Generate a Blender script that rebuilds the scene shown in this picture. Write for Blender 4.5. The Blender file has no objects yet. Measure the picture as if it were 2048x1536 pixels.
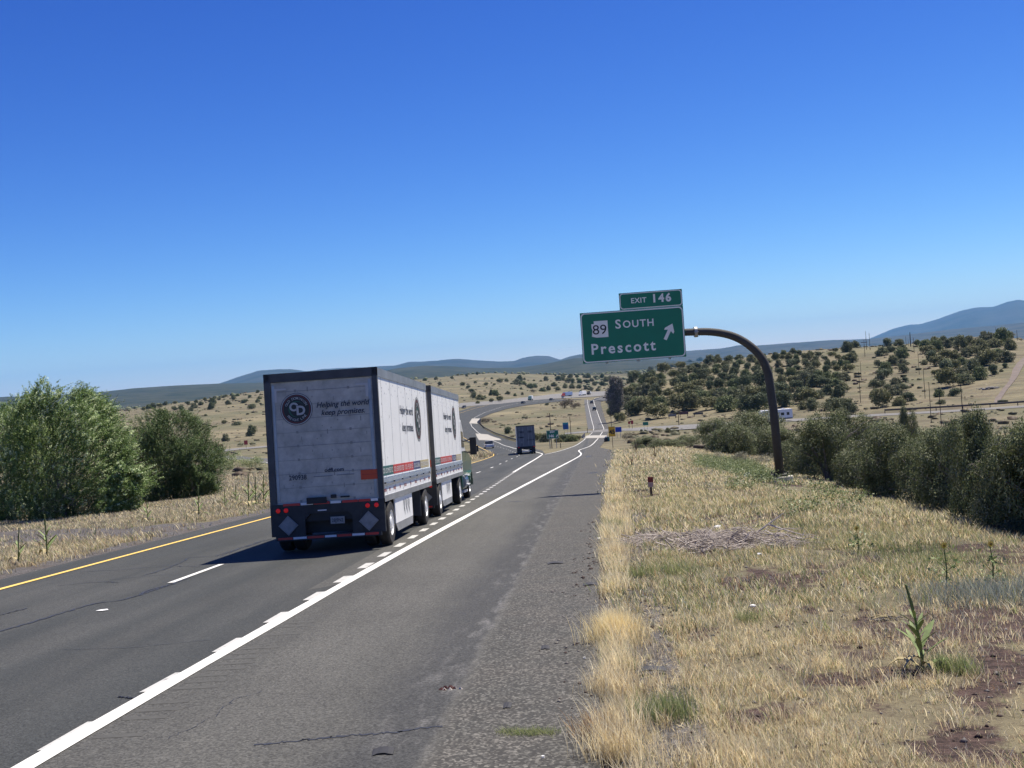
import bpy, math, random
import numpy as np
from mathutils import Vector, Matrix
rng = np.random.default_rng(7); random.seed(7)
R = math.radians
scene = bpy.context.scene
COL = scene.collection

# ------------------------------------------------------------------ camera
FPX = 2250.0                                  # focal length in photo pixels (photo 2048 wide)
ROLL = R(4.0)
YAW = -R(3.14)                                # camera axis, left of the road's direction (+Y)
PITCH = -R(0.61)
F0 = np.array([math.sin(YAW)*math.cos(PITCH), math.cos(YAW)*math.cos(PITCH), math.sin(PITCH)])
R0 = np.array([math.cos(YAW), -math.sin(YAW), 0.0])
U0 = np.cross(R0, F0)
CR = math.cos(ROLL)*R0 - math.sin(ROLL)*U0
CU = math.cos(ROLL)*U0 + math.sin(ROLL)*R0
cam_data = bpy.data.cameras.new('camera')
cam_data.sensor_width = 36.0
cam_data.lens = 36.0*FPX/2048.0
cam_data.clip_start = 0.05
cam_data.clip_end = 90000.0
cam = bpy.data.objects.new('camera', cam_data)
COL.objects.link(cam)
cam.matrix_world = Matrix(((CR[0], CU[0], -F0[0], 0), (CR[1], CU[1], -F0[1], 0), (CR[2], CU[2], -F0[2], 0), (0, 0, 0, 1)))
scene.camera = cam

# ------------------------------------------------------------------ sky and sun
SUN = np.array([1.33, 1.5, 4.12]); SUN /= np.linalg.norm(SUN)
SUN_EL = math.asin(SUN[2]); SUN_AZ = math.atan2(SUN[0], SUN[1])
world = bpy.data.worlds.new('World'); scene.world = world; world.use_nodes = True
wn = world.node_tree.nodes; wl = world.node_tree.links
bg = wn['Background']
sky = wn.new('ShaderNodeTexSky'); sky.sky_type = 'NISHITA'; sky.sun_disc = False
sky.sun_elevation = SUN_EL; sky.sun_rotation = SUN_AZ
sky.altitude = 1550; sky.air_density = 1.0; sky.dust_density = 0.3; sky.ozone_density = 3.0
sp_ = wn.new('ShaderNodeSeparateColor'); cb_ = wn.new('ShaderNodeCombineColor'); wl.new(sky.outputs[0], sp_.inputs[0])
for k_, (g_, a_) in enumerate(((2.08, 1.60), (1.78, 1.36), (1.15, 1.36))):      # deepen the high desert sky's blue
    m1 = wn.new('ShaderNodeMath'); m1.operation = 'MULTIPLY'; m1.inputs[1].default_value = .1
    m2 = wn.new('ShaderNodeMath'); m2.operation = 'POWER'; m2.inputs[1].default_value = g_
    m3 = wn.new('ShaderNodeMath'); m3.operation = 'MULTIPLY'; m3.inputs[1].default_value = a_*10
    wl.new(sp_.outputs[k_], m1.inputs[0]); wl.new(m1.outputs[0], m2.inputs[0]); wl.new(m2.outputs[0], m3.inputs[0]); wl.new(m3.outputs[0], cb_.inputs[k_])
wl.new(cb_.outputs[0], bg.inputs[0])
bg.inputs[1].default_value = 0.062
sl = bpy.data.lights.new('sun', 'SUN'); sl.energy = 4.8; sl.angle = R(0.53); sl.color = (1.0, 0.93, 0.80)
so = bpy.data.objects.new('sun', sl); COL.objects.link(so)
so.rotation_euler = Vector(SUN).to_track_quat('Z', 'Y').to_euler()
scene.view_settings.view_transform = 'Standard'; scene.view_settings.look = 'None'
scene.view_settings.exposure = 0.7; scene.view_settings.gamma = 1.0
scene.cycles.max_bounces = 6; scene.cycles.diffuse_bounces = 3; scene.cycles.transparent_max_bounces = 8
scene.cycles.volume_bounces = 1

# ------------------------------------------------------------------ rays and noise
def ray(px, py):
    d = F0*FPX + CR*(px-1024.0) - CU*(py-768.0)
    return d/np.linalg.norm(d)
def horizon_y(px):
    d0 = px-1024.0
    # solve ray z == 0
    a = F0[2]*FPX + CR[2]*d0
    return 768.0 + a/CU[2]
def az_of(px):
    r = ray(px, horizon_y(px)); return math.atan2(r[0], r[1])
_pm = rng.random((512, 512))
def vnoise(x, y):
    xi = np.floor(x).astype(np.int64); yi = np.floor(y).astype(np.int64)
    fx = x-xi; fy = y-yi
    fx = fx*fx*(3-2*fx); fy = fy*fy*(3-2*fy)
    a = _pm[xi % 512, yi % 512]; b = _pm[(xi+1) % 512, yi % 512]
    c = _pm[xi % 512, (yi+1) % 512]; d = _pm[(xi+1) % 512, (yi+1) % 512]
    return (a*(1-fx)+b*fx)*(1-fy) + (c*(1-fx)+d*fx)*fy
def fbm(x, y, o=4):
    s = 0; a = 0.5; t = 0
    for i in range(o):
        s = s + a*vnoise(x*2**i+17.3*i, y*2**i+5.1*i); t += a; a *= .5
    return s/t
def sstep(a, b, x):
    t = np.clip((x-a)/(b-a), 0, 1); return t*t*(3-2*t)

# ------------------------------------------------------------------ ground height
_py = np.array([-4000, -200, 0, 60, 120, 170, 230, 285, 350, 417, 500, 600, 740, 1200, 60000.])
_pz = np.array([-2.28, -2.28+6, -2.28, -5.88, -9.48, -12.45, -15.75, -18.3, -20.9, -22.9, -23.6, -23.9, -24.2, -27, -27.])
_pz[0] = _pz[1]
_fy = np.arange(-400, 1400, 2.0)
_fz = np.interp(_fy, _py, _pz)
_k = np.exp(-0.5*(np.arange(-15, 16)/6.0)**2); _k /= _k.sum()
_fzs = np.convolve(np.pad(_fz, 15, mode='edge'), _k, 'valid')
_w = sstep(60, 110, _fy); _fz = _fz*(1-_w)+_fzs*_w
def P(y): return np.interp(y, _fy, _fz)
DD = np.array([300, 350, 420, 500, 600, 700, 850, 1000, 1400, 2000, 3000, 6000, 60000.])
TT = {
 -900: [-19,-20,-21,-21,-20,-18,-16,-14,-16,-20,-30,-40,-60],
 0:    [-18.5,-20.5,-21.5,-22,-22,-21,-20,-18,-18,-20,-26,-35,-60],
 250:  [-18.8,-20.8,-22,-22.8,-22.5,-20.5,-16.5,-12,-13,-20,-26,-35,-60],
 400:  [-18.8,-20.9,-22.5,-23,-21,-17.5,-12.5,-8.5,-7,-16,-26,-35,-60],
 520:  [-18.8,-20.9,-22.6,-23,-20.5,-17,-12,-8.0,-1.5,-8,-22,-35,-60],
 700:  [-18.8,-20.9,-22.7,-23,-22.5,-20.5,-16.0,-11,-2.5,-2,-20,-35,-60],
 840:  [-18.8,-20.9,-22.9,-23.4,-23.5,-22.5,-19.5,-15,-6,-.5,-18,-35,-60],
 980:  [-18.8,-20.9,-22.9,-23.6,-23.9,-24,-22.0,-18,-8.5,2.5,-14,-35,-60],
 1100: [-18.8,-20.9,-22.9,-23.6,-23.9,-24.2,-24.8,-25.2,-19.5,-9,-18,-35,-60],
 1180: [-18.8,-20.9,-22.9,-23.6,-23.9,-24.2,-25.0,-26.5,-24,-16,-20,-35,-60],
 1215: [-18.8,-20.9,-22.8,-23.4,-23.6,-24.0,-25,-26.5,-25,-17,-20,-35,-60],
 1250: [-18.8,-20.7,-22.2,-21.0,-17,-12,-14,-22,-25,-20,-20,-35,-60],
 1300: [-18.8,-20.5,-21.8,-18.0,-10.5,-6.5,-8,-18,-25,-20,-20,-35,-60],
 1400: [-18.8,-20.4,-20.8,-15.0,-8.0,-3.2,-4,-14,-25,-20,-20,-35,-60],
 1500: [-18.7,-20.2,-19.6,-13.8,-7.0,-1.2,-1.5,-12,-25,-20,-20,-35,-60],
 1600: [-18.5,-19.8,-18.3,-13.2,-6.4,0.2,0.5,-10,-25,-20,-20,-35,-60],
 1720: [-18.4,-19.6,-17.8,-13.0,-6.2,0.0,0.0,-10,-25,-20,-20,-35,-60],
 1800: [-18.6,-19.4,-17.6,-13.0,-6.4,-0.6,0.0,-9,-25,-20,-20,-35,-60],
 1900: [-18.8,-19.2,-17.4,-12.8,-5.8,0.2,1.0,-8,-25,-20,-20,-35,-60],
 2000: [-18.6,-18.8,-17.0,-12.0,-4.6,2.2,2.5,-8,-25,-20,-20,-35,-60],
 2048: [-18.4,-18.6,-16.8,-12.5,-6.0,-2.2,-3,-8,-25,-20,-20,-35,-60],
 2200: [-18.2,-18.2,-16.5,-12,-6,-2.5,-3,-8,-25,-20,-20,-35,-60],
 2700: [-18,-18,-16,-12,-8,-5,-5,-8,-25,-20,-20,-35,-60],
}
_cols = sorted(TT); _caz = np.array([az_of(c) for c in _cols]); _ctab = np.array([TT[c] for c in _cols], float)
_gaz = np.linspace(-1.0, 1.0, 1601); _gld = np.linspace(math.log(300), math.log(60000), 500)
_tmp = np.array([np.interp(_gld, np.log(DD), row) for row in _ctab])
_G = np.array([np.interp(_gaz, _caz, _tmp[:, j]) for j in range(_tmp.shape[1])]).T   # az x ld
def _blur(a, s, ax):
    n = int(3*s); k = np.exp(-0.5*(np.arange(-n, n+1)/s)**2); k /= k.sum()
    return np.apply_along_axis(lambda v: np.convolve(np.pad(v, n, mode='edge'), k, 'valid'), ax, a)
_G = _blur(_G, 5, 0); _G = _blur(_G, 4, 1)
def tab(az, d):
    u = np.clip((az-_gaz[0])/(_gaz[1]-_gaz[0]), 0, len(_gaz)-1.001)
    v = np.clip((np.log(np.maximum(d, 1.0))-_gld[0])/(_gld[1]-_gld[0]), 0, len(_gld)-1.001)
    i = u.astype(int); j = v.astype(int); fu = u-i; fv = v-j
    return (_G[i, j]*(1-fu)+_G[i+1, j]*fu)*(1-fv) + (_G[i, j+1]*(1-fu)+_G[i+1, j+1]*fu)*fv
def H(x, y):
    """smooth ground height"""
    x = np.asarray(x, float); y = np.asarray(y, float)
    d = np.hypot(x, y); az = np.arctan2(x, y)
    r = np.maximum(0, x-6.5-np.maximum(0, y-60)*.05)
    off = -4.2*(1-np.exp(-(r/19.0)**1.25))
    l = np.maximum(0, -x-17)
    off = off - 1.3*(1-np.exp(-(l/14.0)**1.5))*sstep(300, 150, y)
    near = P(y)+off*sstep(330, 150, y)
    w = sstep(250, 420, d)*np.where(np.abs(az) < 1.2, 1, 0)
    far = tab(np.clip(az, -1, 1), d)
    return near*(1-w)+far*w
_ds = np.exp(np.linspace(math.log(2.5), math.log(30000), 2600))
def at(px, py, lift=0.0):
    """ground point seen at a photo pixel"""
    r = ray(px, py); h = math.hypot(r[0], r[1])
    x = r[0]/h*_ds; y = r[1]/h*_ds; z = r[2]/h*_ds
    g = H(x, y)+lift
    b = np.nonzero(z < g)[0]
    i = b[0] if len(b) else len(_ds)-1
    if i == 0: i = 1
    t0 = z[i-1]-g[i-1]; t1 = z[i]-g[i]; t = t0/(t0-t1) if t0 != t1 else 0
    X = x[i-1]+(x[i]-x[i-1])*t; Y = y[i-1]+(y[i]-y[i-1])*t
    return np.array([X, Y, float(H(X, Y))])
def at_dist(px, d):
    a = az_of(px); return np.array([math.sin(a)*d, math.cos(a)*d, float(H(math.sin(a)*d, math.cos(a)*d))])
def on_plane(px, py, Y):
    r = ray(px, py); return r*(Y/r[1])

# ------------------------------------------------------------------ materials
MATS = {}
def nt(name):
    m = bpy.data.materials.new(name); m.use_nodes = True
    n = m.node_tree.nodes; b = n['Principled BSDF']
    return m, n, m.node_tree.links, b
def mat(name, col, rough=0.6, metal=0.0, var=0.0, scale=3.0, bump=0.0, dirt=None, emit=None, coat=0.0):
    if name in MATS: return MATS[name]
    m, n, l, b = nt(name)
    b.inputs['Base Color'].default_value = (*col, 1); b.inputs['Roughness'].default_value = rough; b.inputs['Metallic'].default_value = metal
    if coat: b.inputs['Coat Weight'].default_value = coat
    if var or dirt or bump:
        g = n.new('ShaderNodeNewGeometry'); t = n.new('ShaderNodeTexCoord')
        no = n.new('ShaderNodeTexNoise'); no.inputs['Scale'].default_value = scale; no.inputs['Detail'].default_value = 6; no.inputs['Roughness'].default_value = .65
        l.new(t.outputs['Object'], no.inputs['Vector'])
        if var or dirt:
            mx = n.new('ShaderNodeMix'); mx.data_type = 'RGBA'
            c2 = dirt if dirt else tuple(max(0, c*(1-var)) for c in col)
            mx.inputs[6].default_value = (*[min(1, c*(1+var*.5)) for c in col], 1); mx.inputs[7].default_value = (*c2, 1)
            rp = n.new('ShaderNodeValToRGB'); rp.color_ramp.elements[0].position = .35; rp.color_ramp.elements[1].position = .75
            l.new(no.outputs[0], rp.inputs[0]); l.new(rp.outputs[0], mx.inputs[0]); l.new(mx.outputs[2], b.inputs['Base Color'])
        if bump:
            bp = n.new('ShaderNodeBump'); bp.inputs['Strength'].default_value = bump; bp.inputs['Distance'].default_value = .02
            l.new(no.outputs[0], bp.inputs['Height']); l.new(bp.outputs[0], b.inputs['Normal'])
    if emit:
        b.inputs['Emission Color'].default_value = (*emit[0], 1); b.inputs['Emission Strength'].default_value = emit[1]
    MATS[name] = m; return m
def leafmat(name, trans=0.35, rough=0.55, tint=(1, 1, 1), spec=.3):
    """foliage / grass: colour from the mesh's own colour attribute"""
    if name in MATS: return MATS[name]
    m, n, l, b = nt(name)
    a = n.new('ShaderNodeAttribute'); a.attribute_name = 'Col'
    mu = n.new('ShaderNodeMix'); mu.data_type = 'RGBA'; mu.blend_type = 'MULTIPLY'; mu.inputs[0].default_value = 1
    mu.inputs[7].default_value = (*tint, 1); l.new(a.outputs['Color'], mu.inputs[6])
    l.new(mu.outputs[2], b.inputs['Base Color']); b.inputs['Roughness'].default_value = rough; b.inputs['Specular IOR Level'].default_value = spec
    tr = n.new('ShaderNodeBsdfTranslucent'); l.new(mu.outputs[2], tr.inputs[0])
    ms = n.new('ShaderNodeMixShader'); ms.inputs[0].default_value = trans
    l.new(b.outputs[0], ms.inputs[1]); l.new(tr.outputs[0], ms.inputs[2]); l.new(ms.outputs[0], n['Material Output'].inputs[0])
    MATS[name] = m; return m

# ------------------------------------------------------------------ mesh tools
def np_mesh(name, V, tris=None, quads=None, mats=(), col=None, smooth=False, midx=None):
    me = bpy.data.meshes.new(name)
    V = np.asarray(V, np.float32); nv = len(V)
    nt_ = 0 if tris is None else len(tris); nq = 0 if quads is None else len(quads)
    me.vertices.add(nv); me.vertices.foreach_set('co', V.ravel())
    loops = []; starts = []; tot = []
    if nt_: loops.append(np.asarray(tris).ravel()); starts.append(np.arange(nt_)*3); tot.append(np.full(nt_, 3))
    if nq: loops.append(np.asarray(quads).ravel()); starts.append(nt_*3+np.arange(nq)*4); tot.append(np.full(nq, 4))
    L = np.concatenate(loops).astype(np.int32)
    me.loops.add(len(L)); me.loops.foreach_set('vertex_index', L)
    me.polygons.add(nt_+nq); me.polygons.foreach_set('loop_start', np.concatenate(starts).astype(np.int32))
    me.polygons.foreach_set('loop_total', np.concatenate(tot).astype(np.int32))
    if midx is not None: me.polygons.foreach_set('material_index', np.asarray(midx, np.int32))
    if smooth: me.polygons.foreach_set('use_smooth', np.ones(nt_+nq, bool))
    for m in mats: me.materials.append(m)
    me.update(calc_edges=True)
    if col is not None:
        a = me.color_attributes.new('Col', 'FLOAT_COLOR', 'POINT')
        c = np.ones((nv, 4), np.float32); c[:, :col.shape[1]] = col; a.data.foreach_set('color', c.ravel())
    me.validate()
    return me
def tag(o, label=None, cat=None, group=None, kind=None):
    if label: o['label'] = label
    if cat: o['category'] = cat
    if group: o['group'] = group
    if kind: o['kind'] = kind
    return o
def link(name, me, parent=None):
    o = bpy.data.objects.new(name, me); COL.objects.link(o)
    if parent is not None: o.parent = parent
    return o
def empty(name, loc=(0, 0, 0), rot=(0, 0, 0)):
    o = bpy.data.objects.new(name, None); COL.objects.link(o); o.location = loc; o.rotation_euler = rot; o.empty_display_size = .3
    return o
def copy_tree(o, parent=None):
    c = o.copy(); COL.objects.link(c); c.parent = parent
    for ch in list(o.children): copy_tree(ch, c)
    return c
class MB:
    def __init__(s): s.v = []; s.f = []; s.m = []; s.mats = []
    def mi(s, m):
        if m not in s.mats: s.mats.append(m)
        return s.mats.index(m)
    def add(s, vs, fs, m):
        b = len(s.v); k = s.mi(m)
        s.v.extend([tuple(map(float, v)) for v in vs])
        for f in fs: s.f.append(tuple(b+int(i) for i in f)); s.m.append(k)
        return s
    def box(s, lo, hi, m, M=None):
        x0, y0, z0 = lo; x1, y1, z1 = hi
        vs = [(x0,y0,z0),(x1,y0,z0),(x1,y1,z0),(x0,y1,z0),(x0,y0,z1),(x1,y0,z1),(x1,y1,z1),(x0,y1,z1)]
        if M is not None: vs = [tuple(M @ Vector(v)) for v in vs]
        return s.add(vs, [(0,3,2,1),(4,5,6,7),(0,1,5,4),(1,2,6,5),(2,3,7,6),(3,0,4,7)], m)
    def prism(s, poly, axis, a, b, m):
        """poly in the two other axes (order kept), extruded along axis from a to b"""
        def P3(p, t):
            if axis == 'x': return (t, p[0], p[1])
            if axis == 'y': return (p[0], t, p[1])
            return (p[0], p[1], t)
        n = len(poly); vs = [P3(p, a) for p in poly]+[P3(p, b) for p in poly]
        fs = [tuple(range(n))[::-1], tuple(range(n, 2*n))]+[(i, (i+1) % n, n+(i+1) % n, n+i) for i in range(n)]
        return s.add(vs, fs, m)
    def tube(s, path, rad, n, m, caps=True):
        path = [np.array(p, float) for p in path]
        if not hasattr(rad, '__len__'): rad = [rad]*len(path)
        vs = []; up = np.array([0.13, .21, .97])
        for i, p in enumerate(path):
            t = path[min(i+1, len(path)-1)]-path[max(i-1, 0)]; t = t/(np.linalg.norm(t)+1e-9)
            a = np.cross(t, up)
            if np.linalg.norm(a) < .05: a = np.cross(t, (1, 0, 0))
            a /= np.linalg.norm(a); c = np.cross(t, a)
            for k in range(n):
                q = 2*math.pi*k/n; vs.append(p+rad[i]*(a*math.cos(q)+c*math.sin(q)))
        fs = []
        for i in range(len(path)-1):
            for k in range(n): fs.append((i*n+k, i*n+(k+1) % n, (i+1)*n+(k+1) % n, (i+1)*n+k))
        if caps: fs.append(tuple(range(n))[::-1]); fs.append(tuple((len(path)-1)*n+k for k in range(n)))
        return s.add(vs, fs, m)
    def lathe(s, prof, axis, c, n, m, caps=True):
        """prof: (radius, along) pairs round an axis through c"""
        vs = []
        for r, t in prof:
            for k in range(n):
                q = 2*math.pi*k/n; u, w = r*math.cos(q), r*math.sin(q)
                vs.append({'x': (c[0]+t, c[1]+u, c[2]+w), 'y': (c[0]+u, c[1]+t, c[2]+w), 'z': (c[0]+u, c[1]+w, c[2]+t)}[axis])
        fs = [(i*n+k, i*n+(k+1) % n, (i+1)*n+(k+1) % n, (i+1)*n+k) for i in range(len(prof)-1) for k in range(n)]
        if caps: fs += [tuple(range(n))[::-1], tuple((len(prof)-1)*n+k for k in range(n))]
        return s.add(vs, fs, m)
    def build(s, name, parent=None, bevel=0, smooth=False):
        me = bpy.data.meshes.new(name); me.from_pydata(s.v, [], s.f)
        for m in s.mats: me.materials.append(m)
        me.polygons.foreach_set('material_index', np.array(s.m, np.int32))
        if smooth: me.polygons.foreach_set('use_smooth', np.ones(len(s.f), bool))
        me.update(); o = link(name, me, parent)
        if bevel:
            b = o.modifiers.new('bevel', 'BEVEL'); b.width = bevel; b.segments = 2; b.limit_method = 'ANGLE'
        return o
_tc = {}
def _raw(body, bold, shear, space):
    text2d(body, 1.0, bold, shear, space); return _tc[(body, bold, shear, space)]
def text2d(body, h=1.0, bold=0.0, shear=0.0, space=1.0, width=None):
    """filled outline of a text as 2-D verts and faces; h = cap height, optional total width"""
    key = (body, bold, shear, space)
    if key not in _tc:
        cu = bpy.data.curves.new('t', 'FONT'); cu.body = body; cu.offset = bold; cu.shear = shear; cu.space_character = space; cu.resolution_u = 3; cu.fill_mode = 'BOTH'
        o = bpy.data.objects.new('t', cu); COL.objects.link(o); bpy.context.view_layer.update()
        me = bpy.data.meshes.new_from_object(o.evaluated_get(bpy.context.evaluated_depsgraph_get()))
        v = np.array([q.co[:2] for q in me.vertices]); f = [tuple(p.vertices) for p in me.polygons]
        bpy.data.objects.remove(o); bpy.data.curves.remove(cu); bpy.data.meshes.remove(me)
        _tc[key] = (v, f)
    v, f = _tc[key]; v = v.copy()
    v *= h/0.70
    v[:, 0] -= v[:, 0].min()
    if width:
        r_ = width/v[:, 0].max()
        if r_ > 1.06 and space == 1.0 and len(body) > 2:
            w2 = (lambda q_: q_[:, 0].max()-q_[:, 0].min())(_raw(body, bold, shear, 1.3)[0])*h/0.70; w1 = v[:, 0].max()
            if w2 > w1:
                return text2d(body, h, bold, shear, 1+.3*(width-w1)/(w2-w1), width)
        v[:, 0] *= r_
    return v, f
def put(mb, vf, org, X, Y, m, center=False):
    v, f = vf
    if center: v = v-np.array([v[:, 0].max()/2, 0])
    org = np.array(org, float); X = np.array(X, float); Y = np.array(Y, float)
    mb.add(org+v[:, :1]*X+v[:, 1:2]*Y, f, m)
def flat(mb, pts, org, X, Y, m):
    org = np.array(org, float); X = np.array(X, float); Y = np.array(Y, float)
    mb.add([org+p[0]*X+p[1]*Y for p in pts], [tuple(range(len(pts)))], m)
def disc(r, n=40, r2=None):
    return [(r*math.cos(2*math.pi*k/n), (r2 or r)*math.sin(2*math.pi*k/n)) for k in range(n)]

# ------------------------------------------------------------------ road geometry
def resample(P3, n):
    P3 = np.array(P3, float); s = np.r_[0, np.cumsum(np.linalg.norm(np.diff(P3[:, :2], axis=0), axis=1))]
    t = np.linspace(0, s[-1], n)
    return np.array([np.interp(t, s, P3[:, k]) for k in range(3)]).T
def smooth_line(P3, n, sig=1.5):
    q = resample(P3, n); m = int(3*sig); k = np.exp(-.5*(np.arange(-m, m+1)/sig)**2); k /= k.sum()
    pad = np.vstack([2*q[0]-q[1:m+1][::-1], q, 2*q[-1]-q[-m-1:-1][::-1]])
    return np.array([np.convolve(pad[:, j], k, 'valid') for j in range(3)]).T
ROADS = []      # (xy polygon, clearance) kept for flattening the ground
def lift_of(p, base):                       # the farther, the higher a sheet lies over the coarse ground
    return base + 0.00016*np.maximum(0, np.hypot(p[..., 0], p[..., 1])-60)
def strip_mesh(name, A, B, m, parent=None, lift=0.0, cross=1, kerb=0.0):
    """road sheet between two equally sampled edge lines"""
    A = np.array(A, float); B = np.array(B, float); n = len(A); V = []
    for j in range(cross+1):
        q = A+(B-A)*j/cross; q = q.copy(); q[:, 2] = H(q[:, 0], q[:, 1]); V.append(q)
    V = np.array(V); V[..., 2] += lift_of(V, lift)
    V = V.reshape(-1, 3)
    quads = [(j*n+i, j*n+i+1, (j+1)*n+i+1, (j+1)*n+i) for j in range(cross) for i in range(n-1)]
    me = np_mesh(name, V, quads=np.array(quads), mats=[m]); 
    o = link(name, me, parent)
    # make normals face up
    if me.polygons[0].normal.z < 0: me.flip_normals()
    return o
def line_mesh(name, L, w, m, parent, lift, dash=None):
    """painted line of width w along L; dash=(on, off)"""
    L = np.array(L, float); s = np.r_[0, np.cumsum(np.linalg.norm(np.diff(L[:, :2], axis=0), axis=1))]
    step = 1.0 if s[-1] < 200 else 3.0
    if dash is None: segs = [(0, s[-1])]
    else:
        segs = []; t = dash[2] if len(dash) > 2 else 0
        while t < s[-1]: segs.append((t, min(t+dash[0], s[-1]))); t += dash[0]+dash[1]
    V = []; Q = []
    for a, b in segs:
        k = max(2, int((b-a)/step)+1); t = np.linspace(a, b, k)
        p = np.array([np.interp(t, s, L[:, j]) for j in range(2)]).T
        d = np.gradient(p, axis=0); d /= np.linalg.norm(d, axis=1)[:, None]+1e-9; nn = np.c_[-d[:, 1], d[:, 0]]
        ww = (w(t) if callable(w) else w)
        jit = 1+.22*(rng.random(k)-.5)
        b0 = len(V)
        for i in range(k):
            wi = (ww[i] if hasattr(ww, '__len__') else ww)*jit[i]
            for sg in (-.5, .5):
                q = p[i]+nn[i]*wi*sg; V.append((q[0], q[1], float(H(q[0], q[1]))))
        for i in range(k-1): Q.append((b0+2*i, b0+2*i+1, b0+2*i+3, b0+2*i+2))
    V = np.array(V); V[:, 2] += lift_of(V, lift)
    me = np_mesh(name, V, quads=np.array(Q), mats=[m])
    if me.polygons[0].normal.z < 0: me.flip_normals()
    return link(name, me, parent)
def pxline(pts): return [at(*p) for p in pts]

def asphalt(name, base, alt, grit=.35, near=False, joint=False):
    m, n, l, b = nt(name)
    g = n.new('ShaderNodeNewGeometry'); sep = n.new('ShaderNodeSeparateXYZ'); l.new(g.outputs['Position'], sep.inputs[0])
    def noise(sc, det=4, vec=None, ro=.6):
        t = n.new('ShaderNodeTexNoise'); t.inputs['Scale'].default_value = sc; t.inputs['Detail'].default_value = det; t.inputs['Roughness'].default_value = ro
        l.new(vec if vec is not None else g.outputs['Position'], t.inputs['Vector']); return t.outputs[0]
    def ramp(v, a, bb, c0=0., c1=1.):
        r_ = n.new('ShaderNodeMapRange'); r_.inputs[1].default_value = a; r_.inputs[2].default_value = bb; r_.inputs[3].default_value = c0; r_.inputs[4].default_value = c1
        l.new(v, r_.inputs[0]); return r_.outputs[0]
    def mixc(f, c1, c2, mode='MIX'):
        x = n.new('ShaderNodeMix'); x.data_type = 'RGBA'; x.blend_type = mode
        if isinstance(f, float): x.inputs[0].default_value = f
        else: l.new(f, x.inputs[0])
        for i, c in ((6, c1), (7, c2)):
            if isinstance(c, tuple): x.inputs[i].default_value = (*c, 1)
            else: l.new(c, x.inputs[i])
        return x.outputs[2]
    def mth(op, a, bb=None):
        x = n.new('ShaderNodeMath'); x.operation = op
        for i, v in enumerate((a, bb)):
            if v is None: continue
            if isinstance(v, (int, float)): x.inputs[i].default_value = v
            else: l.new(v, x.inputs[i])
        return x.outputs[0]
    mp = n.new('ShaderNodeMapping'); mp.inputs['Scale'].default_value = (1.0, .06, 1.0); l.new(g.outputs['Position'], mp.inputs[0])
    streak = noise(1.1, 4, mp.outputs[0])
    c = mixc(ramp(streak, .40, .62), base, alt)
    c = mixc(ramp(noise(.35, 5), .4, .7, 0., .45), c, tuple(v*.8 for v in base))
    if near:
        # wheel tracks and the centre oil line of each lane, in metres from the camera
        for cx, wd, dk in ((-7.0, .35, .10), (-5.1, .35, .10), (-10.6, .35, .08), (-8.8, .35, .08)):
            dist = mth('ABSOLUTE', mth('ADD', sep.outputs[0], -cx))
            c = mixc(mth('MULTIPLY', ramp(dist, 0.0, wd*1.8, 1., 0.), dk*1.6), c, (.10, .10, .095))
    if joint:
        # dark worn band with pale scuffs left of the joint, coarse chip seal right of it
        jx = mth('ADD', sep.outputs[0], mth('MULTIPLY', mth('ADD', noise(.9, 6, None, .75), -.5), .26))
        jx = mth('ADD', jx, mth('MULTIPLY', sep.outputs[1], -.0150))
        wob = mth('MULTIPLY', mth('ADD', noise(.5, 5), -.5), .8)
        jw = mth('ADD', jx, wob)
        band = mth('MULTIPLY', ramp(jw, -2.35, -1.9), ramp(jx, -1.44, -1.37, 1., 0.))
        c = mixc(mth('MULTIPLY', band, .72), c, (.036, .037, .038))
        mp2 = n.new('ShaderNodeMapping'); mp2.inputs['Scale'].default_value = (2.2, .5, 1); l.new(g.outputs['Position'], mp2.inputs[0])
        sc = mth('MULTIPLY', ramp(noise(2.3, 5, mp2.outputs[0]), .50, .66), mth('MULTIPLY', ramp(jx, -2.0, -1.55), ramp(jx, -1.42, -1.36, 1., 0.)))
        c = mixc(mth('MULTIPLY', sc, .55), c, (.16, .155, .15))
        pale = mth('MULTIPLY', ramp(jx, -1.46, -1.40), ramp(jx, -1.38, -1.34, 1., 0.))
        c = mixc(mth('MULTIPLY', pale, mth('MULTIPLY', ramp(noise(1.7, 5), .45, .62), .45)), c, (.17, .165, .155))
        chip = ramp(jx, -1.46, -1.28)
        c = mixc(chip, c, mixc(ramp(noise(1.2, 4), .4, .65), (.068, .066, .059), (.080, .075, .066)))
    else: chip = None
    vo = n.new('ShaderNodeTexVoronoi'); vo.inputs['Scale'].default_value = 75 if not joint else 60; l.new(g.outputs['Position'], vo.inputs['Vector'])
    vs = n.new('ShaderNodeSeparateColor'); l.new(vo.outputs['Color'], vs.inputs[0])
    gr = ramp(vs.outputs[0], 0, 1, 1-grit, 1+grit)
    fine = ramp(noise(28, 3, None, .8), .3, .7, 1-grit*.6, 1+grit*.6)
    tot = mth('MULTIPLY', gr, fine)
    if chip is not None:
        v2 = n.new('ShaderNodeTexVoronoi'); v2.inputs['Scale'].default_value = 46; l.new(g.outputs['Position'], v2.inputs['Vector'])
        s2 = n.new('ShaderNodeSeparateColor'); l.new(v2.outputs['Color'], s2.inputs[0])
        w2 = mth('POWER', s2.outputs[1], 3.0)
        k2 = mth('ADD', mth('MULTIPLY', w2, 1.7), .50)
        x = n.new('ShaderNodeMix'); x.data_type = 'FLOAT'; l.new(chip, x.inputs[0]); l.new(tot, x.inputs[2]); l.new(k2, x.inputs[3]); tot = x.outputs[0]
    cc = n.new('ShaderNodeCombineColor')
    for i in range(3): l.new(tot, cc.inputs[i])
    c = mixc(1.0, c, cc.outputs[0], 'MULTIPLY')
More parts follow.
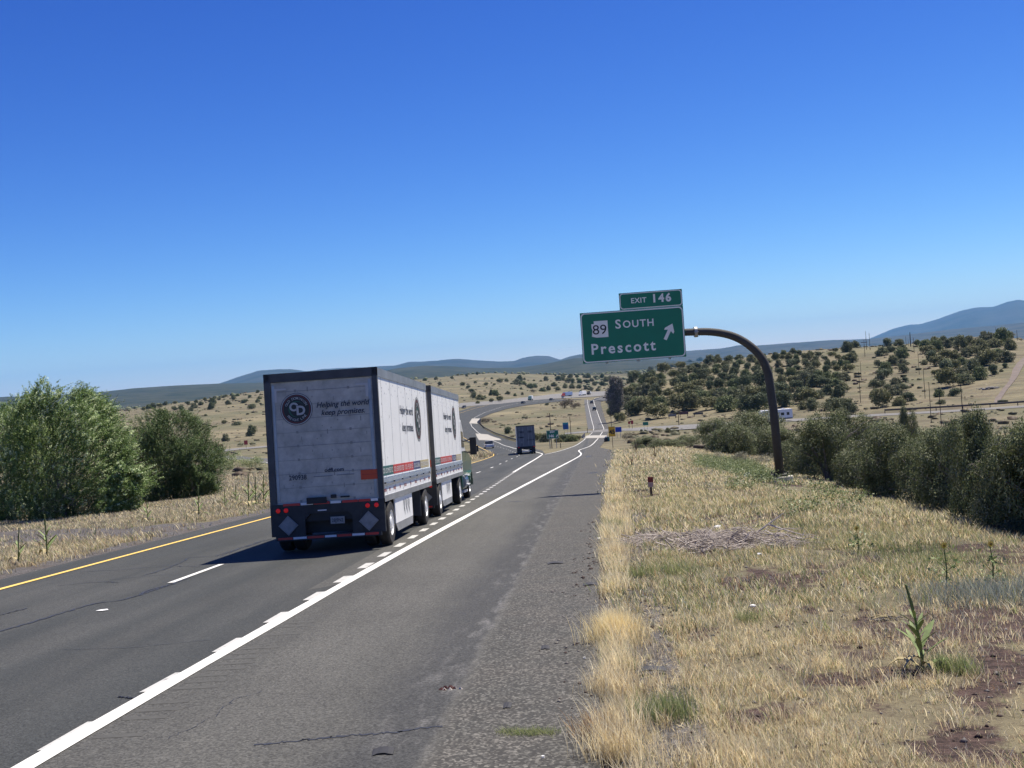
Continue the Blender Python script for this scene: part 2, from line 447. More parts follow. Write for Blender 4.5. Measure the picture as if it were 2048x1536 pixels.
    l.new(c, b.inputs['Base Color']); b.inputs['Roughness'].default_value = .88; b.inputs['Specular IOR Level'].default_value = .35
    bp = n.new('ShaderNodeBump'); bp.inputs['Strength'].default_value = .5; bp.inputs['Distance'].default_value = .006 if not joint else .01
    l.new(tot, bp.inputs['Height']); l.new(bp.outputs[0], b.inputs['Normal'])
    MATS[name] = m; return m
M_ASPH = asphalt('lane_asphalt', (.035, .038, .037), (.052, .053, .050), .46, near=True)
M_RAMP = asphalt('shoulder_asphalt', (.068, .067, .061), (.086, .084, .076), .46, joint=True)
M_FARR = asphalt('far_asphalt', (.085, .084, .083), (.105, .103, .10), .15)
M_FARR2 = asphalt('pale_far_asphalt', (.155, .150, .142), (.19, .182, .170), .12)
M_CONC = mat('bridge_concrete', (.34, .32, .28), .85, var=.25, scale=.3)
def paint(name, col, wear):
    m, n, l, b = nt(name)
    g = n.new('ShaderNodeNewGeometry'); t = n.new('ShaderNodeTexNoise'); t.inputs['Scale'].default_value = 9; t.inputs['Detail'].default_value = 7; t.inputs['Roughness'].default_value = .75
    l.new(g.outputs['Position'], t.inputs['Vector'])
    r_ = n.new('ShaderNodeMapRange'); r_.inputs[1].default_value = .54; r_.inputs[2].default_value = .70; r_.inputs[4].default_value = wear; l.new(t.outputs[0], r_.inputs[0])
    x = n.new('ShaderNodeMix'); x.data_type = 'RGBA'; x.inputs[6].default_value = (*col, 1); x.inputs[7].default_value = (.16, .155, .15, 1)
    l.new(r_.outputs[0], x.inputs[0]); l.new(x.outputs[2], b.inputs['Base Color']); b.inputs['Roughness'].default_value = .7
    MATS[name] = m; return m
M_WHITE = paint('white_road_paint', (.66, .65, .61), .6); M_YEL = paint('yellow_road_paint', (.78, .52, .12), .5)
M_PALE = paint('faded_white_paint', (.46, .455, .43), .9)
M_TAR = mat('tar', (.022, .023, .028), .55)

# mainline, near part in metres, far part from what the photo shows
YEL = smooth_line([(-11.55, y, 0) for y in (-60, -20, 0, 15, 30, 45, 70, 95)]+pxline([(950, 925), (975, 917), (990, 910.5), (975, 902), (962, 896), (950, 888.5), (938, 881), (915, 866), (900, 856), (893, 847), (896, 838), (915, 828), (950, 817), (985, 808), (1020, 800.5), (1060, 795.5)]), 360, 2.0)
def seg_pts(x0, pts, n=360, sig=2.0): return smooth_line([(x0, y, 0) for y in (-60, -20, 0, 6)]+pxline(pts), n, sig)
DOT = seg_pts(-4.62, [(289, 1386), (407, 1319.5), (495, 1268.5), (572, 1226), (764, 1113), (849, 1057.5), (896, 1029), (970, 982.5), (1032, 941.5), (1072, 918), (1087, 908), (1066, 902.5), (1038, 899), (997.6, 886), (975, 875), (955, 864.5), (943, 852.5), (941, 845), (950, 835), (970, 825), (1009, 812.5), (1040, 806.5), (1100, 801), (1150, 797.5), (1176, 796)])
SOL = smooth_line([(-4.5, y, 0) for y in (-60, -20, 0, 6)]+pxline([(42, 1536), (600, 1219), (779, 1116), (994, 1000), (1079, 955), (1148, 919), (1161, 911.5), (1163, 907), (1157, 902.5), (1158, 900.5), (1179.6, 893), (1190, 884), (1197, 875.5), (1204, 865.7), (1208, 857), (1201, 842), (1194, 823), (1189, 809), (1187, 800), (1191, 796.5), (1212, 790.5), (1240, 787)]), 420, 1.2)
RL = smooth_line(pxline([(1089, 909), (1105, 906), (1124, 901), (1148, 893), (1163, 884), (1172, 875.5), (1184.5, 865.7), (1188, 857), (1181.6, 833.5), (1175.7, 809), (1174.7, 799)]), 160, 1.5)
LANE = smooth_line([(-7.85, y, 0) for y in (-60, -20, 0, 15, 30, 45, 70)]+pxline([(971, 940.5), (992, 932), (1005, 926), (1024, 917.5), (1040, 911.5), (1030, 905.5), (1012, 898), (990, 892)]), 300, 2.0)
LOUT = smooth_line([(-12.6, y, 0) for y in (-60, -20, 0, 15, 30, 45, 70, 90)]+pxline([(944, 926.5), (968, 917.5), (983, 910.5), (968, 902), (952, 893.5), (938, 885), (905, 868), (888, 856), (878, 846), (882, 836), (905, 826.5), (945, 814.5), (985, 805.5), (1020, 799), (1060, 794)]), 360, 2.0)
ROUT = seg_pts(-4.0, [(600, 1225), (764, 1120), (849, 1059), (970, 984.5), (1034, 943), (1075, 920), (1093, 911), (1085, 901.5), (1060, 894.5), (1036, 886), (1000, 873.5), (975, 862), (960, 851.5), (955, 844), (961, 836.5), (983, 827), (1015, 817.5), (1045, 812), (1100, 805), (1150, 800), (1172, 798.5)])
EDGE = smooth_line([(0.0, y, 0) for y in (-60, -20, 0, 5)]+pxline([(1190, 1536), (1193, 1340), (1196, 1200), (1203, 1080), (1211, 975), (1217, 950), (1226, 922), (1234, 908), (1222, 899.5), (1198, 896), (1208, 884), (1213, 874), (1216, 866), (1219, 858), (1211, 840), (1206, 823), (1202, 811), (1202, 803), (1212, 797), (1240, 792)]), 420, 1.5)
hw = strip_mesh('highway', LOUT, ROUT[:, :], M_ASPH, None, 0.0, cross=10); tag(hw, kind='structure')
ex = strip_mesh('exit_ramp', resample(SOL, 420)+np.array([-.12, 0, 0]), EDGE, M_RAMP, None, 0.004, cross=8); tag(ex, kind='structure')
# wedge of ramp pavement between the highway's edge and the ramp's right line
SOLn = SOL[SOL[:, 1] > 18]; SOLn = SOLn[:int(np.argmax(SOLn[:, 1] > 440))]
k1 = int(np.argmin(np.hypot(DOT[:, 0]-RL[0, 0], DOT[:, 1]-RL[0, 1])))
LEFTW = np.vstack([DOT[(DOT[:, 1] > 18)][:max(2, k1-int(np.sum(DOT[:k1, 1] <= 18)))], RL[RL[:, 1] < 440]])
wd = strip_mesh('exit_lane', resample(LEFTW, 260)+np.array([-.3, 0, 0]), resample(SOLn, 260)+np.array([.05, 0, 0]), M_RAMP, None, 0.002, cross=4); tag(wd, kind='structure')
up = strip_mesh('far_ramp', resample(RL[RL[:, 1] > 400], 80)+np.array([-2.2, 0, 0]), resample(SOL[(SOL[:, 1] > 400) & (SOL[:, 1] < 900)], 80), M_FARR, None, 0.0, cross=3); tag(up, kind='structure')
MARK = 0.010
line_mesh('yellow_line', YEL, .16, M_YEL, hw, MARK)
line_mesh('edge_line', SOL, .19, M_WHITE, ex, MARK+.002)
line_mesh('ramp_edge_line', RL, .16, M_WHITE, wd, MARK)
L1 = DOT[(DOT[:, 1] > -5) & (np.arange(len(DOT)) < k1)]
gap_w = line_mesh('dotted_line', L1[L1[:, 1] < 78]+np.array([.04, 0, 0]), .17, M_PALE, hw, MARK+.001, dash=(.92, 1.15, .4))
line_mesh('gore_line', L1[L1[:, 1] > 77], .20, M_WHITE, hw, MARK+.001)
line_mesh('highway_edge_line', DOT[k1:], .18, M_WHITE, hw, MARK)
LN = LANE[LANE[:, 1] > -2]
yd = at(351, 1167)[1]; ph = (yd+2) % 12.19
line_mesh('lane_line', LN, .13, M_WHITE, hw, MARK, dash=(3.05, 9.14, ph))
# sealed cracks, and one strip painted as pole shadow
cr = []
def crack_or_shade(pts, w=.035):
    L = [at(*p) for p in pts]; cr.append((resample(L, max(6, int(8*len(L)))), w))
crack_or_shade([(0, 1264), (60, 1246), (140, 1222), (190, 1207), (235, 1202), (270, 1194), (330, 1173), (351, 1167)], .05)
crack_or_shade([(270, 1194), (300, 1180), (345, 1168), (380, 1155)], .04)
crack_or_shade([(0, 1231), (25, 1224), (56, 1217)]); crack_or_shade([(115, 1172), (170, 1166), (205, 1164), (238, 1165)], .03)
crack_or_shade([(160, 1144), (240, 1140), (330, 1132), (400, 1134)], .025); crack_or_shade([(290, 1151), (325, 1140), (360, 1127), (380, 1115), (430, 1113), (470, 1100), (530, 1080)], .03)
crack_or_shade([(220, 1160), (300, 1152), (345, 1148)], .02); crack_or_shade([(440, 1113), (480, 1097), (520, 1085), (545, 1078)], .03)
crack_or_shade([(238, 1394), (262, 1397), (275, 1396)], .03); crack_or_shade([(500, 1492), (560, 1486), (640, 1478), (720, 1471), (790, 1466), (845, 1458), (885, 1454)], .035)
crack_or_shade([(1160, 915), (1175, 914), (1180, 912)], .5)
crack_or_shade([(1046, 1003), (1010, 1004)], .12); crack_or_shade([(1180, 947), (1188, 945), (1192, 946)], .4)  # second strip paints the dark line of the sign pole's shadow
crack_or_shade([(420, 1050), (424, 1046)], .03); crack_or_shade([(120, 1300), (260, 1296), (420, 1280)], .010); crack_or_shade([(330, 1480), (420, 1440), (470, 1400), (520, 1385)], .007)
V = []; Q = []
for L, w in cr:
    b0 = len(V); k = len(L); d = np.gradient(L[:, :2], axis=0); d /= np.linalg.norm(d, axis=1)[:, None]+1e-9
    for i in range(k):
        wob = (rng.random(2)-.5)*.06; wi = w*(.5+rng.random())
        nn = np.array([-d[i, 1], d[i, 0]])
        for sg in (-.5, .5):
            q = L[i, :2]+wob+nn*wi*sg; V.append((q[0], q[1], float(H(q[0], q[1]))))
    for i in range(k-1): Q.append((b0+2*i, b0+2*i+1, b0+2*i+3, b0+2*i+2))
V = np.array(V); V[:, 2] += lift_of(V, .0075)
cs = link('crack_sealant_and_shade', np_mesh('crack_sealant_and_shade', V, quads=np.array(Q), mats=[M_TAR]), hw)
# rumble grooves beside the white line
rb = []
sy = SOL[(SOL[:, 1] > 7.5) & (SOL[:, 1] < 17)]
for y in np.arange(9.2, 15.0, .30):
    if rng.random() < .2: continue
    x0 = float(np.interp(y, sy[:, 1], sy[:, 0]))+.16; a = .34+rng.random()*.14
    for q in ((x0, y), (x0+a, y), (x0+a, y+.12), (x0, y+.12)): rb.append((q[0], q[1], float(H(*q))+.0062))
M_RUM = mat('worn_groove_asphalt', (.066, .065, .059), .95, var=.2, scale=8, bump=.4)
link('rumble_strip', np_mesh('rumble_strip', np.array(rb), quads=np.arange(len(rb)).reshape(-1, 4), mats=[M_RUM]), ex)

# concrete bridge decks
def deck(name, pa, pb):
    A = resample(pxline(pa), 14); B = resample(pxline(pb), 14)
    o = strip_mesh(name, A, B, M_CONC, None, .05, cross=3); tag(o, kind='structure'); return o
deck('bridge_deck', [(951, 867.5), (975, 869), (1000, 878)], [(925, 869.5), (960, 880.5), (1000, 882)][0:0] or [(958, 881), (985, 881), (1003, 881)])
deck('far_bridge_deck', [(938, 847), (956, 848)], [(944, 837.5), (960, 837.5)])
deck('ramp_bridge_deck', [(1166, 877.2), (1211, 876.2)], [(1174, 871.6), (1214, 871.2)])
# crossroad
CA = pxline([(1130, 866), (1170, 862.5), (1215, 858.5), (1254, 857), (1350, 851), (1406, 848), (1511, 841), (1621, 836.5), (1693, 831), (1800, 826), (2048, 811), (2200, 803)])
CB = pxline([(1130, 868.5), (1170, 866), (1215, 863.5), (1243, 862), (1329, 861.5), (1410, 856.5), (1477, 850), (1544, 845), (1621, 841), (1706, 835), (1800, 830), (2048, 815), (2200, 807)])
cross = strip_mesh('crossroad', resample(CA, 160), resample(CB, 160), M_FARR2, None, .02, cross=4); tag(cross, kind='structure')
line_mesh('centre_line', (resample(CA, 160)+resample(CB, 160))/2, .35, M_TAR, cross, .03)
# westbound carriageway and the two roads left of the truck
WA = pxline([(700, 838), (800, 828), (870, 817), (925, 806), (1000, 801.5), (1050, 795), (1100, 789), (1160, 784), (1215, 782), (1250, 779)])
WB = pxline([(700, 847), (800, 837), (870, 826), (925, 814), (1000, 808), (1050, 802.5), (1100, 798), (1160, 795), (1215, 790), (1250, 786)])
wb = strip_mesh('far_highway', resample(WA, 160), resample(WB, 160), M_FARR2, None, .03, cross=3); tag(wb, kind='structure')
LA = pxline([(300, 897), (437, 911), (480, 912.5), (532, 917), (700, 930)]); LB = pxline([(300, 901), (437, 916), (480, 920), (532, 927.5), (700, 945)])
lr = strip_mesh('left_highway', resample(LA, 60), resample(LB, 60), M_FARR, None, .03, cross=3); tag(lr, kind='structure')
line_mesh('left_edge_line', resample(LB, 60)*.9+resample(LA, 60)*.1, .35, M_WHITE, lr, .07)
LC = pxline([(300, 904), (437, 900), (480, 896), (532, 892), (620, 886)]); LD = pxline([(300, 911), (437, 905), (480, 899.5), (532, 895), (620, 889)])
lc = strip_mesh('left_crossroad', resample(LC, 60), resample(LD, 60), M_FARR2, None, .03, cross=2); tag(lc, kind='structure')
# pale dirt track up the right hill
TA = pxline([(1988, 806), (1990, 797), (2005, 778), (2016, 765), (2022, 752), (2025, 740), (2034, 726), (2046, 716), (2090, 700)])
TB = pxline([(2001, 806), (2003, 797), (2014, 780), (2024, 768), (2035, 754), (2041, 742), (2048, 729), (2062, 718), (2110, 703)])
M_TRK = mat('track_dirt', (.145, .115, .095), .95, var=.35, scale=.4, bump=.3)
trk = strip_mesh('dirt_track', resample(TA, 60), resample(TB, 60), M_TRK, None, .05, cross=2); tag(trk, kind='structure')

# ------------------------------------------------------------------ ground sheet
def mids(A_, B_):
    A_ = resample(A_, 500)[:, :2]; B_ = resample(B_, 900)[:, :2]
    d = np.linalg.norm(A_[:, None]-B_[None], axis=2); k = d.argmin(1)
    return np.c_[(A_+B_[k])/2, d[np.arange(len(A_)), k]/2+.2]
ROADPTS = np.vstack([mids(A_, B_) for A_, B_ in ((LOUT, ROUT), (EDGE, SOL), (RL, SOL[(SOL[:, 1] > 165) & (SOL[:, 1] < 900)]), (SOLn[SOLn[:, 1] < 170], DOT[:k1]), (CA, CB), (WA, WB), (LA, LB), (LC, LD), (TA, TB))])
def road_dist(x, y):
    out = np.full(x.shape, 1e3)
    ang = np.arctan2(x, y)
    for (rx, ry, hw_) in ROADPTS:
        m_ = (np.abs(x-rx) < hw_+30) & (np.abs(y-ry) < hw_+30)
        if m_.any(): out[m_] = np.minimum(out[m_], np.hypot(x[m_]-rx, y[m_]-ry)-hw_)
    return out
def poly_world(pts): return np.array([at(*p)[:2] for p in pts])
def inpoly(x, y, poly):
    c = np.zeros(x.shape, bool); n = len(poly); j = n-1
    for i in range(n):
        xi, yi = poly[i]; xj, yj = poly[j]
        if yi != yj:
            c ^= ((yi > y) != (yj > y)) & (x < (xj-xi)*(y-yi)/(yj-yi)+xi)
        j = i
    return c
GRAVEL_L = poly_world([(0, 1195), (0, 1166), (120, 1132), (250, 1110), (330, 1083), (330, 1068), (200, 1076), (0, 1095), (-200, 1110), (-200, 1068), (0, 1060), (120, 1060), (250, 1058), (330, 1047), (400, 1046), (540, 1028), (540, 1044)])
GRAVEL_R = [poly_world(q) for q in ([(1240, 1022), (1290, 1018), (1298, 1045), (1275, 1052), (1235, 1045)], [(1238, 1052), (1320, 1056), (1345, 1075), (1340, 1100), (1235, 1102)],
    [(1262, 1150), (1290, 1146), (1296, 1210), (1312, 1260), (1306, 1300), (1280, 1295), (1272, 1215)], [(1280, 1320), (1330, 1325), (1325, 1352), (1280, 1350)], [(1290, 1395), (1350, 1402), (1382, 1460), (1380, 1536), (1285, 1536), (1280, 1440)])]
DIRT_R = [poly_world(q) for q in ([(1470, 1140), (1540, 1135), (1560, 1160), (1525, 1175), (1480, 1162)], [(1590, 1120), (1650, 1128), (1640, 1150), (1600, 1150)], [(1660, 1200), (1760, 1215), (1850, 1290), (1750, 1300), (1690, 1240)],
    [(1640, 1270), (1740, 1290), (1800, 1350), (1720, 1345), (1660, 1310)], [(1880, 1330), (2048, 1290), (2048, 1440), (1960, 1420), (1880, 1375)], [(1700, 1390), (1790, 1410), (1780, 1440), (1700, 1420)],
    [(1860, 1440), (2048, 1450), (2048, 1536), (1850, 1536), (1830, 1490)], [(1500, 1320), (1590, 1340), (1580, 1370), (1510, 1350)])]
azs = np.unique(np.concatenate([np.linspace(-math.pi, -R(35), 60), np.linspace(-R(35), R(33), 1000), np.linspace(R(33), math.pi, 60)]))
ds = np.concatenate([[0.01, 1.0, 2.0, 3.0, 4.0], np.exp(np.linspace(math.log(5), math.log(3500), 640)), np.exp(np.linspace(math.log(3700), math.log(45000), 40))])
AZ, DS = np.meshgrid(azs, ds, indexing='ij')
X = np.sin(AZ)*DS; Y = np.cos(AZ)*DS
Z = H(X, Y)
rd = np.full(X.shape, 1e3); sel = (DS < 1500) & (np.abs(AZ) < 1.3)
rd[sel] = road_dist(X[sel], Y[sel])
offr = sstep(0, 6, rd-np.clip((DS-100)*.03, 0, 14))
amp = np.clip(DS/160, .03, 1.0)
Zn = Z + offr*((fbm(X/9, Y/9)-.5)*.5*amp + (fbm(X/45+9, Y/45)-.5)*2.2*sstep(150, 500, DS) + (fbm(X/1.3, Y/1.3, 3)-.5)*.12*sstep(60, 20, DS)*sstep(0.3, 1.5, rd)
     + (fbm(X/300, Y/300)-.5)*14*sstep(1500, 3000, DS))
Zn -= (.035+.00012*DS)*sstep(1.0, 0.0, rd)*(DS < 1600)
# colour masks: R gravel, G red dirt, B woodland, A green
gm = np.zeros(X.shape); dm = np.zeros(X.shape)
nearm = DS < 90
xs, ys = X[nearm], Y[nearm]
wobx = (fbm(xs*2.2, ys*2.2)-.5)*.7; woby = (fbm(xs*2.2+40, ys*2.2)-.5)*.7
def soft(poly, w=.22):
    out = 0; n = 10
    for k in range(n):
        a_ = 6.283*k/n; r_ = w*(.4+.9*(k % 2)); out = out+inpoly(xs+wobx*1.2+r_*math.cos(a_), ys+woby*1.2+r_*math.sin(a_), poly)
    return out/n
g_ = soft(GRAVEL_L, .3)
for q in GRAVEL_R: g_ = np.maximum(g_, soft(q, .12))
d_ = np.zeros(xs.shape)
for q in DIRT_R: d_ = np.maximum(d_, soft(q, .3))
d_ = np.maximum(d_, sstep(.56, .68, fbm(xs*.9+3, ys*.9+8))*(xs > 1.0))
ex_ = np.interp(ys, EDGE[:, 1][EDGE[:, 1] < 140], EDGE[:, 0][EDGE[:, 1] < 140])
g_ = np.maximum(g_, sstep(.30, .42, xs-ex_+wobx*.3)*sstep(.95, .75, xs-ex_+woby*.4)*(ys < 24)*.75)
g_ = np.maximum(g_, sstep(.35, .1, rd[nearm]))
g_ = np.maximum(g_, ((xs < -12.4) & (xs > -13.6+(fbm(ys*.5, xs)-.5)*1.2))*1.0)
gm[nearm] = g_; dm[nearm] = d_
wood = sstep(.44, .56, fbm(X/150+3, Y/150)+.10)*sstep(1500, 2300, DS)
wood = np.maximum(wood, sstep(2000, 3200, DS))
grn = sstep(.45, .62, fbm(X/7+1, Y/9+4))*sstep(5, 9, X)*sstep(70, 40, Y)*.8
grn = np.maximum(grn, sstep(.5, .6, fbm(X/60, Y/25+2))*.35*sstep(120, 300, DS))
colm = np.stack([gm, dm, wood, grn], -1).reshape(-1, 4)
na, nd = X.shape
idx = np.arange(na*nd).reshape(na, nd)
quads = np.stack([idx[:-1, :-1], idx[1:, :-1], idx[1:, 1:], idx[:-1, 1:]], -1).reshape(-1, 4)[:, ::-1]
def ground_mat():
    m, n, l, b = nt('grassland_ground')
    g = n.new('ShaderNodeNewGeometry'); a = n.new('ShaderNodeAttribute'); a.attribute_name = 'Col'
    sp = n.new('ShaderNodeSeparateColor'); l.new(a.outputs['Color'], sp.inputs[0])
    def noise(sc, det=5, ro=.65, vec=None):
        t = n.new('ShaderNodeTexNoise'); t.inputs['Scale'].default_value = sc; t.inputs['Detail'].default_value = det; t.inputs['Roughness'].default_value = ro
        l.new(vec if vec is not None else g.outputs['Position'], t.inputs['Vector']); return t.outputs[0]
    def rmp(v, lo, hi, c0=0., c1=1.):
        r_ = n.new('ShaderNodeMapRange'); r_.inputs[1].default_value = lo; r_.inputs[2].default_value = hi; r_.inputs[3].default_value = c0; r_.inputs[4].default_value = c1
        l.new(v, r_.inputs[0]); return r_.outputs[0]
    def mx(f, c1, c2):
        x = n.new('ShaderNodeMix'); x.data_type = 'RGBA'
        if isinstance(f, float): x.inputs[0].default_value = f
        else: l.new(f, x.inputs[0])
        for i, c in ((6, c1), (7, c2)):
            if isinstance(c, tuple): x.inputs[i].default_value = (*c, 1)
            else: l.new(c, x.inputs[i])
        return x.outputs[2]
    straw = mx(rmp(noise(.9), .35, .65), (.220, .190, .118), (.140, .122, .080))
    straw = mx(rmp(noise(.055, 4), .42, .62), straw, (.120, .114, .070))
    straw = mx(rmp(noise(.02, 5), .50, .66), straw, (.245, .212, .130))
    mpv = n.new('ShaderNodeMapping'); mpv.inputs['Scale'].default_value = (.02, .09, .3); l.new(g.outputs['Position'], mpv.inputs[0])
    straw = mx(rmp(noise(1.6, 5, .6, mpv.outputs[0]), .52, .66, 0., .75), straw, (.100, .078, .054))
    straw = mx(rmp(noise(.4, 7, .8), .60, .74, 0., .8), straw, (.085, .070, .048))
    straw = mx(rmp(noise(.11, 9, .85), .55, .66, 0., .75), straw, (.080, .074, .048))
    straw = mx(a.outputs['Alpha'], straw, (.105, .115, .058))
    red = mx(rmp(noise(9, 8, .85), .42, .58), (.105, .070, .060), (.030, .022, .020))
    def soften(v, sc):
        x = n.new('ShaderNodeMath'); x.operation = 'MULTIPLY_ADD'; x.inputs[1].default_value = 1.3; x.inputs[2].default_value = -.65; l.new(noise(sc, 7, .8), x.inputs[0])
        y_ = n.new('ShaderNodeMath'); y_.operation = 'ADD'; l.new(v, y_.inputs[0]); l.new(x.outputs[0], y_.inputs[1]); return rmp(y_.outputs[0], .35, .65)
    straw = mx(rmp(noise(16, 7, .8), .50, .66, 0., .8), straw, (.075, .055, .040))
    c = mx(soften(sp.outputs[1], 5), straw, red)
    vo = n.new('ShaderNodeTexVoronoi'); vo.inputs['Scale'].default_value = 30; l.new(g.outputs['Position'], vo.inputs['Vector'])
    vs = n.new('ShaderNodeSeparateColor'); l.new(vo.outputs['Color'], vs.inputs[0])
    grav = mx(rmp(vs.outputs[0], .2, .95), (.055, .053, .056), (.17, .16, .155))
    grav = mx(rmp(noise(1.1), .45, .6, 0., .5), grav, (.10, .082, .070))
    c = mx(soften(sp.outputs[0], 4), c, grav)
    v3 = n.new('ShaderNodeTexVoronoi'); v3.inputs['Scale'].default_value = .075; l.new(g.outputs['Position'], v3.inputs['Vector'])
    dots = rmp(v3.outputs[0], .42, .62, 1., 0.)
    wood = mx(dots, (.075, .070, .044), (.018, .026, .015))
    wood = mx(rmp(noise(.0016, 4), .35, .6), (.018, .026, .016), wood)
    c = mx(sp.outputs[2], c, wood)
    l.new(c, b.inputs['Base Color']); b.inputs['Roughness'].default_value = .95; b.inputs['Specular IOR Level'].default_value = .15
    bp = n.new('ShaderNodeBump'); bp.inputs['Strength'].default_value = .7; bp.inputs['Distance'].default_value = .08
    l.new(noise(7, 6, .8), bp.inputs['Height']); l.new(bp.outputs[0], b.inputs['Normal'])
    return m
M_GROUND = ground_mat()
me = np_mesh('ground', np.stack([X, Y, Zn], -1).reshape(-1, 3), quads=quads, mats=[M_GROUND], col=colm, smooth=True)
if me.polygons[len(me.polygons)//2].normal.z < 0: me.flip_normals()
tag(link('ground', me), kind='structure')

# ------------------------------------------------------------------ far ranges
def mountain_mat(name, c1, c2, sc):
    m, n, l, b = nt(name)
    g = n.new('ShaderNodeNewGeometry'); t = n.new('ShaderNodeTexNoise'); t.inputs['Scale'].default_value = sc; t.inputs['Detail'].default_value = 8; t.inputs['Roughness'].default_value = .7
    l.new(g.outputs['Position'], t.inputs['Vector'])
    r_ = n.new('ShaderNodeMapRange'); r_.inputs[1].default_value = .42; r_.inputs[2].default_value = .62; l.new(t.outputs[0], r_.inputs[0])
    x = n.new('ShaderNodeMix'); x.data_type = 'RGBA'; x.inputs[6].default_value = (*c1, 1); x.inputs[7].default_value = (*c2, 1)
    l.new(r_.outputs[0], x.inputs[0]); l.new(x.outputs[2], b.inputs['Base Color']); b.inputs['Roughness'].default_value = .95; b.inputs['Specular IOR Level'].default_value = .1
    return m
def ridge(name, pts, dr, df, db, m, rough=.12, low=-60):
    """a range of hills with its crest at distance dr, foot at df, back foot at db; crest heights follow the skyline of the photo"""
    px = np.array([p[0] for p in pts], float); py = np.array([p[1] for p in pts], float)
    n = 420; pq = np.linspace(px[0], px[-1], n); yq = np.interp(pq, px, py)
    k = np.exp(-.5*(np.arange(-4, 5)/1.6)**2); k /= k.sum(); yq = np.convolve(np.pad(yq, 4, mode='edge'), k, 'valid')
    az = np.array([az_of(p) for p in pq])
    cz = []
    for p, yv in zip(pq, yq):
        r = ray(p, yv); cz.append(r[2]/math.hypot(r[0], r[1])*dr)
    cz = np.array(cz)
    ts = np.concatenate([np.linspace(0, 1, 36), 1+np.linspace(.1, 1, 10)])
    rows = []
    for t in ts:
        if t <= 1: d = df+(dr-df)*t; s = t*t*(3-2*t)*.5+t*.5
        else: d = dr+(db-dr)*(t-1); s = 1-(t-1)
        x = np.sin(az)*d; y = np.cos(az)*d
        sc = dr/22.0
        gul = (fbm(x/sc+dr, y/sc*.6, 5)-.5)*rough*np.maximum(cz-low, 30)*math.sin(math.pi*min(t, 1))*1.6
        fine = (fbm(x/(sc*.12), y/(sc*.12), 3)-.5)*.025*np.maximum(cz-low, 30)*min(1, t*3)
        z = low+(cz-low)*s+gul+fine*(t != 0)
        rows.append(np.c_[x, y, z])
    V = np.array(rows); nr = len(ts); V = V.reshape(-1, 3)
    ii = np.arange(nr*n).reshape(nr, n)
    q = np.stack([ii[:-1, :-1], ii[:-1, 1:], ii[1:, 1:], ii[1:, :-1]], -1).reshape(-1, 4)
    me = np_mesh(name, V, quads=q, mats=[m], smooth=True)
    if me.polygons[len(q)//3].normal.z < 0: me.flip_normals()
    return tag(link(name, me), kind='structure')
MM1 = mountain_mat('far_mountain_slopes', (.050, .052, .045), (.022, .028, .022), .0012)
MM2 = mountain_mat('mesa_slopes', (.062, .062, .052), (.024, .030, .022), .003)
MM3 = mountain_mat('wooded_hill_slopes', (.050, .052, .034), (.016, .024, .014), .006)
ridge('mountain', [(1640, 700), (1700, 690), (1741, 677), (1755, 671), (1788, 657.5), (1821, 649), (1843, 648), (1881, 637), (1914, 625), (1935, 619), (1954, 615), (1975, 614), (1992, 613), (2015, 605), (2038, 599), (2070, 603), (2150, 590), (2300, 610), (2500, 640)], 26000, 17000, 32000, MM1, .10, -60)
ridge('mesa', [(1000, 745), (1080, 735), (1100, 727), (1140, 713), (1165, 708), (1250, 705), (1370, 702), (1440, 697), (1462, 694), (1480, 689.5), (1500, 692), (1540, 689), (1600, 684.5), (1666, 680), (1742, 677.5), (1800, 671), (1850, 665), (1900, 659), (1980, 652), (2048, 645), (2150, 640), (2400, 640)], 14000, 8500, 18000, MM2, .10, -60)
ridge('far_hills', [(380, 783), (437, 768), (480, 753), (520, 741), (560, 738), (585, 738), (617, 742.5), (646, 738), (680, 736), (705, 735), (740, 734), (765, 732), (793, 731), (822, 723), (850, 723), (875, 721), (905, 718), (920, 717), (950, 720), (998, 723), (1030, 722), (1045, 716), (1075, 711), (1100, 712), (1120, 719), (1145, 722), (1180, 724), (1260, 722)], 16000, 10000, 20000, MM1, .12, -60)
ridge('wooded_hills', [(-700, 825), (-300, 812), (0, 794), (80, 791), (150, 788), (200, 784), (273, 776), (350, 771), (437, 767), (520, 765), (600, 764), (690, 757), (740, 748), (790, 737), (850, 731), (900, 732), (960, 736), (1040, 735), (1090, 728), (1150, 716), (1200, 714), (1260, 716), (1350, 722), (1500, 722)], 7500, 3300, 10500, MM3, .08, -45)

# ------------------------------------------------------------------ the double trailer truck
W_ = (1, 0, 0); UPV = (0, 0, 1); FW = (0, 1, 0)
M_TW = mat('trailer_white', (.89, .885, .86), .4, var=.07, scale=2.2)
M_DOOR = mat('shaded_door_white', (.47, .45, .39), .55, var=.38, scale=2.6)  # rear's shade put into the white, yellowed against the blue skylight
M_FRM = mat('trailer_frame_grey', (.075, .077, .080), .55, .3, var=.35, scale=2)
M_RAIL = mat('rail_grey', (.36, .37, .39), .4, .6, var=.3, scale=2)
M_RUBR = mat('rub_rail_grey', (.33, .38, .44), .45, .2, var=.2, scale=2)
M_BLK = mat('chassis_black', (.018, .018, .02), .6, var=.3, scale=3)
M_TYRE = mat('tyre_rubber', (.028, .026, .025), .85, var=.5, scale=6)
M_RIM = mat('painted_rim', (.78, .78, .76), .35, .1, var=.15, scale=5)
M_RED = mat('red_reflector', (.50, .03, .025), .35)
M_DRED = mat('dark_red', (.25, .02, .02), .4)
M_WREF = mat('white_reflector', (.72, .72, .72), .35)
M_LAMP = mat('lit_tail_lamp', (.42, .010, .010), .3, emit=((1, .015, .01), .10))
M_FRMD = mat('dark_frame', (.034, .035, .037), .65, .1, var=.4, scale=4)  # darker version of the frame grey for rear sill and bumper
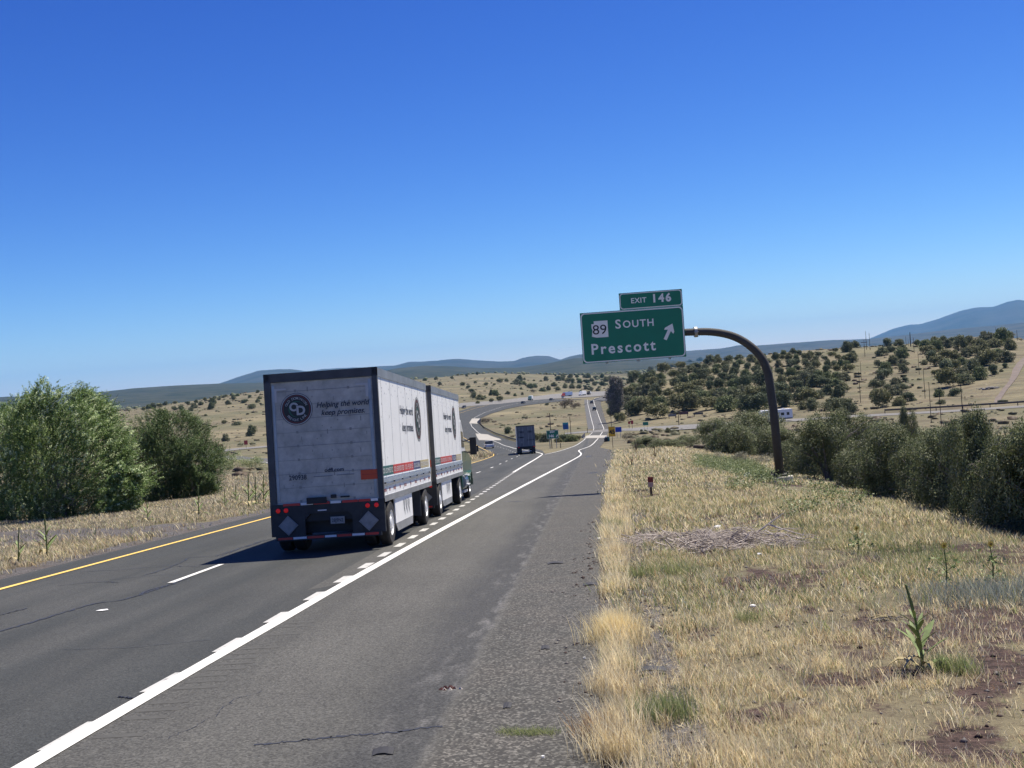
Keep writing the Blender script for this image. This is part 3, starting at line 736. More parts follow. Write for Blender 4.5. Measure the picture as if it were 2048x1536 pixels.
M_SMUD = mat('grime_grey', (.30, .29, .26), .7)
M_SCUF = mat('scuffed_white', (.52, .51, .49), .6)
M_SEAM = mat('panel_seam', (.20, .21, .23), .6)
M_TXT = mat('dark_lettering', (.025, .035, .06), .5)
M_GRN = mat('logo_green', (.012, .10, .06), .45); M_LBLK = mat('logo_black', (.015, .018, .018), .45); M_LMAR = mat('logo_maroon', (.13, .025, .025), .45)
M_SILV = mat('logo_silver', (.42, .42, .42), .45)
M_PLAC = mat('placard_grey', (.25, .255, .255), .5, var=.3, scale=6); M_ORG = mat('orange_placard', (.55, .07, .02), .5)
M_SKG = mat('skirt_art_grey', (.16, .17, .18), .5)
C_OD = [('OD·DOMESTIC', (.03, .12, .11)), ('OD·EXPEDITED', (.50, .045, .04)), ('OD·PEOPLE', (.55, .05, .045)), ('OD·GLOBAL', (.05, .06, .16)), ('OD·TECHNOLOGY', (.48, .40, .22))]
def logo(mb, c, X, Y, N, r):
    c = np.array(c, float); X = np.array(X, float); Y = np.array(Y, float); N = np.array(N, float)
    flat(mb, disc(r), c+N*.002, X, Y, M_LBLK); flat(mb, disc(r*.97), c+N*.003, X, Y, M_SILV); flat(mb, disc(r*.91), c+N*.004, X, Y, M_LBLK)
    flat(mb, disc(r*.87), c+N*.005, X, Y, M_LMAR); flat(mb, disc(r*.80), c+N*.006, X, Y, M_LBLK); 
    flat(mb, disc(r*.50, 40), c+N*.007, X, Y, M_GRN); flat(mb, [(p[0]+r*.06, p[1]-r*.02) for p in disc(r*.46, 40)], c+N*.008, X, Y, M_LBLK)
    for word, a0, a1, top in (('OLD DOMINION', 155, 25, True), ('FREIGHT LINE', 218, 322, False)):
        for i, ch in enumerate(word):
            if ch == ' ': continue
            a = R(a0+(a1-a0)*i/(len(word)-1)); rr = r*.60 if top else r*.74
            v, f = text2d(ch, r*.15, .01); v = v-np.array([v[:, 0].max()/2, 0])
            er = np.array([math.cos(a), math.sin(a)]); et = np.array([math.sin(a), -math.cos(a)]) if top else np.array([-math.sin(a), math.cos(a)])
            eu = er if top else -er
            q = er*rr+v[:, :1]*et+v[:, 1:2]*eu
            mb.add(c+N*.010+q[:, :1]*X+q[:, 1:2]*Y, f, M_SILV)
    for sz_, bo_, m_, dz in ((.50, .035, M_SILV, .011),):
        put(mb, text2d('O', r*sz_, bo_), c+N*dz-X*r*.44-Y*r*.10, X, Y, m_)
    vd = text2d('D', r*.56, .060); put(mb, vd, c+N*.0125-X*r*.015-Y*r*.36, X, Y, M_LBLK)
    vd = text2d('D', r*.54, .038); put(mb, vd, c+N*.014+X*r*.0-Y*r*.35, X, Y, M_SILV)
def wheel(root, x, s, out, rad=.51, w=.27, dual=True):
    """one wheel end; out = +1 right side, -1 left"""
    t = MB(); q = x
    def tyre(c0):
        prof = [(rad*.60, 0), (rad*.93, .004), (rad*.99, .04), (rad, .07), (rad, w-.07), (rad*.99, w-.04), (rad*.93, w-.004), (rad*.60, w)]
        t.lathe([(r_, -out*a) for r_, a in prof], 'x', (c0, s, rad), 30, M_TYRE, False)
    tyre(q)
    if dual: tyre(q-out*(w+.06))
    o = t.build('wheel', root, smooth=False)
    h = MB(); h.lathe([(rad*.60, -out*.03), (rad*.585, -out*.005), (rad*.54, -out*.012), (rad*.50, -out*.075), (rad*.30, -out*.115), (rad*.27, -out*.02), (rad*.20, out*.0), (rad*.01, out*.0)], 'x', (q, s, rad), 30, M_RIM)
    for k in range(8):
        a = 2*math.pi*k/8; h.lathe([(.018, -out*.07), (.018, -out*.02)], 'x', (q, s+.20*math.cos(a), rad+.20*math.sin(a)), 6, M_RAIL)
    h.build('rim', o); return o
def trailer(root, s0, length=8.45, rear=True, side_logo=True):
    """pup trailer; s0 = rear, x from -1.3 to 1.3"""
    hw_ = 1.3; z0, z1 = 1.10, 4.10
    b = MB()
    b.box((-hw_+.03, s0+.05, z0), (hw_-.03, s0+length, z1-.02), M_TW)
    b.box((-hw_+.01, s0+.03, z1-.20), (hw_-.01, s0+length-.01, z1), M_RAIL)            # roof rail
    b.box((-hw_+.012, s0+.03, 1.03), (hw_-.012, s0+length-.01, 1.17), M_RAIL)          # bottom rail
    for (a0, a1, zz0, zz1) in ((-hw_, -hw_+.15, 1.0, z1+.005), (hw_-.12, hw_, 1.0, z1+.005), (-hw_, hw_, z1-.19, z1+.008)):
        b.box((a0, s0-.01, zz0), (a1, s0+.10, zz1), M_FRM)
    for side in (1, -1):
        N = np.array([side, 0, 0.]); X = np.array([0, side, 0.]); xs = side*(hw_-.03)
        def lab(s): return s if side > 0 else s
        r_ = random.Random(int(s0)+side)
        for k in range(34):                                                            # scuffs and dents
            yy = r_.uniform(.2, length-.3); zz = r_.uniform(1.95, 3.8); q_ = r_.uniform(.01, .05)
            b.box((min(xs, xs+side*.0015), s0+yy, zz), (max(xs, xs+side*.0015), s0+yy+q_, zz+r_.uniform(.01, .09)), M_SCUF)
        y = .62
        while y < length-.2:                                                            # panel seams
            b.box((min(xs, xs+side*.003), s0+y, 1.18), (max(xs, xs+side*.003), s0+y+.010, z1-.20), M_SEAM); y += 1.22
        for k in range(26):                                                            # rivets and scuffs near the top
            yy = .4+k*.32
            b.box((min(xs, xs+side*.003), s0+yy, z1-.34-.12*(k % 3)), (max(xs, xs+side*.003), s0+yy+.02, z1-.30-.12*(k % 3)), M_SEAM)
        # coloured name boxes
        widths = [1.55, 1.75, 1.55, 1.35, 1.75]; yy = .12
        order = C_OD
        for (txt, c), wd_ in zip(order, widths):
            mm = mat('band_'+txt[3:].lower(), c, .5, var=.2, scale=4)
            b.box((min(xs, xs+side*.004), s0+yy, 1.62), (max(xs, xs+side*.004), s0+yy+wd_, 1.84), mm)
            st = s0+yy+.1 if side > 0 else s0+yy+wd_-.1
            put(b, text2d(txt, .12, .015, width=wd_-.2), (xs+side*.007, st, 1.67), X, UPV, M_WREF); yy += wd_+.02
        b.box((min(xs, xs+side*.03), s0+.10, 1.47), (max(xs, xs+side*.03), s0+length-.1, 1.55), M_RUBR)
        b.box((min(xs, xs+side*.018), s0+.10, 1.57), (max(xs, xs+side*.018), s0+length-.1, 1.585), M_RUBR)
        b.box((min(xs, xs+side*.03), s0+.10, 1.385), (max(xs, xs+side*.03), s0+length-.1, 1.435), M_RAIL)
        for yy in (.25, .42, .95, 1.55, 1.73, 2.5, 3.25, 3.45, 4.3, 5.1, 5.3, 6.1, 6.9, 7.1, 7.9, 8.1):
            b.box((min(xs, xs+side*.005), s0+yy, 1.25), (max(xs, xs+side*.005), s0+yy+.11, 1.32), M_DRED)
        for k in range(7): b.box((min(xs, xs+side*.035), s0+.3+1.3*k, 1.43), (max(xs, xs+side*.035), s0+.33+1.3*k, 1.47), M_FRM)
        ll = s0+6.42
        logo(b, (xs+side*.001, ll, 3.0), X, UPV, N, .63)
        t1 = text2d('Helping the world', .22, .02, .25, width=2.35); t2 = text2d('keep promises.', .22, .02, .25, width=2.0)
        st = s0+3.2 if side > 0 else s0+5.6
        put(b, t1, (xs+side*.003, st, 3.10), X, UPV, M_TXT); put(b, t2, (xs+side*.003, st+side*.25, 2.66), X, UPV, M_TXT)
    body = b.build('trailer_box', root)
    # rear door, header and lettering
    d = MB(); y0 = s0-.002
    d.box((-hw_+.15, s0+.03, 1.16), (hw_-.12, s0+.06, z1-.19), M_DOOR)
    for k in range(1, 9):
        zz = 1.16+k*.315; d.box((-hw_+.16, s0+.024, zz), (hw_-.13, s0+.03, zz+.009), M_SMUD if k % 2 else M_SEAM)
    for k in range(60): q_ = random.Random(k); xx = q_.uniform(-1.0, 1.05); zz = q_.uniform(1.2, 3.7); d.box((xx, s0+.0275, zz), (xx+q_.uniform(.005, .03), s0+.03, zz+q_.uniform(.01, .12)), M_SMUD)
    for k in range(9):
        for xx in (-.62, .60): d.box((xx, s0+.022, 1.14+k*.315), (xx+.05, s0+.03, 1.20+k*.315), M_SMUD)
    d.box((-hw_+.17, s0+.020, 1.18), (-hw_+.23, s0+.03, 3.84), M_RAIL); d.box((hw_-.22, s0+.020, 1.18), (hw_-.15, s0+.03, 3.84), M_RAIL)
    for (xa, xb, za, zb) in ((-1.07, -.80, 3.72, 3.76), (-1.07, -1.02, 3.45, 3.72), (.80, 1.08, 3.72, 3.76), (1.02, 1.08, 3.45, 3.72)):
        d.box((xa, s0+.019, za), (xb, s0+.0285, zb), M_SCUF)
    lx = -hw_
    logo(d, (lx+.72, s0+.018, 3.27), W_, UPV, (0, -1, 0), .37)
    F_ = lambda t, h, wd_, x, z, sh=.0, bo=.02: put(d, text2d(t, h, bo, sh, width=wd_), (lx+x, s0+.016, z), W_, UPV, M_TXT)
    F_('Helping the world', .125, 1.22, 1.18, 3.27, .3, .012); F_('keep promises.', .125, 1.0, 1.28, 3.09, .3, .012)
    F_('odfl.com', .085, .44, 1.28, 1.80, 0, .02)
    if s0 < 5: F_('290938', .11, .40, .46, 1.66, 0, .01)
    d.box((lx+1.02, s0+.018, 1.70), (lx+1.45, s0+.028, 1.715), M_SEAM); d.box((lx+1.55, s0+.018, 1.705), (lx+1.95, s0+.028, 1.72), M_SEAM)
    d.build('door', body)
    if rear:
        p = MB(); p.box((lx+2.10, s0+.010, 1.57), (lx+2.50, s0+.022, 1.79), M_ORG); p.box((lx+2.12, s0+.006, 1.68), (lx+2.48, s0+.009, 1.685), M_DRED); p.build('placard', body)
        u = MB()                                                                        # rear sill with its tape, under-ride guard
        u.box((-hw_, s0-.02, .88), (hw_, s0+.10, 1.12), M_FRMD)
        u.prism([(-hw_, .88), (-hw_, .40), (-.72, .36), (-.72, .34), (-.55, .34), (-.55, .72), (-.40, .88)], 'y', s0-.015, s0+.06, M_FRMD)
        u.prism([(hw_, .88), (.46, .88), (.62, .72), (.62, .34), (hw_, .38)], 'y', s0-.015, s0+.06, M_FRMD)
        u.box((-hw_+.1, s0-.05, .30), (hw_-.1, s0+.05, .40), M_FRMD)
        u.box((-.74, s0-.03, .38), (-.52, s0+.02, .90), M_FRMD); u.box((.56, s0-.03, .38), (.78, s0+.02, .90), M_FRMD)
        seq = [(-.98, -.52, 1), (-.50, -.18, 0), (-.16, .27, 1), (.29, .60, 0)]
        for xa, xb, rd_ in ((-1.0, -.62, 1), (-.60, -.32, 0), (-.30, .06, 1), (.08, .32, 0), (.72, .98, 1), (1.0, 1.16, 0)):
            u.box((xa, s0-.026, 1.08), (xb, s0-.019, 1.135), M_RED if rd_ else M_WREF)
        u.box((.35, s0-.026, 1.08), (.70, s0-.019, 1.135), M_RED)
        for xa, xb, rd_ in ((-1.15, -.82, 1), (-.80, -.50, 0), (-.48, -.10, 1), (-.08, .18, 0), (.20, .52, 1), (.54, .82, 0), (.84, 1.14, 1)):
            u.box((xa, s0-.058, .325), (xb, s0-.051, .375), M_RED if rd_ else M_WREF)
        u.box((-.22, s0-.028, .93), (-.02, s0-.021, .955), M_WREF)
        u.box((-.45, s0-.07, 1.10), (.0, s0-.02, 1.24), M_BLK); u.box((.10, s0-.05, 1.20), (.22, s0, 1.28), M_BLK); u.box((.32, s0-.05, 1.20), (.52, s0, 1.235), M_BLK)
        u.build('bumper', body)
        for xx in (-1.12, -.94, .92, 1.12):
            t = MB(); t.lathe([(.052, .0), (.052, -.02), (.03, -.028), (.001, -.03)], 'y', (xx, s0-.02, .985), 16, M_LAMP); t.lathe([(.062, .004), (.062, -.012)], 'y', (xx, s0-.02, .985), 16, M_BLK); t.build('tail_light', body)
        for xx in (-.90, .93):
            t = MB(); rr = .225; y_ = s0-.06
            t.prism([(xx-rr, .64), (xx, .64-rr), (xx+rr, .64), (xx, .64+rr)], 'y', y_, y_+.02, M_PLAC)
            for s_ in (.88,):
                for (p0, p1) in (((-1, 0), (0, 1)), ((0, 1), (1, 0)), ((1, 0), (0, -1)), ((0, -1), (-1, 0))):
                    t.tube([(xx+p0[0]*rr*s_, y_-.002, .64+p0[1]*rr*s_), (xx+p1[0]*rr*s_, y_-.002, .64+p1[1]*rr*s_)], .005, 4, M_SEAM)
            t.build('hazard_placard', body)
        t = MB(); t.box((.06, s0-.03, .62), (.38, s0-.015, .78), M_PLAC); put(t, text2d('28J9N2', .08, .01, width=.26), (.09, s0-.032, .66), W_, UPV, M_TXT); t.build('license_plate', body)
    c = MB()                                                                            # chassis and lower box
    c.box((-.95, s0+.06, .70), (.95, s0+length-.3, 1.03), M_BLK); c.box((-1.0, s0+.3, .42), (1.0, s0+.34, 1.03), M_BLK)
    c.box((-1.0, s0+.85, .42), (1.0, s0+.97, .60), M_BLK)
    c.build('chassis', root)
    for side in (1, -1):
        k = MB(); xs = side*(hw_-.05)
        xa, xb = min(xs, xs-side*.03), max(xs, xs-side*.03)
        k.box((xa, s0+1.75, .42), (xb, s0+4.55, 1.02), M_TW)
        k.prism([(s0+1.75, .42), (s0+2.05, .22), (s0+4.5, .22), (s0+4.55, .42)], 'x', xa+.004, xb-.004, M_RAIL)
        for j in range(3):
            y_ = s0+3.0+.38*j
            k.add([(xs+side*.004, y_+dx, z) for dx, z in ((0, .95), (.10, .90), (.14, .74), (.22, .70), (.26, .52), (.17, .60), (.08, .68), (.05, .82))], [tuple(range(8))], M_SKG)
            k.add([(xs+side*.004, y_+.2+dx, z) for dx, z in ((0, .93), (.09, .88), (.07, .76), (.0, .70))], [(0, 1, 2, 3)], M_SKG)
        k.build('side_skirt', root)
    for side in (1, -1): wheel(root, side*1.29, s0+.92, side)
    return body
slope_rot = (-math.atan(.06), 0, 0)
truck = empty('double_trailer_truck', (-5.79, 25.28, float(P(25.28))+.012), slope_rot); truck.scale = (1.012, 1, 1.005)
tag(truck, 'tractor pulling two short white trailers in the right lane, rear door with a round logo', 'truck')
trailer(truck, 0.0); trailer(truck, 9.45, rear=True)
dl = MB(); dl.box((-.9, 6.1, .75), (.9, 7.9, .95), M_BLK); dl.tube([(0, 7.9, .85), (0, 9.6, .7)], .06, 8, M_BLK); dl.box((-1.0, 6.9, .42), (1.0, 7.05, .6), M_BLK)
dl.box((-1.24, 6.15, .30), (-.75, 6.18, 1.0), M_BLK); dl.box((.75, 6.15, .30), (1.24, 6.18, 1.0), M_FRM)
dl.build('dolly', truck)
for side in (1, -1): wheel(truck, side*1.29, 7.0, side)
dl = MB(); 
M_CABG = mat('cab_green', (.012, .075, .048), .35, .0, var=.15, scale=2, coat=.5); M_CABW = mat('cab_white', (.70, .71, .70), .35, coat=.4)
M_GLASS = mat('dark_glass', (.02, .025, .03), .08)
# tractor: day cab with white upper part, green lower part and hood
s1 = 18.55
cb = MB(); hwc = 1.16
cb.prism([(s1, 1.0), (s1, 1.55), (s1+1.75, 1.55), (s1+1.95, 1.95), (s1+3.6, 1.72), (s1+4.15, 1.45), (s1+4.25, .75), (s1+4.05, .55), (s1+2.2, .55), (s1+1.9, .45), (s1, .45)], 'x', -hwc, hwc, M_CABG)
cb.prism([(s1, 1.56), (s1, 2.0), (s1+1.80, 2.0), (s1+1.74, 1.56)], 'x', -hwc+.003, hwc-.003, M_CABG)
cb.prism([(s1+.02, 2.0), (s1+.12, 3.05), (s1+.9, 3.15), (s1+1.45, 2.75), (s1+1.80, 2.0)], 'x', -hwc+.006, hwc-.006, M_CABW)
cb.prism([(s1+.02, 3.05), (s1+.10, 3.72), (s1+.5, 3.74), (s1+1.2, 3.0), (s1+.4, 3.0)], 'x', -hwc+.04, hwc-.04, M_CABW)
for side in (1, -1):
    xs = side*hwc; a, b_ = min(xs, xs+side*.006), max(xs, xs+side*.006)
    cb.prism([(s1+.55, 2.08), (s1+.60, 2.72), (s1+1.25, 2.68), (s1+1.60, 2.08)], 'x', a, b_, M_GLASS)
    cb.box((a, s1+.45, 1.0), (b_, s1+.47, 2.0), M_LBLK)
cb.prism([(s1+1.50, 2.66), (s1+1.54, 2.68), (s1+1.86, 2.02), (s1+1.82, 1.98)], 'x', -1.0, 1.0, M_GLASS)
cb.build('cab', truck, bevel=.03)
gm_ = MB(); gm_.box((-hwc-.004, s1-.02, 1.92), (hwc+.004, s1+1.85, 2.0), M_WREF); gm_.build('cab_stripe', truck)
for side in (1, -1):
    f = MB(); c0 = side*1.02
    pts = [(s1+2.45+.62*math.cos(a), .50+.62*math.sin(a)) for a in np.linspace(0, math.pi, 10)]; inn = [(s1+2.45+.54*math.cos(a), .50+.54*math.sin(a)) for a in np.linspace(math.pi, 0, 10)]
    f.prism(pts+inn, 'x', min(c0-.18*side, c0+.28*side), max(c0-.18*side, c0+.28*side), M_CABG); f.build('fender', truck)
    t = MB(); t.lathe([(.05, 0), (.30, .01), (.31, .06), (.31, 1.04), (.30, 1.09), (.05, 1.1)], 'y', (side*.98, s1+.35, .72), 20, M_RAIL)
    t.box((side*1.0-.2, s1+.3, .30), (side*1.0+.2, s1+1.5, .38), M_WREF)
    for z_ in (.58, .95): t.box((min(side*1.2, side*1.34), s1+.45, z_), (max(side*1.2, side*1.34), s1+1.3, z_+.05), M_WREF)
    t.build('fuel_tank', truck)
    mr = MB(); mr.box((side*1.52-.13, s1+1.55, 1.75), (side*1.52+.13, s1+1.68, 2.45), M_BLK); mr.tube([(side*1.15, s1+1.5, 2.3), (side*1.50, s1+1.6, 2.42)], .025, 6, M_BLK); mr.tube([(side*1.15, s1+1.5, 1.9), (side*1.50, s1+1.6, 1.8)], .025, 6, M_BLK)
    mr.build('mirror', truck, bevel=.03)
    hm = MB(); hm.tube([(side*1.05, s1+3.0, 1.8), (side*1.48, s1+3.05, 2.0)], .018, 6, M_BLK); hm.box((side*1.50-.10, s1+3.0, 1.85), (side*1.50+.10, s1+3.1, 2.10), M_BLK); hm.build('hood_mirror', truck, bevel=.02)
    wheel(truck, side*1.27, s1-1.95, side); wheel(truck, side*1.20, s1+2.45, side, dual=False)
fr = MB(); fr.box((-.45, s1-3.0, .75), (.45, s1+3.6, .98), M_BLK); fr.build('tractor_frame', truck)

# ------------------------------------------------------------------ the second truck and the cars
M_TRK2 = mat('grey_trailer_door', (.15, .16, .175), .6, var=.3, scale=1.2); M_TRK2B = mat('dark_trailer_panel', (.055, .06, .07), .6)
p2 = at(1054, 908.5)
t2 = empty('box_trailer_truck', p2, (-.057, 0, R(3.6)))
tag(t2, 'dark grey box trailer truck driving ahead near the fork of the road', 'truck')
b = MB(); b.box((-1.3, .03, 1.12), (1.3, 14.6, 4.12), M_TW); b.box((-1.3, 0, 1.0), (1.3, .03, 4.12), M_TRK2); b.box((-1.32, -.03, 3.98), (1.32, .1, 4.14), M_FRM)
b.build('trailer_box', t2)
for sx in (-1, 1):
    d = MB(); x0, x1 = (-1.24, -.02) if sx < 0 else (.02, 1.24)
    d.box((x0, -.035, 1.15), (x1, 0, 3.95), M_TRK2); d.box((x0+.25, -.042, 3.05), (x1-.25, -.035, 3.35), M_TRK2B)
    d.tube([(x0+.35, -.06, 1.2), (x0+.35, -.06, 3.9)], .02, 6, M_RAIL); d.tube([(x1-.35, -.06, 1.2), (x1-.35, -.06, 3.9)], .02, 6, M_RAIL)
    if sx < 0:
        d.box((x0+.2, -.045, 2.35), (x1-.25, -.035, 2.55), M_LBLK); d.add([(x0+.45, -.05, 1.75), (x0+.62, -.05, 1.58), (x0+.79, -.05, 1.75), (x0+.62, -.05, 1.92)], [(0, 1, 2, 3)], M_PLAC)
    else: d.box((x0+.1, -.045, 1.95), (x1-.1, -.035, 2.1), M_FRM)
    d.build('door', t2)
    t = MB(); t.box((sx*.95-.28, -.08, .25), (sx*.95+.28, -.05, 1.0), M_BLK); t.build('mud_flap', t2)
    t = MB(); t.box((sx*1.1-.1, -.07, 1.0), (sx*1.1+.1, -.04, 1.08), M_LAMP); t.build('tail_light', t2)
b = MB(); b.box((-1.25, -.06, .92), (1.25, .1, 1.12), M_BLK); b.box((-1.1, -.06, .42), (1.1, .02, .52), M_WREF); b.box((-.5, .1, .7), (.5, 14.5, 1.1), M_BLK); b.build('bumper', t2)
for sx in (-1, 1):
    for s_ in (.8, 2.0, 14.9): wheel(t2, sx*1.28, s_, sx)
b = MB(); b.prism([(14.9, .9), (14.9, 3.7), (16.8, 3.6), (17.3, 2.0), (19.0, 1.7), (19.1, .6), (14.9, .6)], 'x', -1.2, 1.2, M_CABW); b.build('cab', t2)

M_CTY = M_TYRE
def car(name, L, Wd, Hh, paintm, kind='sedan'):
    r0 = empty(name)
    b = MB(); hb = Hh*.56; w = Wd/2
    body = [(0, .35), (0, hb*.95), (.12*L, hb), (.98*L*.72, hb), (.96*L, hb*.80), (L, .55), (L, .28), (.03*L, .25)]
    b.prism(body, 'x', -w, w, paintm)
    if kind == 'sedan': cab = [(.06*L, hb-.01), (.20*L, Hh), (.55*L, Hh), (.74*L, hb-.01)]
    else: cab = [(.01*L, hb-.01), (.06*L, Hh), (.56*L, Hh), (.73*L, hb-.01)]
    b.build('body', r0, bevel=.06)
    g = MB(); g.prism(cab, 'x', -w*.84, w*.84, M_GLASS); g.build('window', r0, bevel=.04)
    t = MB(); t.prism([(cab[1][0], Hh-.01), (cab[1][0]+.04, Hh+.035), (cab[2][0]-.04, Hh+.035), (cab[2][0], Hh-.01)], 'x', -w*.80, w*.80, paintm); t.build('roof', r0, bevel=.01)
    for sx in (-1, 1):
        for s_ in (.18*L, .80*L):
            t = MB(); t.lathe([(.15, 0), (.33, .0), (.34, -sx*.03), (.34, -sx*.2), (.15, -sx*.21)], 'x', (sx*w, s_, .34), 18, M_CTY); o = t.build('wheel', r0)
            t = MB(); t.lathe([(.21, sx*.003), (.18, -sx*.02), (.02, sx*.0)], 'x', (sx*w, s_, .34), 12, M_RIM); t.build('rim', o)
        t = MB(); t.box((sx*w*.78-.16, -.015, hb*.72), (sx*w*.78+.16, .02, hb*.88), M_DRED); t.build('tail_light', r0)
        t = MB(); t.box((sx*w*.75-.16, L*.985, .55), (sx*w*.75+.16, L+.015, .66), M_WREF); t.build('headlight', r0)
        t = MB(); t.box((sx*(w+.08)-.08, .66*L, hb), (sx*(w+.08)+.08, .69*L, hb+.13), paintm); t.build('mirror', r0)
    t = MB(); t.box((-.26, -.02, hb*.5), (.26, .0, hb*.66), M_WREF); t.build('license_plate', r0)
    return r0
def heading(px, py, qx, qy):
    a = at(px, py); b_ = at(qx, qy); return -math.atan2(b_[0]-a[0], b_[1]-a[1])
P_WH = mat('white_car_paint', (.72, .73, .75), .3, coat=.6); P_BK = mat('black_car_paint', (.015, .015, .018), .3, coat=.6); P_DK = mat('dark_grey_car_paint', (.05, .055, .065), .3, coat=.6)
def place(o, px, py, rz, lift=.05, sc=1.0):
    q = at(px, py); o.location = (q[0], q[1], q[2]+lift_of(q, lift)); o.rotation_euler = (0, 0, rz); o.scale = (sc,)*3
c1 = car('passing_car', 4.6, 1.85, 1.48, P_WH); tag(c1, 'white sedan driving away toward the bridge on the highway', 'car'); place(c1, 979, 897.5, heading(979, 897.5, 955, 886), sc=1.12)
c1.rotation_euler = (-.045, 0, heading(979, 897.5, 955, 886))
for px, py, paintm, lab, h_ in ((1189, 821.5, P_BK, 'black car on the straight ramp, the nearer of two', (1186, 812)), (1183.5, 808, P_DK, 'dark car on the straight ramp, farther than the other', (1180, 800)),
        (1101, 801.5, P_DK, 'dark car on the far highway below the red truck', (1125, 799)), (1125.5, 797.3, P_WH, 'small white car on the far highway beside the red and blue truck', (1145, 795)),
        (1044.5, 808, P_BK, 'black car on the far highway just behind the white delivery truck', (1070, 805)), (930, 816.5, P_BK, 'black pickup shaped car on the far highway near the tractor roof', (905, 822))):
    o = car('distant_car', 4.6, 1.85, 1.55, paintm, 'suv'); tag(o, lab, 'car', 'distant cars on the far roads'); place(o, px, py, heading(px, py, *h_), sc=1.15)
def far_truck(name, px, py, hd, cabm, boxm, L, lab, flip=False, boxh=4.0):
    o = empty(name); tag(o, lab, 'truck')
    b = MB(); b.box((-1.3, 0, 1.1), (1.3, L, boxh), boxm); b.build('cargo_box', o)
    b = MB(); b.prism([(L+.2, .6), (L+.2, 3.2), (L+1.4, 3.1), (L+2.1, 1.9), (L+3.1, 1.7), (L+3.2, .6)], 'x', -1.2, 1.2, cabm); b.build('cab', o, bevel=.05)
    b = MB(); b.prism([(L+1.3, 2.9), (L+1.9, 2.0), (L+2.0, 2.0), (L+1.45, 3.0)], 'x', -1.05, 1.05, M_GLASS); b.build('windscreen', o)
    b = MB(); b.box((-.6, .2, .6), (.6, L+2.6, 1.1), M_BLK); b.build('chassis', o)
    for sx in (-1, 1):
        for s_ in (1.4, 2.6, L+2.3): wheel(o, sx*1.28, s_, sx)
    place(o, px, py, hd, sc=1.0); return o
M_TRED = mat('truck_red', (.42, .05, .03), .5); M_TBLU = mat('trailer_light_blue', (.30, .40, .60), .5); M_TTEAL = mat('cab_teal', (.05, .13, .13), .5)
def ang(px, py, d): return d
far_truck('delivery_truck', 1063.5, 800.5, heading(1063, 800, 1043, 803), M_TTEAL, M_TW, 5.6, 'small white box truck with dark cab on the far highway', boxh=3.6)
far_truck('red_truck', 1143, 792.5, heading(1143, 792.5, 1121, 794.2), M_TRED, M_TBLU, 12.5, 'red cab truck with pale blue trailer on the far highway')
far_truck('white_truck', 1170, 790.6, heading(1170, 790.6, 1147, 793.4), M_CABW, M_TW, 12.0, 'white truck with long white trailer at the far merge')
far_truck('short_white_truck', 1180, 789.3, heading(1180, 789.3, 1170, 790.6), M_BLK, M_CABW, 3.0, 'short white truck close behind the long white trailer', boxh=3.0)
# camper trailer with a towing pickup hidden by the pole
M_CMP = mat('camper_white', (.70, .71, .72), .4); M_CMPG = mat('camper_grey', (.12, .13, .15), .5)
cm = empty('camper_trailer'); tag(cm, 'white fifth wheel camper on the crossroad beside the sign pole', 'camper')
b = MB(); b.prism([(0, .55), (0, 3.3), (.3, 3.45), (8.9, 3.45), (9.5, 2.9), (9.3, 2.0), (7.3, 1.6), (7.1, .55)], 'x', -1.22, 1.22, M_CMP); b.box((-1.235, .1, .55), (1.235, 7.1, .95), M_CMPG); b.build('camper_body', cm, bevel=.05)
for side in (-1, 1):
    for (a0, a1, z0, z1) in ((1.0, 1.8, 1.7, 2.5), (2.6, 3.6, 1.7, 2.5), (5.2, 5.9, 1.9, 2.6), (7.6, 8.5, 2.3, 2.9)):
        t = MB(); xs = side*1.22; t.box((min(xs, xs+side*.02), a0, z0), (max(xs, xs+side*.02), a1, z1), M_GLASS); t.build('window', cm)
    t = MB(); t.box((min(side*1.22, side*1.24), 4.2, .7), (max(side*1.22, side*1.24), 4.85, 2.6), M_CMPG); t.build('door', cm)
    for s_ in (2.6, 3.6): wheel(cm, side*1.2, s_, side, rad=.36, w=.2, dual=False)
for y_ in (2.0, 5.0): t = MB(); t.box((-.4, y_, 3.44), (.4, y_+.8, 3.68), M_CMP); t.build('roof_vent', cm)
place(cm, 1583, 841, heading(1583, 841, 1525, 846)); 
pk = car('pickup_truck', 5.8, 2.0, 1.95, P_DK, 'suv'); tag(pk, 'dark pickup towing the white camper, mostly behind bushes', 'pickup'); place(pk, 1528, 845, heading(1583, 841, 1525, 846))

# ------------------------------------------------------------------ overhead exit sign
M_SGN = mat('sign_green', (.004, .195, .105), .45, var=.12, scale=1.5); M_SLET = mat('sign_letter_white', (.90, .87, .78), .4); M_SBLK = mat('sign_black', (.01, .01, .01), .5)
M_STEEL = mat('galvanised_steel', (.34, .34, .33), .5, .6, var=.2, scale=3)
M_POLE = mat('weathering_steel_pole', (.060, .057, .051), .8, .0, var=.3, scale=2.5, bump=.15)
YS = 45.0
ll = on_plane(1140+92/3.49, 560+585/3.49, YS)
sg = empty('exit_sign_gantry', tuple(np.array([*at(1562, 971)[:2], 0])+np.array([0, 0, at(1562, 971)[2]])))
tag(sg, 'large green highway exit sign for route 89 hung from a curved dark steel pole', 'road sign')
bx, by, bz = sg.location
def rel(p): return (p[0]-bx, p[1]-by, p[2]-bz)
def rrect(x0, y0, x1, y1, r, n=6):
    out = []
    for cx, cy, a0 in ((x1-r, y1-r, 0), (x0+r, y1-r, 90), (x0+r, y0+r, 180), (x1-r, y0+r, 270)):
        for k in range(n+1): a = R(a0+90*k/n); out.append((cx+r*math.cos(a), cy+r*math.sin(a)))
    return out
PW, PH = 4.10, 2.02
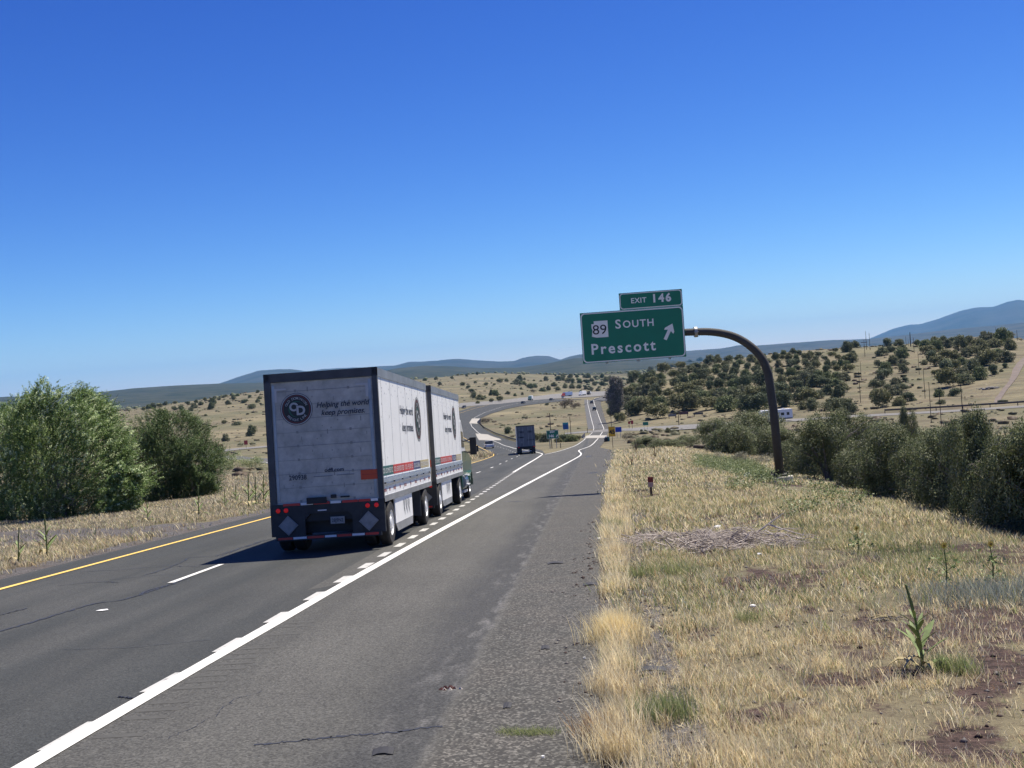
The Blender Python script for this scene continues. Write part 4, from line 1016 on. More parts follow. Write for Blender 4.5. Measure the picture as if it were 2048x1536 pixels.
def sign_panel(mb, org, w, h, r=.16, bw=.045):
    org = np.array(org, float)
    mb.box((org[0], org[1], org[2]), (org[0]+w, org[1]+.035, org[2]+h), M_SGN)
    flat(mb, rrect(.02, .02, w-.02, h-.02, r), org+np.array([0, -.003, 0]), W_, UPV, M_SLET)
    flat(mb, rrect(.02+bw, .02+bw, w-.02-bw, h-.02-bw, r-bw*.6), org+np.array([0, -.006, 0]), W_, UPV, M_SGN)
o0 = np.array(rel(ll)); Nn = np.array([0, -.010, 0])
mp_ = MB(); sign_panel(mp_, o0, PW, PH)
pt = lambda u, v: o0+np.array([u, 0, v])+Nn
def S(mb, t, h, u0, u1, v, bold=.03, m=M_SLET, o=None): put(mb, text2d(t, h, bold, width=u1-u0), pt(u0, v) if o is None else o, W_, UPV, m)
S(mp_, 'S', .35, 1.38, 1.60, 1.31, .018); S(mp_, 'OUTH', .28, 1.68, 2.90, 1.32, .018)
S(mp_, 'Prescott', .41, .37, 2.92, .35, .022)
# arrow
tail = np.array([3.31, .73]); tip = np.array([3.64, 1.35]); dv = (tip-tail)/np.linalg.norm(tip-tail); nv_ = np.array([-dv[1], dv[0]])
L_ = np.linalg.norm(tip-tail)
ar = [(0, -.065), (L_-.30, -.065), (L_-.36, -.20), (L_-.27, -.20), (L_, 0), (L_-.27, .20), (L_-.36, .20), (L_-.30, .065), (0, .065)]
mp_.add([pt(*(tail+dv*a+nv_*b_)) for a, b_ in ar], [tuple(range(9))], M_SLET)
# white state outline route marker
sx0, sy0 = .40, 1.0
az_ = [(.02, .05), (.22, .0), (.68, .0), (.68, .66), (.13, .66), (.13, .55), (.03, .55), (.03, .40), (.06, .30)]
mp_.add([pt(sx0+a, sy0+b_) for a, b_ in az_], [tuple(range(9))], M_SLET)
mp_.add([pt(sx0+.09+0, 0)*0+pt(sx0, sy0)]*3, [(0, 1, 2)], M_SLET)
S(mp_, '89', .38, sx0+.07, sx0+.62, sy0+.13, .0, M_SBLK, pt(sx0+.07, sy0+.13)+np.array([0, -.004, 0]))
mp_.build('sign_panel', sg)
tb = MB(); tw, th = 2.50, .67
o1 = o0+np.array([PW-tw, 0, PH+.005]); sign_panel(tb, o1, tw, th, .12, .035)
S(tb, 'EXIT', .20, 2.07, 2.68, 2.27, .02); S(tb, '146', .31, 2.95, 3.66, 2.25, .04)
tb.build('exit_number_panel', sg)
ap = [(800, 365), (878, 363), (930, 360), (985, 362), (1040, 368), (1110, 382), (1180, 408), (1250, 452), (1310, 505), (1360, 572), (1395, 640), (1420, 710), (1432, 790), (1440, 900), (1448, 1050), (1457, 1220), (1467, 1395)]
pth = [np.array(rel(on_plane(1140+x/3.49, 560+y/3.49, YS+.22))) for x, y in ap]
base = pth[-1]; pth = [np.array([o0[0]+.3, pth[0][1], pth[0][2]])]+pth
pth[-1] = np.array([base[0], base[1], .12])
q = smooth_line(pth, 60, 1.0); rad = np.interp(np.linspace(0, 1, 60), [0, .3, .6, 1], [.115, .13, .148, .168])
a_ = MB(); a_.tube(q, list(rad), 20, M_POLE); a_.build('curved_pole', sg, smooth=True)
fl = MB(); 
c_ = np.array(rel(on_plane(1140+878/3.49, 560+363/3.49, YS+.22))); fl.lathe([(.14, -.06), (.21, -.06), (.21, -.02), (.21, .02), (.21, .06), (.14, .06)], 'x', c_, 20, M_STEEL)
for k in range(8):
    a = 2*math.pi*k/8; fl.lathe([(.02, -.09), (.02, .09)], 'x', c_+np.array([0, .18*math.cos(a), .18*math.sin(a)]), 6, M_STEEL)
fl.build('flange', sg)
bp_ = MB(); bpx = base[0]; bpy_ = base[1]
bp_.box((bpx-.33, bpy_-.33, .08), (bpx+.33, bpy_+.33, .12), M_POLE)
for sx in (-1, 1):
    for sy_ in (-1, 1): bp_.lathe([(.035, 0), (.035, .12)], 'z', (bpx+sx*.26, bpy_+sy_*.26, .10), 8, M_POLE)
bp_.build('base_plate', sg)
fd = MB(); fd.lathe([(.40, -.6), (.40, .02), (.38, .04)], 'z', (bpx+.1, bpy_-.05, 0), 24, mat('footing_concrete', (.58, .54, .47), .85, var=.3, scale=4)); fd.build('concrete_footing', sg)
bk = MB()
for u in (.95, 2.2, 3.45):
    bk.box((o0[0]+u-.05, o0[1]+.035, o0[2]-.06), (o0[0]+u+.05, o0[1]+.11, o0[2]+PH+(.5 if u > 1.7 else -.05)), M_STEEL)
bk.build('backing_beam', sg)
bk = MB(); bk.box((o0[0]+.2, o0[1]+.10, pth[1][2]-.13), (o0[0]+PW-.05, o0[1]+.16, pth[1][2]+.13), M_STEEL); bk.build('mounting_rail', sg)

# ------------------------------------------------------------------ small roadside signs
def post_sign(name, px, py, w, h, col, lab, posts=2, ph=2.1, txt=None, tcol=None, dist=None, topext=0, faceaway=False, th=None, group=None):
    q = at(px, py) if dist is None else at_dist(px, dist)
    o = empty(name, (q[0], q[1], q[2])); tag(o, lab, 'road sign', group)
    d = math.hypot(q[0], q[1])
    o.rotation_euler = (0, 0, -math.atan2(q[0], q[1])*.4)
    b = MB(); mm = mat('sign_'+name, col, .5, var=.15, scale=2)
    b.box((-w/2, 0, ph), (w/2, .04, ph+h), mm)
    if not faceaway: flat(b, rrect(-w/2+.02, ph+.02, w/2-.02, ph+h-.02, min(w, h)*.08), (0, -.01, 0), W_, UPV, M_SLET); flat(b, rrect(-w/2+.02+w*.02, ph+.02+w*.02, w/2-.02-w*.02, ph+h-.02-w*.02, min(w, h)*.07), (0, -.02, 0), W_, UPV, mm)
    if txt:
        for (s_, hh, u, v) in txt: put(b, text2d(s_, hh, .04), (u, -.03, ph+v), W_, UPV, tcol or M_SLET, center=True)
    b.build('panel', o)
    xs = (-w*.28, w*.28) if posts == 2 else (0,)
    for x_ in xs:
        t = MB(); t.box((x_-.05, .045, -.3), (x_+.05, .13, ph+h*.9+topext), M_POSTW if posts == 1 else M_STEEL); t.build('post', o)
    return o, q
M_POSTW = mat('weathered_wood', (.10, .075, .055), .9, var=.3, scale=5)
e1, q1 = post_sign('gore_sign', 1107, 897, 1.9, 1.35, (.008, .16, .10), 'small green exit 146 gore sign with arrow behind the grey trailer truck', 2, 1.55, [('EXIT', .26, 0, .95), ('146', .42, -.18, .25)], None)
b = MB(); b.add([(x_, -.03, z_+1.55) for x_, z_ in ((.50, .25), (.58, .18), (.76, .42), (.80, .34), (.84, .62), (.58, .56), (.66, .52))], [tuple(range(7))], M_SLET); b.build('arrow', e1)
sc_ = math.hypot(*q1[:2])/178.; e1.scale = (sc_*1.0,)*3
s_, q_ = post_sign('blue_services_sign', 1133, 878, 2.4, 2.9, (.02, .10, .30), 'blue and teal sign standing in the grass island beyond the fork', 2, 4.0, None)
b = MB(); b.box((-1.15, -.06, 6.15), (1.15, -.025, 6.85), mat('sign_teal_band', (.03, .30, .32), .5)); b.build('top_band', s_); s_.scale = (11.5*math.hypot(*q_[:2])/2250/2.4,)*3
s2_, q_ = post_sign('yellow_speed_sign', 1226, 896, 1.35, 2.0, (.75, .42, .02), 'yellow orange exit speed sign on a dark wooden post right of the ramp', 1, 2.3, [('45', .8, 0, .55)], M_SBLK, topext=3.2)
k_ = math.hypot(*q_[:2]); s2_.scale = (13.5*k_/2250/1.35,)*3
s3_, q_ = post_sign('blue_panel_sign', 1238, 876, 1.5, 1.25, (.01, .06, .42), 'solid blue roadside panel sign on two posts right of the yellow sign', 2, 1.4, None)
k_ = math.hypot(*q_[:2]); s3_.scale = (12.5*k_/2250/1.5,)*3
s4_, q_ = post_sign('green_guide_sign', 1292, 860, 2.6, 1.6, (.01, .17, .10), 'small green guide sign by the crossroad in front of the wooded hill', 2, 2.2, None); k_ = math.hypot(*q_[:2]); s4_.scale = (11*k_/2250/2.6,)*3
for px, py, w, h, col, lab in ((1259, 857, .7, .9, (.35, .03, .03), 'small red sign at the crossroad edge, left of a grey one'), (1265, 857.5, .8, 1.2, (.25, .27, .25), 'small grey sign at the crossroad edge, right of a red one'),
        (441, 912, 2.3, 2.6, (.12, .16, .22), 'blue grey sign beyond the left bushes, in front of a round juniper'), (492.5, 897, 1.4, 1.7, (.22, .09, .09), 'small reddish brown sign on the tan field left of the truck')):
    o_, q_ = post_sign('crossroad_sign', px, py, w, h, col, lab, 1, 1.5, None, faceaway=True, group='small signs along the crossroad')
for i, (px, py, wpx, hpx, lab) in enumerate(((1345, 838, 16, 5, 'empty grey billboard frame, leftmost of three by the crossroad'), (1368, 834, 18, 6, 'dark maroon billboard, middle one of three by the crossroad'), (1397, 834, 19, 4, 'long thin dark billboard, rightmost of three by the crossroad'))):
    q_ = at(px, py); k_ = math.hypot(*q_[:2])/2250; o_ = empty('billboard', q_, (0, 0, 0)); tag(o_, lab, 'billboard', 'billboards by the crossroad')
    b = MB(); w, h = wpx*k_, hpx*k_; b.box((-w/2, 0, 5*k_), (w/2, .2, 5*k_+h), mat('billboard_'+str(i), [(.16, .16, .17), (.10, .05, .055), (.09, .08, .075)][i], .7, var=.3, scale=1)); b.build('panel', o_)
    for x_ in (-w*.4, w*.4): t = MB(); t.box((x_-.1, .2, -.5), (x_+.1, .4, 5*k_+h), M_POSTW); t.build('post', o_)
# red topped delineator
dp = at(1303, 992); dl_ = empty('delineator_post', dp); tag(dl_, 'short brown marker post with a dark red head in the dry grass', 'marker post')
k_ = dp[1]/2250
b = MB(); b.box((-.045, -.02, -.2), (.045, .02, 20*k_), M_POSTW); b.build('post', dl_)
b = MB(); b.box((-5.3*k_, -.03, 18*k_), (5.3*k_, .01, 37*k_), mat('faded_pink_label', (.42, .30, .28), .6, var=.3, scale=9)); b.box((-5.5*k_, -.035, 28*k_), (5.5*k_, .015, 38*k_), mat('dark_red_head', (.16, .015, .015), .5)); b.build('head', dl_)
# two thin steel posts behind the gore sign
for px, y0, y1, lab in ((1104, 826, 897, 'tall thin dark pole rising behind the green gore sign'), (1142, 833, 870, 'thin pole right of the blue sign in the grass island'), (1175, 856, 866, 'short thin post left of the ramp crossing'), (1100.5, 884, 896, 'short brown post left below the gore sign'), (1121.5, 886, 896, 'short brown post right below the gore sign')):
    q_ = at(px, y1); k_ = math.hypot(*q_[:2])/2250; o_ = MB(); o_.tube([(0, 0, -.3), (0, 0, (y1-y0)*k_)], [.5*k_+.03, .35*k_+.03], 8, M_POSTW); o_ = o_.build('thin_pole'); o_.location = q_; tag(o_, lab, 'pole')
# bridge parapet ends
for px, py, lab in ((1167, 876, 'white concrete parapet end left of the ramp bridge'), (958.5, 847, 'white concrete parapet end beside the far bridge deck')):
    q_ = at(px, py); k_ = math.hypot(*q_[:2])/2250
    b = MB(); b.prism([(-4*k_, 0), (-4*k_, 4*k_), (3*k_, 10*k_), (3.6*k_, 9*k_), (3.6*k_, 0)], 'y', 0, .5, M_CONC); o_ = b.build('bridge_parapet'); o_.location = q_; tag(o_, lab, 'parapet')
# ramp-side bin like cabinets / attenuator by the yellow sign
q_ = at(1213, 883); k_ = math.hypot(*q_[:2])/2250; o_ = empty('crash_cushion', q_); tag(o_, 'dark barrier end with teal marker panel left of the yellow sign', 'barrier')
b = MB(); b.prism([(-4*k_, 0), (-4*k_, 5*k_), (0, 9*k_), (3*k_, 9*k_), (3*k_, 0)], 'y', 0, 3, M_BLK); b.build('barrier_body', o_)
b = MB(); b.box((3*k_, -.1, -1*k_), (6.5*k_, .1, 9*k_), mat('teal_panel', (.02, .14, .12), .5)); b.build('marker_panel', o_)
b = MB(); b.box((-1.4*k_, -.2, 8*k_), (1.2*k_, .3, 10*k_), M_WREF); b.build('cap', o_)

# guardrails
def guardrail(name, pts, lab, hgt=.75, sp=4.0):
    L = pxline(pts); Lr = resample(L, 90); o = empty(name, Lr[0]); tag(o, lab, 'guardrail')
    org = Lr[0]
    s = np.r_[0, np.cumsum(np.linalg.norm(np.diff(Lr[:, :2], axis=0), axis=1))]
    V = []; prof = [(0, .42), (.05, .48), (0, .55), (.05, .62), (0, .72), (-.04, .72), (-.04, .42)]
    sc = hgt/.72
    for i in range(len(Lr)):
        d = Lr[min(i+1, 89)]-Lr[max(i-1, 0)]; d = d[:2]/np.linalg.norm(d[:2]); nn = np.array([-d[1], d[0]])
        z = float(H(Lr[i, 0], Lr[i, 1]))
        for a, b_ in prof: V.append((Lr[i, 0]+nn[0]*a*sc-org[0], Lr[i, 1]+nn[1]*a*sc-org[1], z+b_*sc-org[2]))
    m_ = len(prof); Q = [(i*m_+k, i*m_+(k+1) % m_, (i+1)*m_+(k+1) % m_, (i+1)*m_+k) for i in range(89) for k in range(m_)]
    link('rail', np_mesh('rail', np.array(V), quads=np.array(Q), mats=[M_STEELD]), o)
    n = min(60, int(s[-1]/sp))
    pm = MB(); pm.box((-.09, -.09, -.3), (.09, .09, hgt), M_POSTW); p0 = pm.build('post', o)
    for k in range(n):
        pp = p0 if k == 0 else p0.copy()
        if k: COL.objects.link(pp); pp.parent = o
        t = s[-1]*k/max(1, n-1); x_ = np.interp(t, s, Lr[:, 0]); y_ = np.interp(t, s, Lr[:, 1]); pp.location = (x_-org[0], y_-org[1], float(H(x_, y_))-org[2])
    return o
M_STEELD = mat('rusted_guardrail', (.11, .095, .085), .7, .3, var=.3, scale=1)
guardrail('guardrail', [(1035, 884.5), (1010, 876), (985, 866.5), (968, 857), (960, 849), (958.5, 846)], 'dark guardrail curving along the highway right edge toward the bridge', .85, 5)
guardrail('guardrail', [(1770, 827), (1830, 824), (1900, 820), (1980, 815), (2060, 810), (2150, 805)], 'long brown guardrail beside the crossroad below the dirt track', 1.3, 6)
guardrail('guardrail', [(452, 911), (462, 908), (475, 911)], 'short guardrail end at the left junction beyond the bushes', .9, 5)

# ------------------------------------------------------------------ utility poles
M_UP = mat('utility_pole_wood', (.060, .042, .032), .9, var=.3, scale=2); M_UPD = mat('dark_utility_pole_wood', (.035, .028, .026), .9, var=.3, scale=2)
UP = [(548, 1015, 530, 750, 0, 5, 'nearest pole of the left clearing, dark, at the foot of the wooded slope'), (556, 835, 548, 655, 0, 4, 'second pole up the left clearing, reddish wood'), (587, 600, 578, 455, 1, 4, 'pole with a small crossarm near the top of the left clearing'),
 (603, 545, 597, 380, 0, 4, 'tall pole on the skyline, left of a pair'), (634, 545, 627, 395, 0, 4, 'tall pole on the skyline, right of a pair'), (960, 505, 955, 425, 0, 3, 'thin distant pole left of the thick skyline pole'), (980, 505, 977, 450, 0, 3, 'short distant pole just left of the thick skyline pole'),
 (1001, 515, 994, 390, 0, 8, 'thick dark pole on the skyline between the two wooded slopes'), (1033, 580, 1025, 440, 0, 4, 'pole just right of the thick skyline pole'), (1078, 760, 1073, 570, 0, 4, 'reddish pole halfway up the middle clearing'),
 (1131, 985, 1122, 715, 0, 5, 'dark pole low in the middle clearing'), (1187, 1200, 1160, 855, 0, 6, 'leaning dark pole right of the middle clearing, below the guardrail'), (1283, 1310, 1268, 900, 0, 6, 'dark pole in front of a round juniper, below the guardrail'),
 (1483, 1330, 1462, 880, 0, 7, 'tallest dark pole, left of the small bright green tree'), (1775, 400, 1771, 335, 0, 4, 'short pole on the ridge at the wooded summit'), (1964, 450, 1956, 370, 0, 4, 'short pole on the ridge at the track top')]
for (bx_, by_, tx_, ty_, arm, wz, lab) in UP:
    px, py = 1600+bx_/4.518, 580+by_/4.518; tx, ty = 1600+tx_/4.518, 580+ty_/4.518
    q_ = at(px, py)
    if math.hypot(*q_[:2]) > 900: q_ = at_dist(px, 760); 
    k_ = math.hypot(*q_[:2])/2250
    base_y = py
    # true lean of the pole after taking out the camera's roll
    vx, vy = tx-px, ty-py; lat = vx*math.cos(ROLL)-vy*math.sin(ROLL)*1.0; up_ = -vy*math.cos(ROLL)-vx*math.sin(ROLL)
    hgt = up_*k_; lat = (vx*math.cos(ROLL) - vy*math.sin(ROLL))*k_*.5
    b = MB(); w = wz/4.518*k_*.5
    b.tube([(0, 0, -1), (lat*.3*0, 0, hgt*.5), (0, 0, hgt)], [w*1.05, w*.9, w*.7], 8, M_UPD if wz > 4 else M_UP)
    o_ = b.build('utility_pole'); 
    if arm: a_ = MB(); a_.box((-1.6, -.1, hgt-1.6), (1.6, .1, hgt-1.35), M_UPD); a_.build('crossarm', o_)
    o_.location = q_; tag(o_, lab, 'utility pole', 'wooden poles on the right hillside')
q_ = at(1358, 851); k_ = math.hypot(*q_[:2])/2250; b = MB(); b.tube([(0, 0, -1), (0, 0, 30*k_)], [.9*k_, .7*k_], 8, M_UP); o_ = b.build('utility_pole'); o_.location = q_; tag(o_, 'short pole between the billboards at the crossroad edge', 'utility pole')

# ------------------------------------------------------------------ grass and weeds
M_GRASS = leafmat('grass_blades', .45, .6)
M_LEAF = leafmat('broad_leaves', .22, .5)
M_JUN = leafmat('juniper_needles', .2, .6, spec=.2)
PAL = {'straw': [(.90, .78, .50), (.80, .67, .40), (.94, .85, .60), (.58, .46, .27), (.84, .70, .43)],
       'green': [(.24, .29, .11), (.33, .36, .16), (.17, .22, .085), (.42, .42, .21)],
       'fresh': [(.15, .19, .07), (.21, .25, .10), (.11, .15, .055)],
       'grey': [(.27, .30, .26), (.34, .36, .32), (.19, .22, .19)],
       'rust': [(.46, .29, .15), (.52, .36, .20), (.36, .23, .13)]}
def ground_z(x, y):
    r_ = np.full(np.shape(x), 5.0); return H(x, y)
def blades(cx, cy, n, h, w, spread, lean, pal, hj=.45):
    """n blades for every clump centre; all arguments may be arrays over clumps"""
    N = len(cx); rep = lambda a: np.repeat(np.broadcast_to(np.asarray(a, float), (N,)), n)
    x0 = rep(cx)+rng.normal(0, 1, N*n)*rep(spread); y0 = rep(cy)+rng.normal(0, 1, N*n)*rep(spread)
    hh = rep(h)*(1-hj+hj*2*rng.random(N*n)*.8); ww = rep(w)*(.6+.8*rng.random(N*n)); ll = rep(lean)
    a = rng.random(N*n)*2*math.pi; out = hh*ll*(.3+.9*rng.random(N*n))
    dx = np.cos(a)*out - hh*.12; dy = np.sin(a)*out
    t = rng.random(N*n)*math.pi; wx = np.cos(t)*ww/2; wy = np.sin(t)*ww/2
    z0 = H(x0, y0)-.02
    B = np.stack([x0, y0, z0], -1); Wv = np.stack([wx, wy, wx*0], -1)
    Mid = B+np.stack([dx*.35, dy*.35, hh*.55], -1); T = B+np.stack([dx, dy, hh], -1)
    V = np.stack([B-Wv, B+Wv, Mid-Wv*.8, Mid+Wv*.8, T], 1).reshape(-1, 3)
    b = np.arange(N*n)*5
    q = np.stack([b, b+1, b+3, b+2], -1); t3 = np.stack([b+2, b+3, b+4], -1)
    pal = np.asarray(pal, float)
    c = pal[rng.integers(0, len(pal), N*n)] if pal.ndim == 2 else np.repeat(pal, n, 0)
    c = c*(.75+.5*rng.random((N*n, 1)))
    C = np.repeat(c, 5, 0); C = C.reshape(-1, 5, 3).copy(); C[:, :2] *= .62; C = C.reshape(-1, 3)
    return V, t3, q, C
def join(parts):
    V = []; T = []; Q = []; C = []; o = 0
    for v, t, q, c in parts:
        V.append(v); T.append(t+o); Q.append(q+o); C.append(c); o += len(v)
    return np.vstack(V), np.vstack(T), np.vstack(Q), np.vstack(C)
def shell(d0, d1, a0, a1, dens):
    n = int(dens*.5*(d1*d1-d0*d0)*(a1-a0)); d = np.sqrt(rng.random(n)*(d1*d1-d0*d0)+d0*d0); a = a0+(a1-a0)*rng.random(n)
    return np.sin(a)*d, np.cos(a)*d
GREENW = poly_world([(1385, 915), (1440, 912), (1500, 925), (1560, 958), (1600, 975), (1560, 985), (1500, 960), (1440, 945), (1390, 935)])
GREEN2 = poly_world([(1480, 950), (1560, 975), (1700, 990), (1800, 1040), (1900, 1080), (2048, 1130), (2200, 1180), (2200, 1240), (2048, 1200), (1880, 1170), (1760, 1110), (1640, 1070), (1560, 1020), (1450, 990)])
GREYW = poly_world([(1890, 1165), (1960, 1150), (2048, 1160), (2200, 1175), (2200, 1260), (2048, 1240), (1960, 1245), (1905, 1210)])
RUST = poly_world([(1930, 1060), (2000, 1070), (2100, 1090), (2200, 1110), (2200, 1160), (2048, 1145), (1960, 1120)])
OLIVE = poly_world([(1300, 1230), (1500, 1180), (1800, 1180), (2000, 1280), (2048, 1300), (2048, 1100), (1750, 1090), (1500, 1110), (1330, 1150)])
palS = np.array(PAL['straw']); 
def cover(x, y, left=False):
    """keep-mask and colour choice for grass clumps"""
    wob = (fbm(x*1.7, y*1.7)-.5)*.6
    rdv = road_dist(x, y)
    k = rdv > (0.02 if not left else .1)
    bare = np.zeros(x.shape, bool)
    for q in GRAVEL_R: bare |= inpoly(x+wob*.5, y+wob*.7, q) | inpoly(x+wob*.5, y+wob*.7+.45, q)
    for q in DIRT_R: bare |= inpoly(x+wob*1.2, y+wob*1.2, q) | inpoly(x+wob*1.2, y+wob*1.2+.25, q)
    bare |= (fbm(x*.9+3, y*.9+8) > .60) & (x > 1.2)
    if left: bare |= inpoly(x+wob, y+wob, GRAVEL_L) | ((x > -13.6+(fbm(y*.5, x)-.5)*1.2) & (x < -12))
    if not left:
        ex_ = x-np.interp(y, EDGE[:, 1][EDGE[:, 1] < 140], EDGE[:, 0][EDGE[:, 1] < 140]); bare |= (ex_ > .36+wob*.25) & (ex_ < .80+wob*.4) & (y < 24)
        dp_ = at(1303, 992); pb0 = at(1562, 971); k &= ~((np.abs(x-dp_[0]) < .35) & (y > dp_[1]-2.5) & (y < dp_[1]+.4)) & ~((np.abs(x-pb0[0]) < 1.1) & (y > pb0[1]-7) & (y < pb0[1]+1) & (rng.random(x.shape) < .9))
    k &= ~(bare & (rng.random(x.shape) > (.16 if left else .34)))
    patch = fbm(x*.8+30, y*.8+11); k &= rng.random(x.shape) < (.50+1.0*sstep(.34, .60, patch))
    return k, patch
def colours(x, y, patch):
    N = len(x); c = palS[rng.integers(0, len(palS), N)]*(.8+.35*fbm(x*.35+7, y*.35)[:, None]*1.2)
    def setc(m, pal, pr):
        nonlocal c
        m = m & (rng.random(N) < pr); p = np.array(PAL[pal]); c[m] = p[rng.integers(0, len(p), int(m.sum()))]
    g = fbm(x*.55+60, y*.55+21)
    setc(g > .54, 'green', .5); setc((x > 2.5) & (y < 34) & (g > .48), 'green', .2); setc(rng.random(N) < .10, 'rust', .5); setc(inpoly(x, y, OLIVE) & (g > .40), 'green', .6)
    setc(inpoly(x, y, GREENW), 'fresh', .8); setc(inpoly(x, y, GREEN2), 'green', .85); setc((x > 4) & (y > 14) & (y < 60) & (g > .46), 'green', .35); setc(inpoly(x, y, GREEN2) & (g > .5), 'fresh', .45)
    setc(inpoly(x, y, GREYW), 'grey', .85); setc(inpoly(x, y, RUST), 'rust', .7); setc(g < .30, 'rust', .12)
    return c
parts = []
A0, A1 = -.06, .52
for d0, d1, dens, nb, hgt, wd_, spr in ((5.5, 9, 280, 9, .070, .0040, .040), (9, 14, 165, 10, .078, .0055, .050), (14, 24, 75, 11, .092, .009, .075), (24, 42, 30, 11, .12, .016, .12), (42, 75, 11, 11, .11, .034, .24), (75, 140, 3.0, 10, .20, .06, .4)):
    x, y = shell(d0, d1, A0, A1, dens); k, p = cover(x, y); k &= (x > -.6) & (x < 32); x = x[k]; y = y[k]; p = p[k]
    pb_ = at(1562, 971); k2 = ~((np.abs(x-pb_[0]) < .8) & (y > pb_[1]-3.5) & (y < pb_[1]+.6)); x = x[k2]; y = y[k2]; p = p[k2]
    c = colours(x, y, p); h = hgt*(.6+1.1*p)*(1+.5*(rng.random(len(x)) < .15))
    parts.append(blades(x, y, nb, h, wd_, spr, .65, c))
for d0, d1, dens, wd_ in ((5.5, 10, 520, .0045), (10, 16, 260, .006), (16, 26, 90, .010)):      # flattened thatch and fallen stems
    x, y = shell(d0, d1, A0, A1, dens); k = (road_dist(x, y) > .05) & (rng.random(len(x)) < .25+.75*sstep(.35, .6, fbm(x*1.3+5, y*1.3))); x = x[k]; y = y[k]; k, _ = cover(x, y); x = x[k]; y = y[k]
    c = palS[rng.integers(0, 5, len(x))]*(.85+.5*rng.random((len(x), 1))); parts.append(blades(x, y, 6, .022, wd_*1.15, .06, 3.2, c))
# tall straw fringe along the pavement's edge
ed = EDGE[(EDGE[:, 1] > 5) & (EDGE[:, 1] < 150)]
for y0, y1, n, nb, wd_ in ((5.5, 14, 480, 14, .0042), (14, 30, 620, 14, .008), (30, 60, 600, 12, .015), (60, 110, 500, 10, .035)):
    y = y0+(y1-y0)*rng.random(n); u = rng.random(n)
    x = np.interp(y, ed[:, 1], ed[:, 0])+.08+u*.30*(1+(y > 24))+(fbm(y*.9, y*0+3)-.5)*.22
    dn = fbm(y*.8, y*0+9); k = (dn > .44) | (rng.random(n) < .22); y = y[k]; x = x[k]; dn = dn[k]
    c = palS[rng.integers(0, 5, len(x))]*1.1; g = (fbm(y*.7, y*0+44) > .62) & (rng.random(len(x)) < .7); c[g] = np.array(PAL['green'])[rng.integers(0, 4, int(g.sum()))]
    parts.append(blades(x, y, nb, .09+.30*dn*dn*1.6, wd_, .05, .45, c))
# one big golden tussock and others near the edge
def tuss(px, py, n, h, spr, pal, wd_=.005, lean=.5):
    q = at(px, py); return blades(np.array([q[0]]), np.array([q[1]]), n, h, wd_, spr, lean, PAL[pal])
gold = [(.88, .74, .40), (.84, .68, .34), (.90, .80, .52)]
PAL['gold'] = gold
for a in ((1235, 1280, 1200, .33, .15, 'gold'), (1212, 1380, 320, .24, .10, 'straw'), (1245, 1390, 280, .22, .10, 'straw'), (1235, 1470, 420, .32, .11, 'straw'), (1225, 1512, 380, .30, .11, 'straw'), (1190, 1470, 250, .20, .08, 'rust'), (1235, 1120, 500, .42, .14, 'straw'), (1230, 1060, 400, .3, .14, 'green'),
          (1335, 1430, 500, .20, .13, 'green'), (1350, 1148, 400, .25, .20, 'green'), (1275, 1152, 250, .2, .12, 'green'), (1500, 1245, 200, .18, .08, 'green'), (1890, 1345, 260, .2, .07, 'green'), (1930, 1350, 260, .2, .07, 'green'), (1440, 1520, 400, .2, .2, 'straw'), (1620, 1060, 500, .22, .5, 'fresh'), (1700, 1090, 500, .22, .5, 'green'), (1820, 1110, 600, .24, .5, 'fresh'), (1950, 1200, 1100, .24, .42, 'grey'), (2010, 1190, 1100, .24, .42, 'grey'), (1900, 1130, 500, .25, .4, 'green'), (1760, 1150, 300, .18, .3, 'green'), (1560, 1010, 500, .22, .6, 'green'), (1450, 975, 400, .22, .6, 'grey'), (1260, 1440, 260, .16, .08, 'green')): parts.append(tuss(*a))
for k in range(42):                                            # green weeds in the shoulder
    px = 1008+115*rng.random(); py = 1462+10*rng.random(); parts.append(tuss(px, py, 22, .06, .03, 'green', .004, 1.0))
for d0, d1, dens, nb, wd_ in ((6, 12, 9, 55, .0045), (12, 24, 4.5, 50, .008), (24, 45, 1.6, 42, .016)):      # separate tussocks, taller and bent by the wind
    x, y = shell(d0, d1, A0, A1, dens); k, _ = cover(x, y); k &= (road_dist(x, y) > .3) & (x > .1); x = x[k]; y = y[k]; k2 = ~((np.abs(x-pb_[0]) < .8) & (y > pb_[1]-3.5) & (y < pb_[1]+.6)); x = x[k2]; y = y[k2]
    c = colours(x, y, np.zeros(len(x)))*1.05; parts.append(blades(x, y, nb, .11+.13*rng.random(len(x))**2, wd_, .04+.05*rng.random(len(x)), .75, c))
v, t, q, c = join(parts)
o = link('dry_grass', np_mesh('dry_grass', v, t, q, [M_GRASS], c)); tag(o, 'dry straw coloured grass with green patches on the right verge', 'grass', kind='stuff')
parts = []
for d0, d1, dens, nb, hgt, wd_, spr in ((22, 36, 20, 12, .17, .016, .10), (36, 60, 10, 12, .21, .026, .18), (60, 110, 4.0, 12, .30, .055, .35), (110, 200, 1.0, 10, .6, .10, .6)):
    x, y = shell(d0, d1, -.62, -.02, dens); k, p = cover(x, y, True); k &= (x < -12.9) & (x > -75); x = x[k]; y = y[k]; p = p[k]
    c = colours(x, y, p); h = hgt*(.35+1.2*p)*np.where(x < -17, .75, .9); far_ = (x < -16+(fbm(y*.3, x)-.5)*2) & (rng.random(len(x)) < .62)
    dk = np.array([(.42, .36, .26), (.34, .30, .22), (.50, .42, .32), (.26, .27, .15), (.30, .24, .18)]); c[far_] = dk[rng.integers(0, 5, int(far_.sum()))]
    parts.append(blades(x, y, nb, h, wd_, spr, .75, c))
v, t, q, c = join(parts)
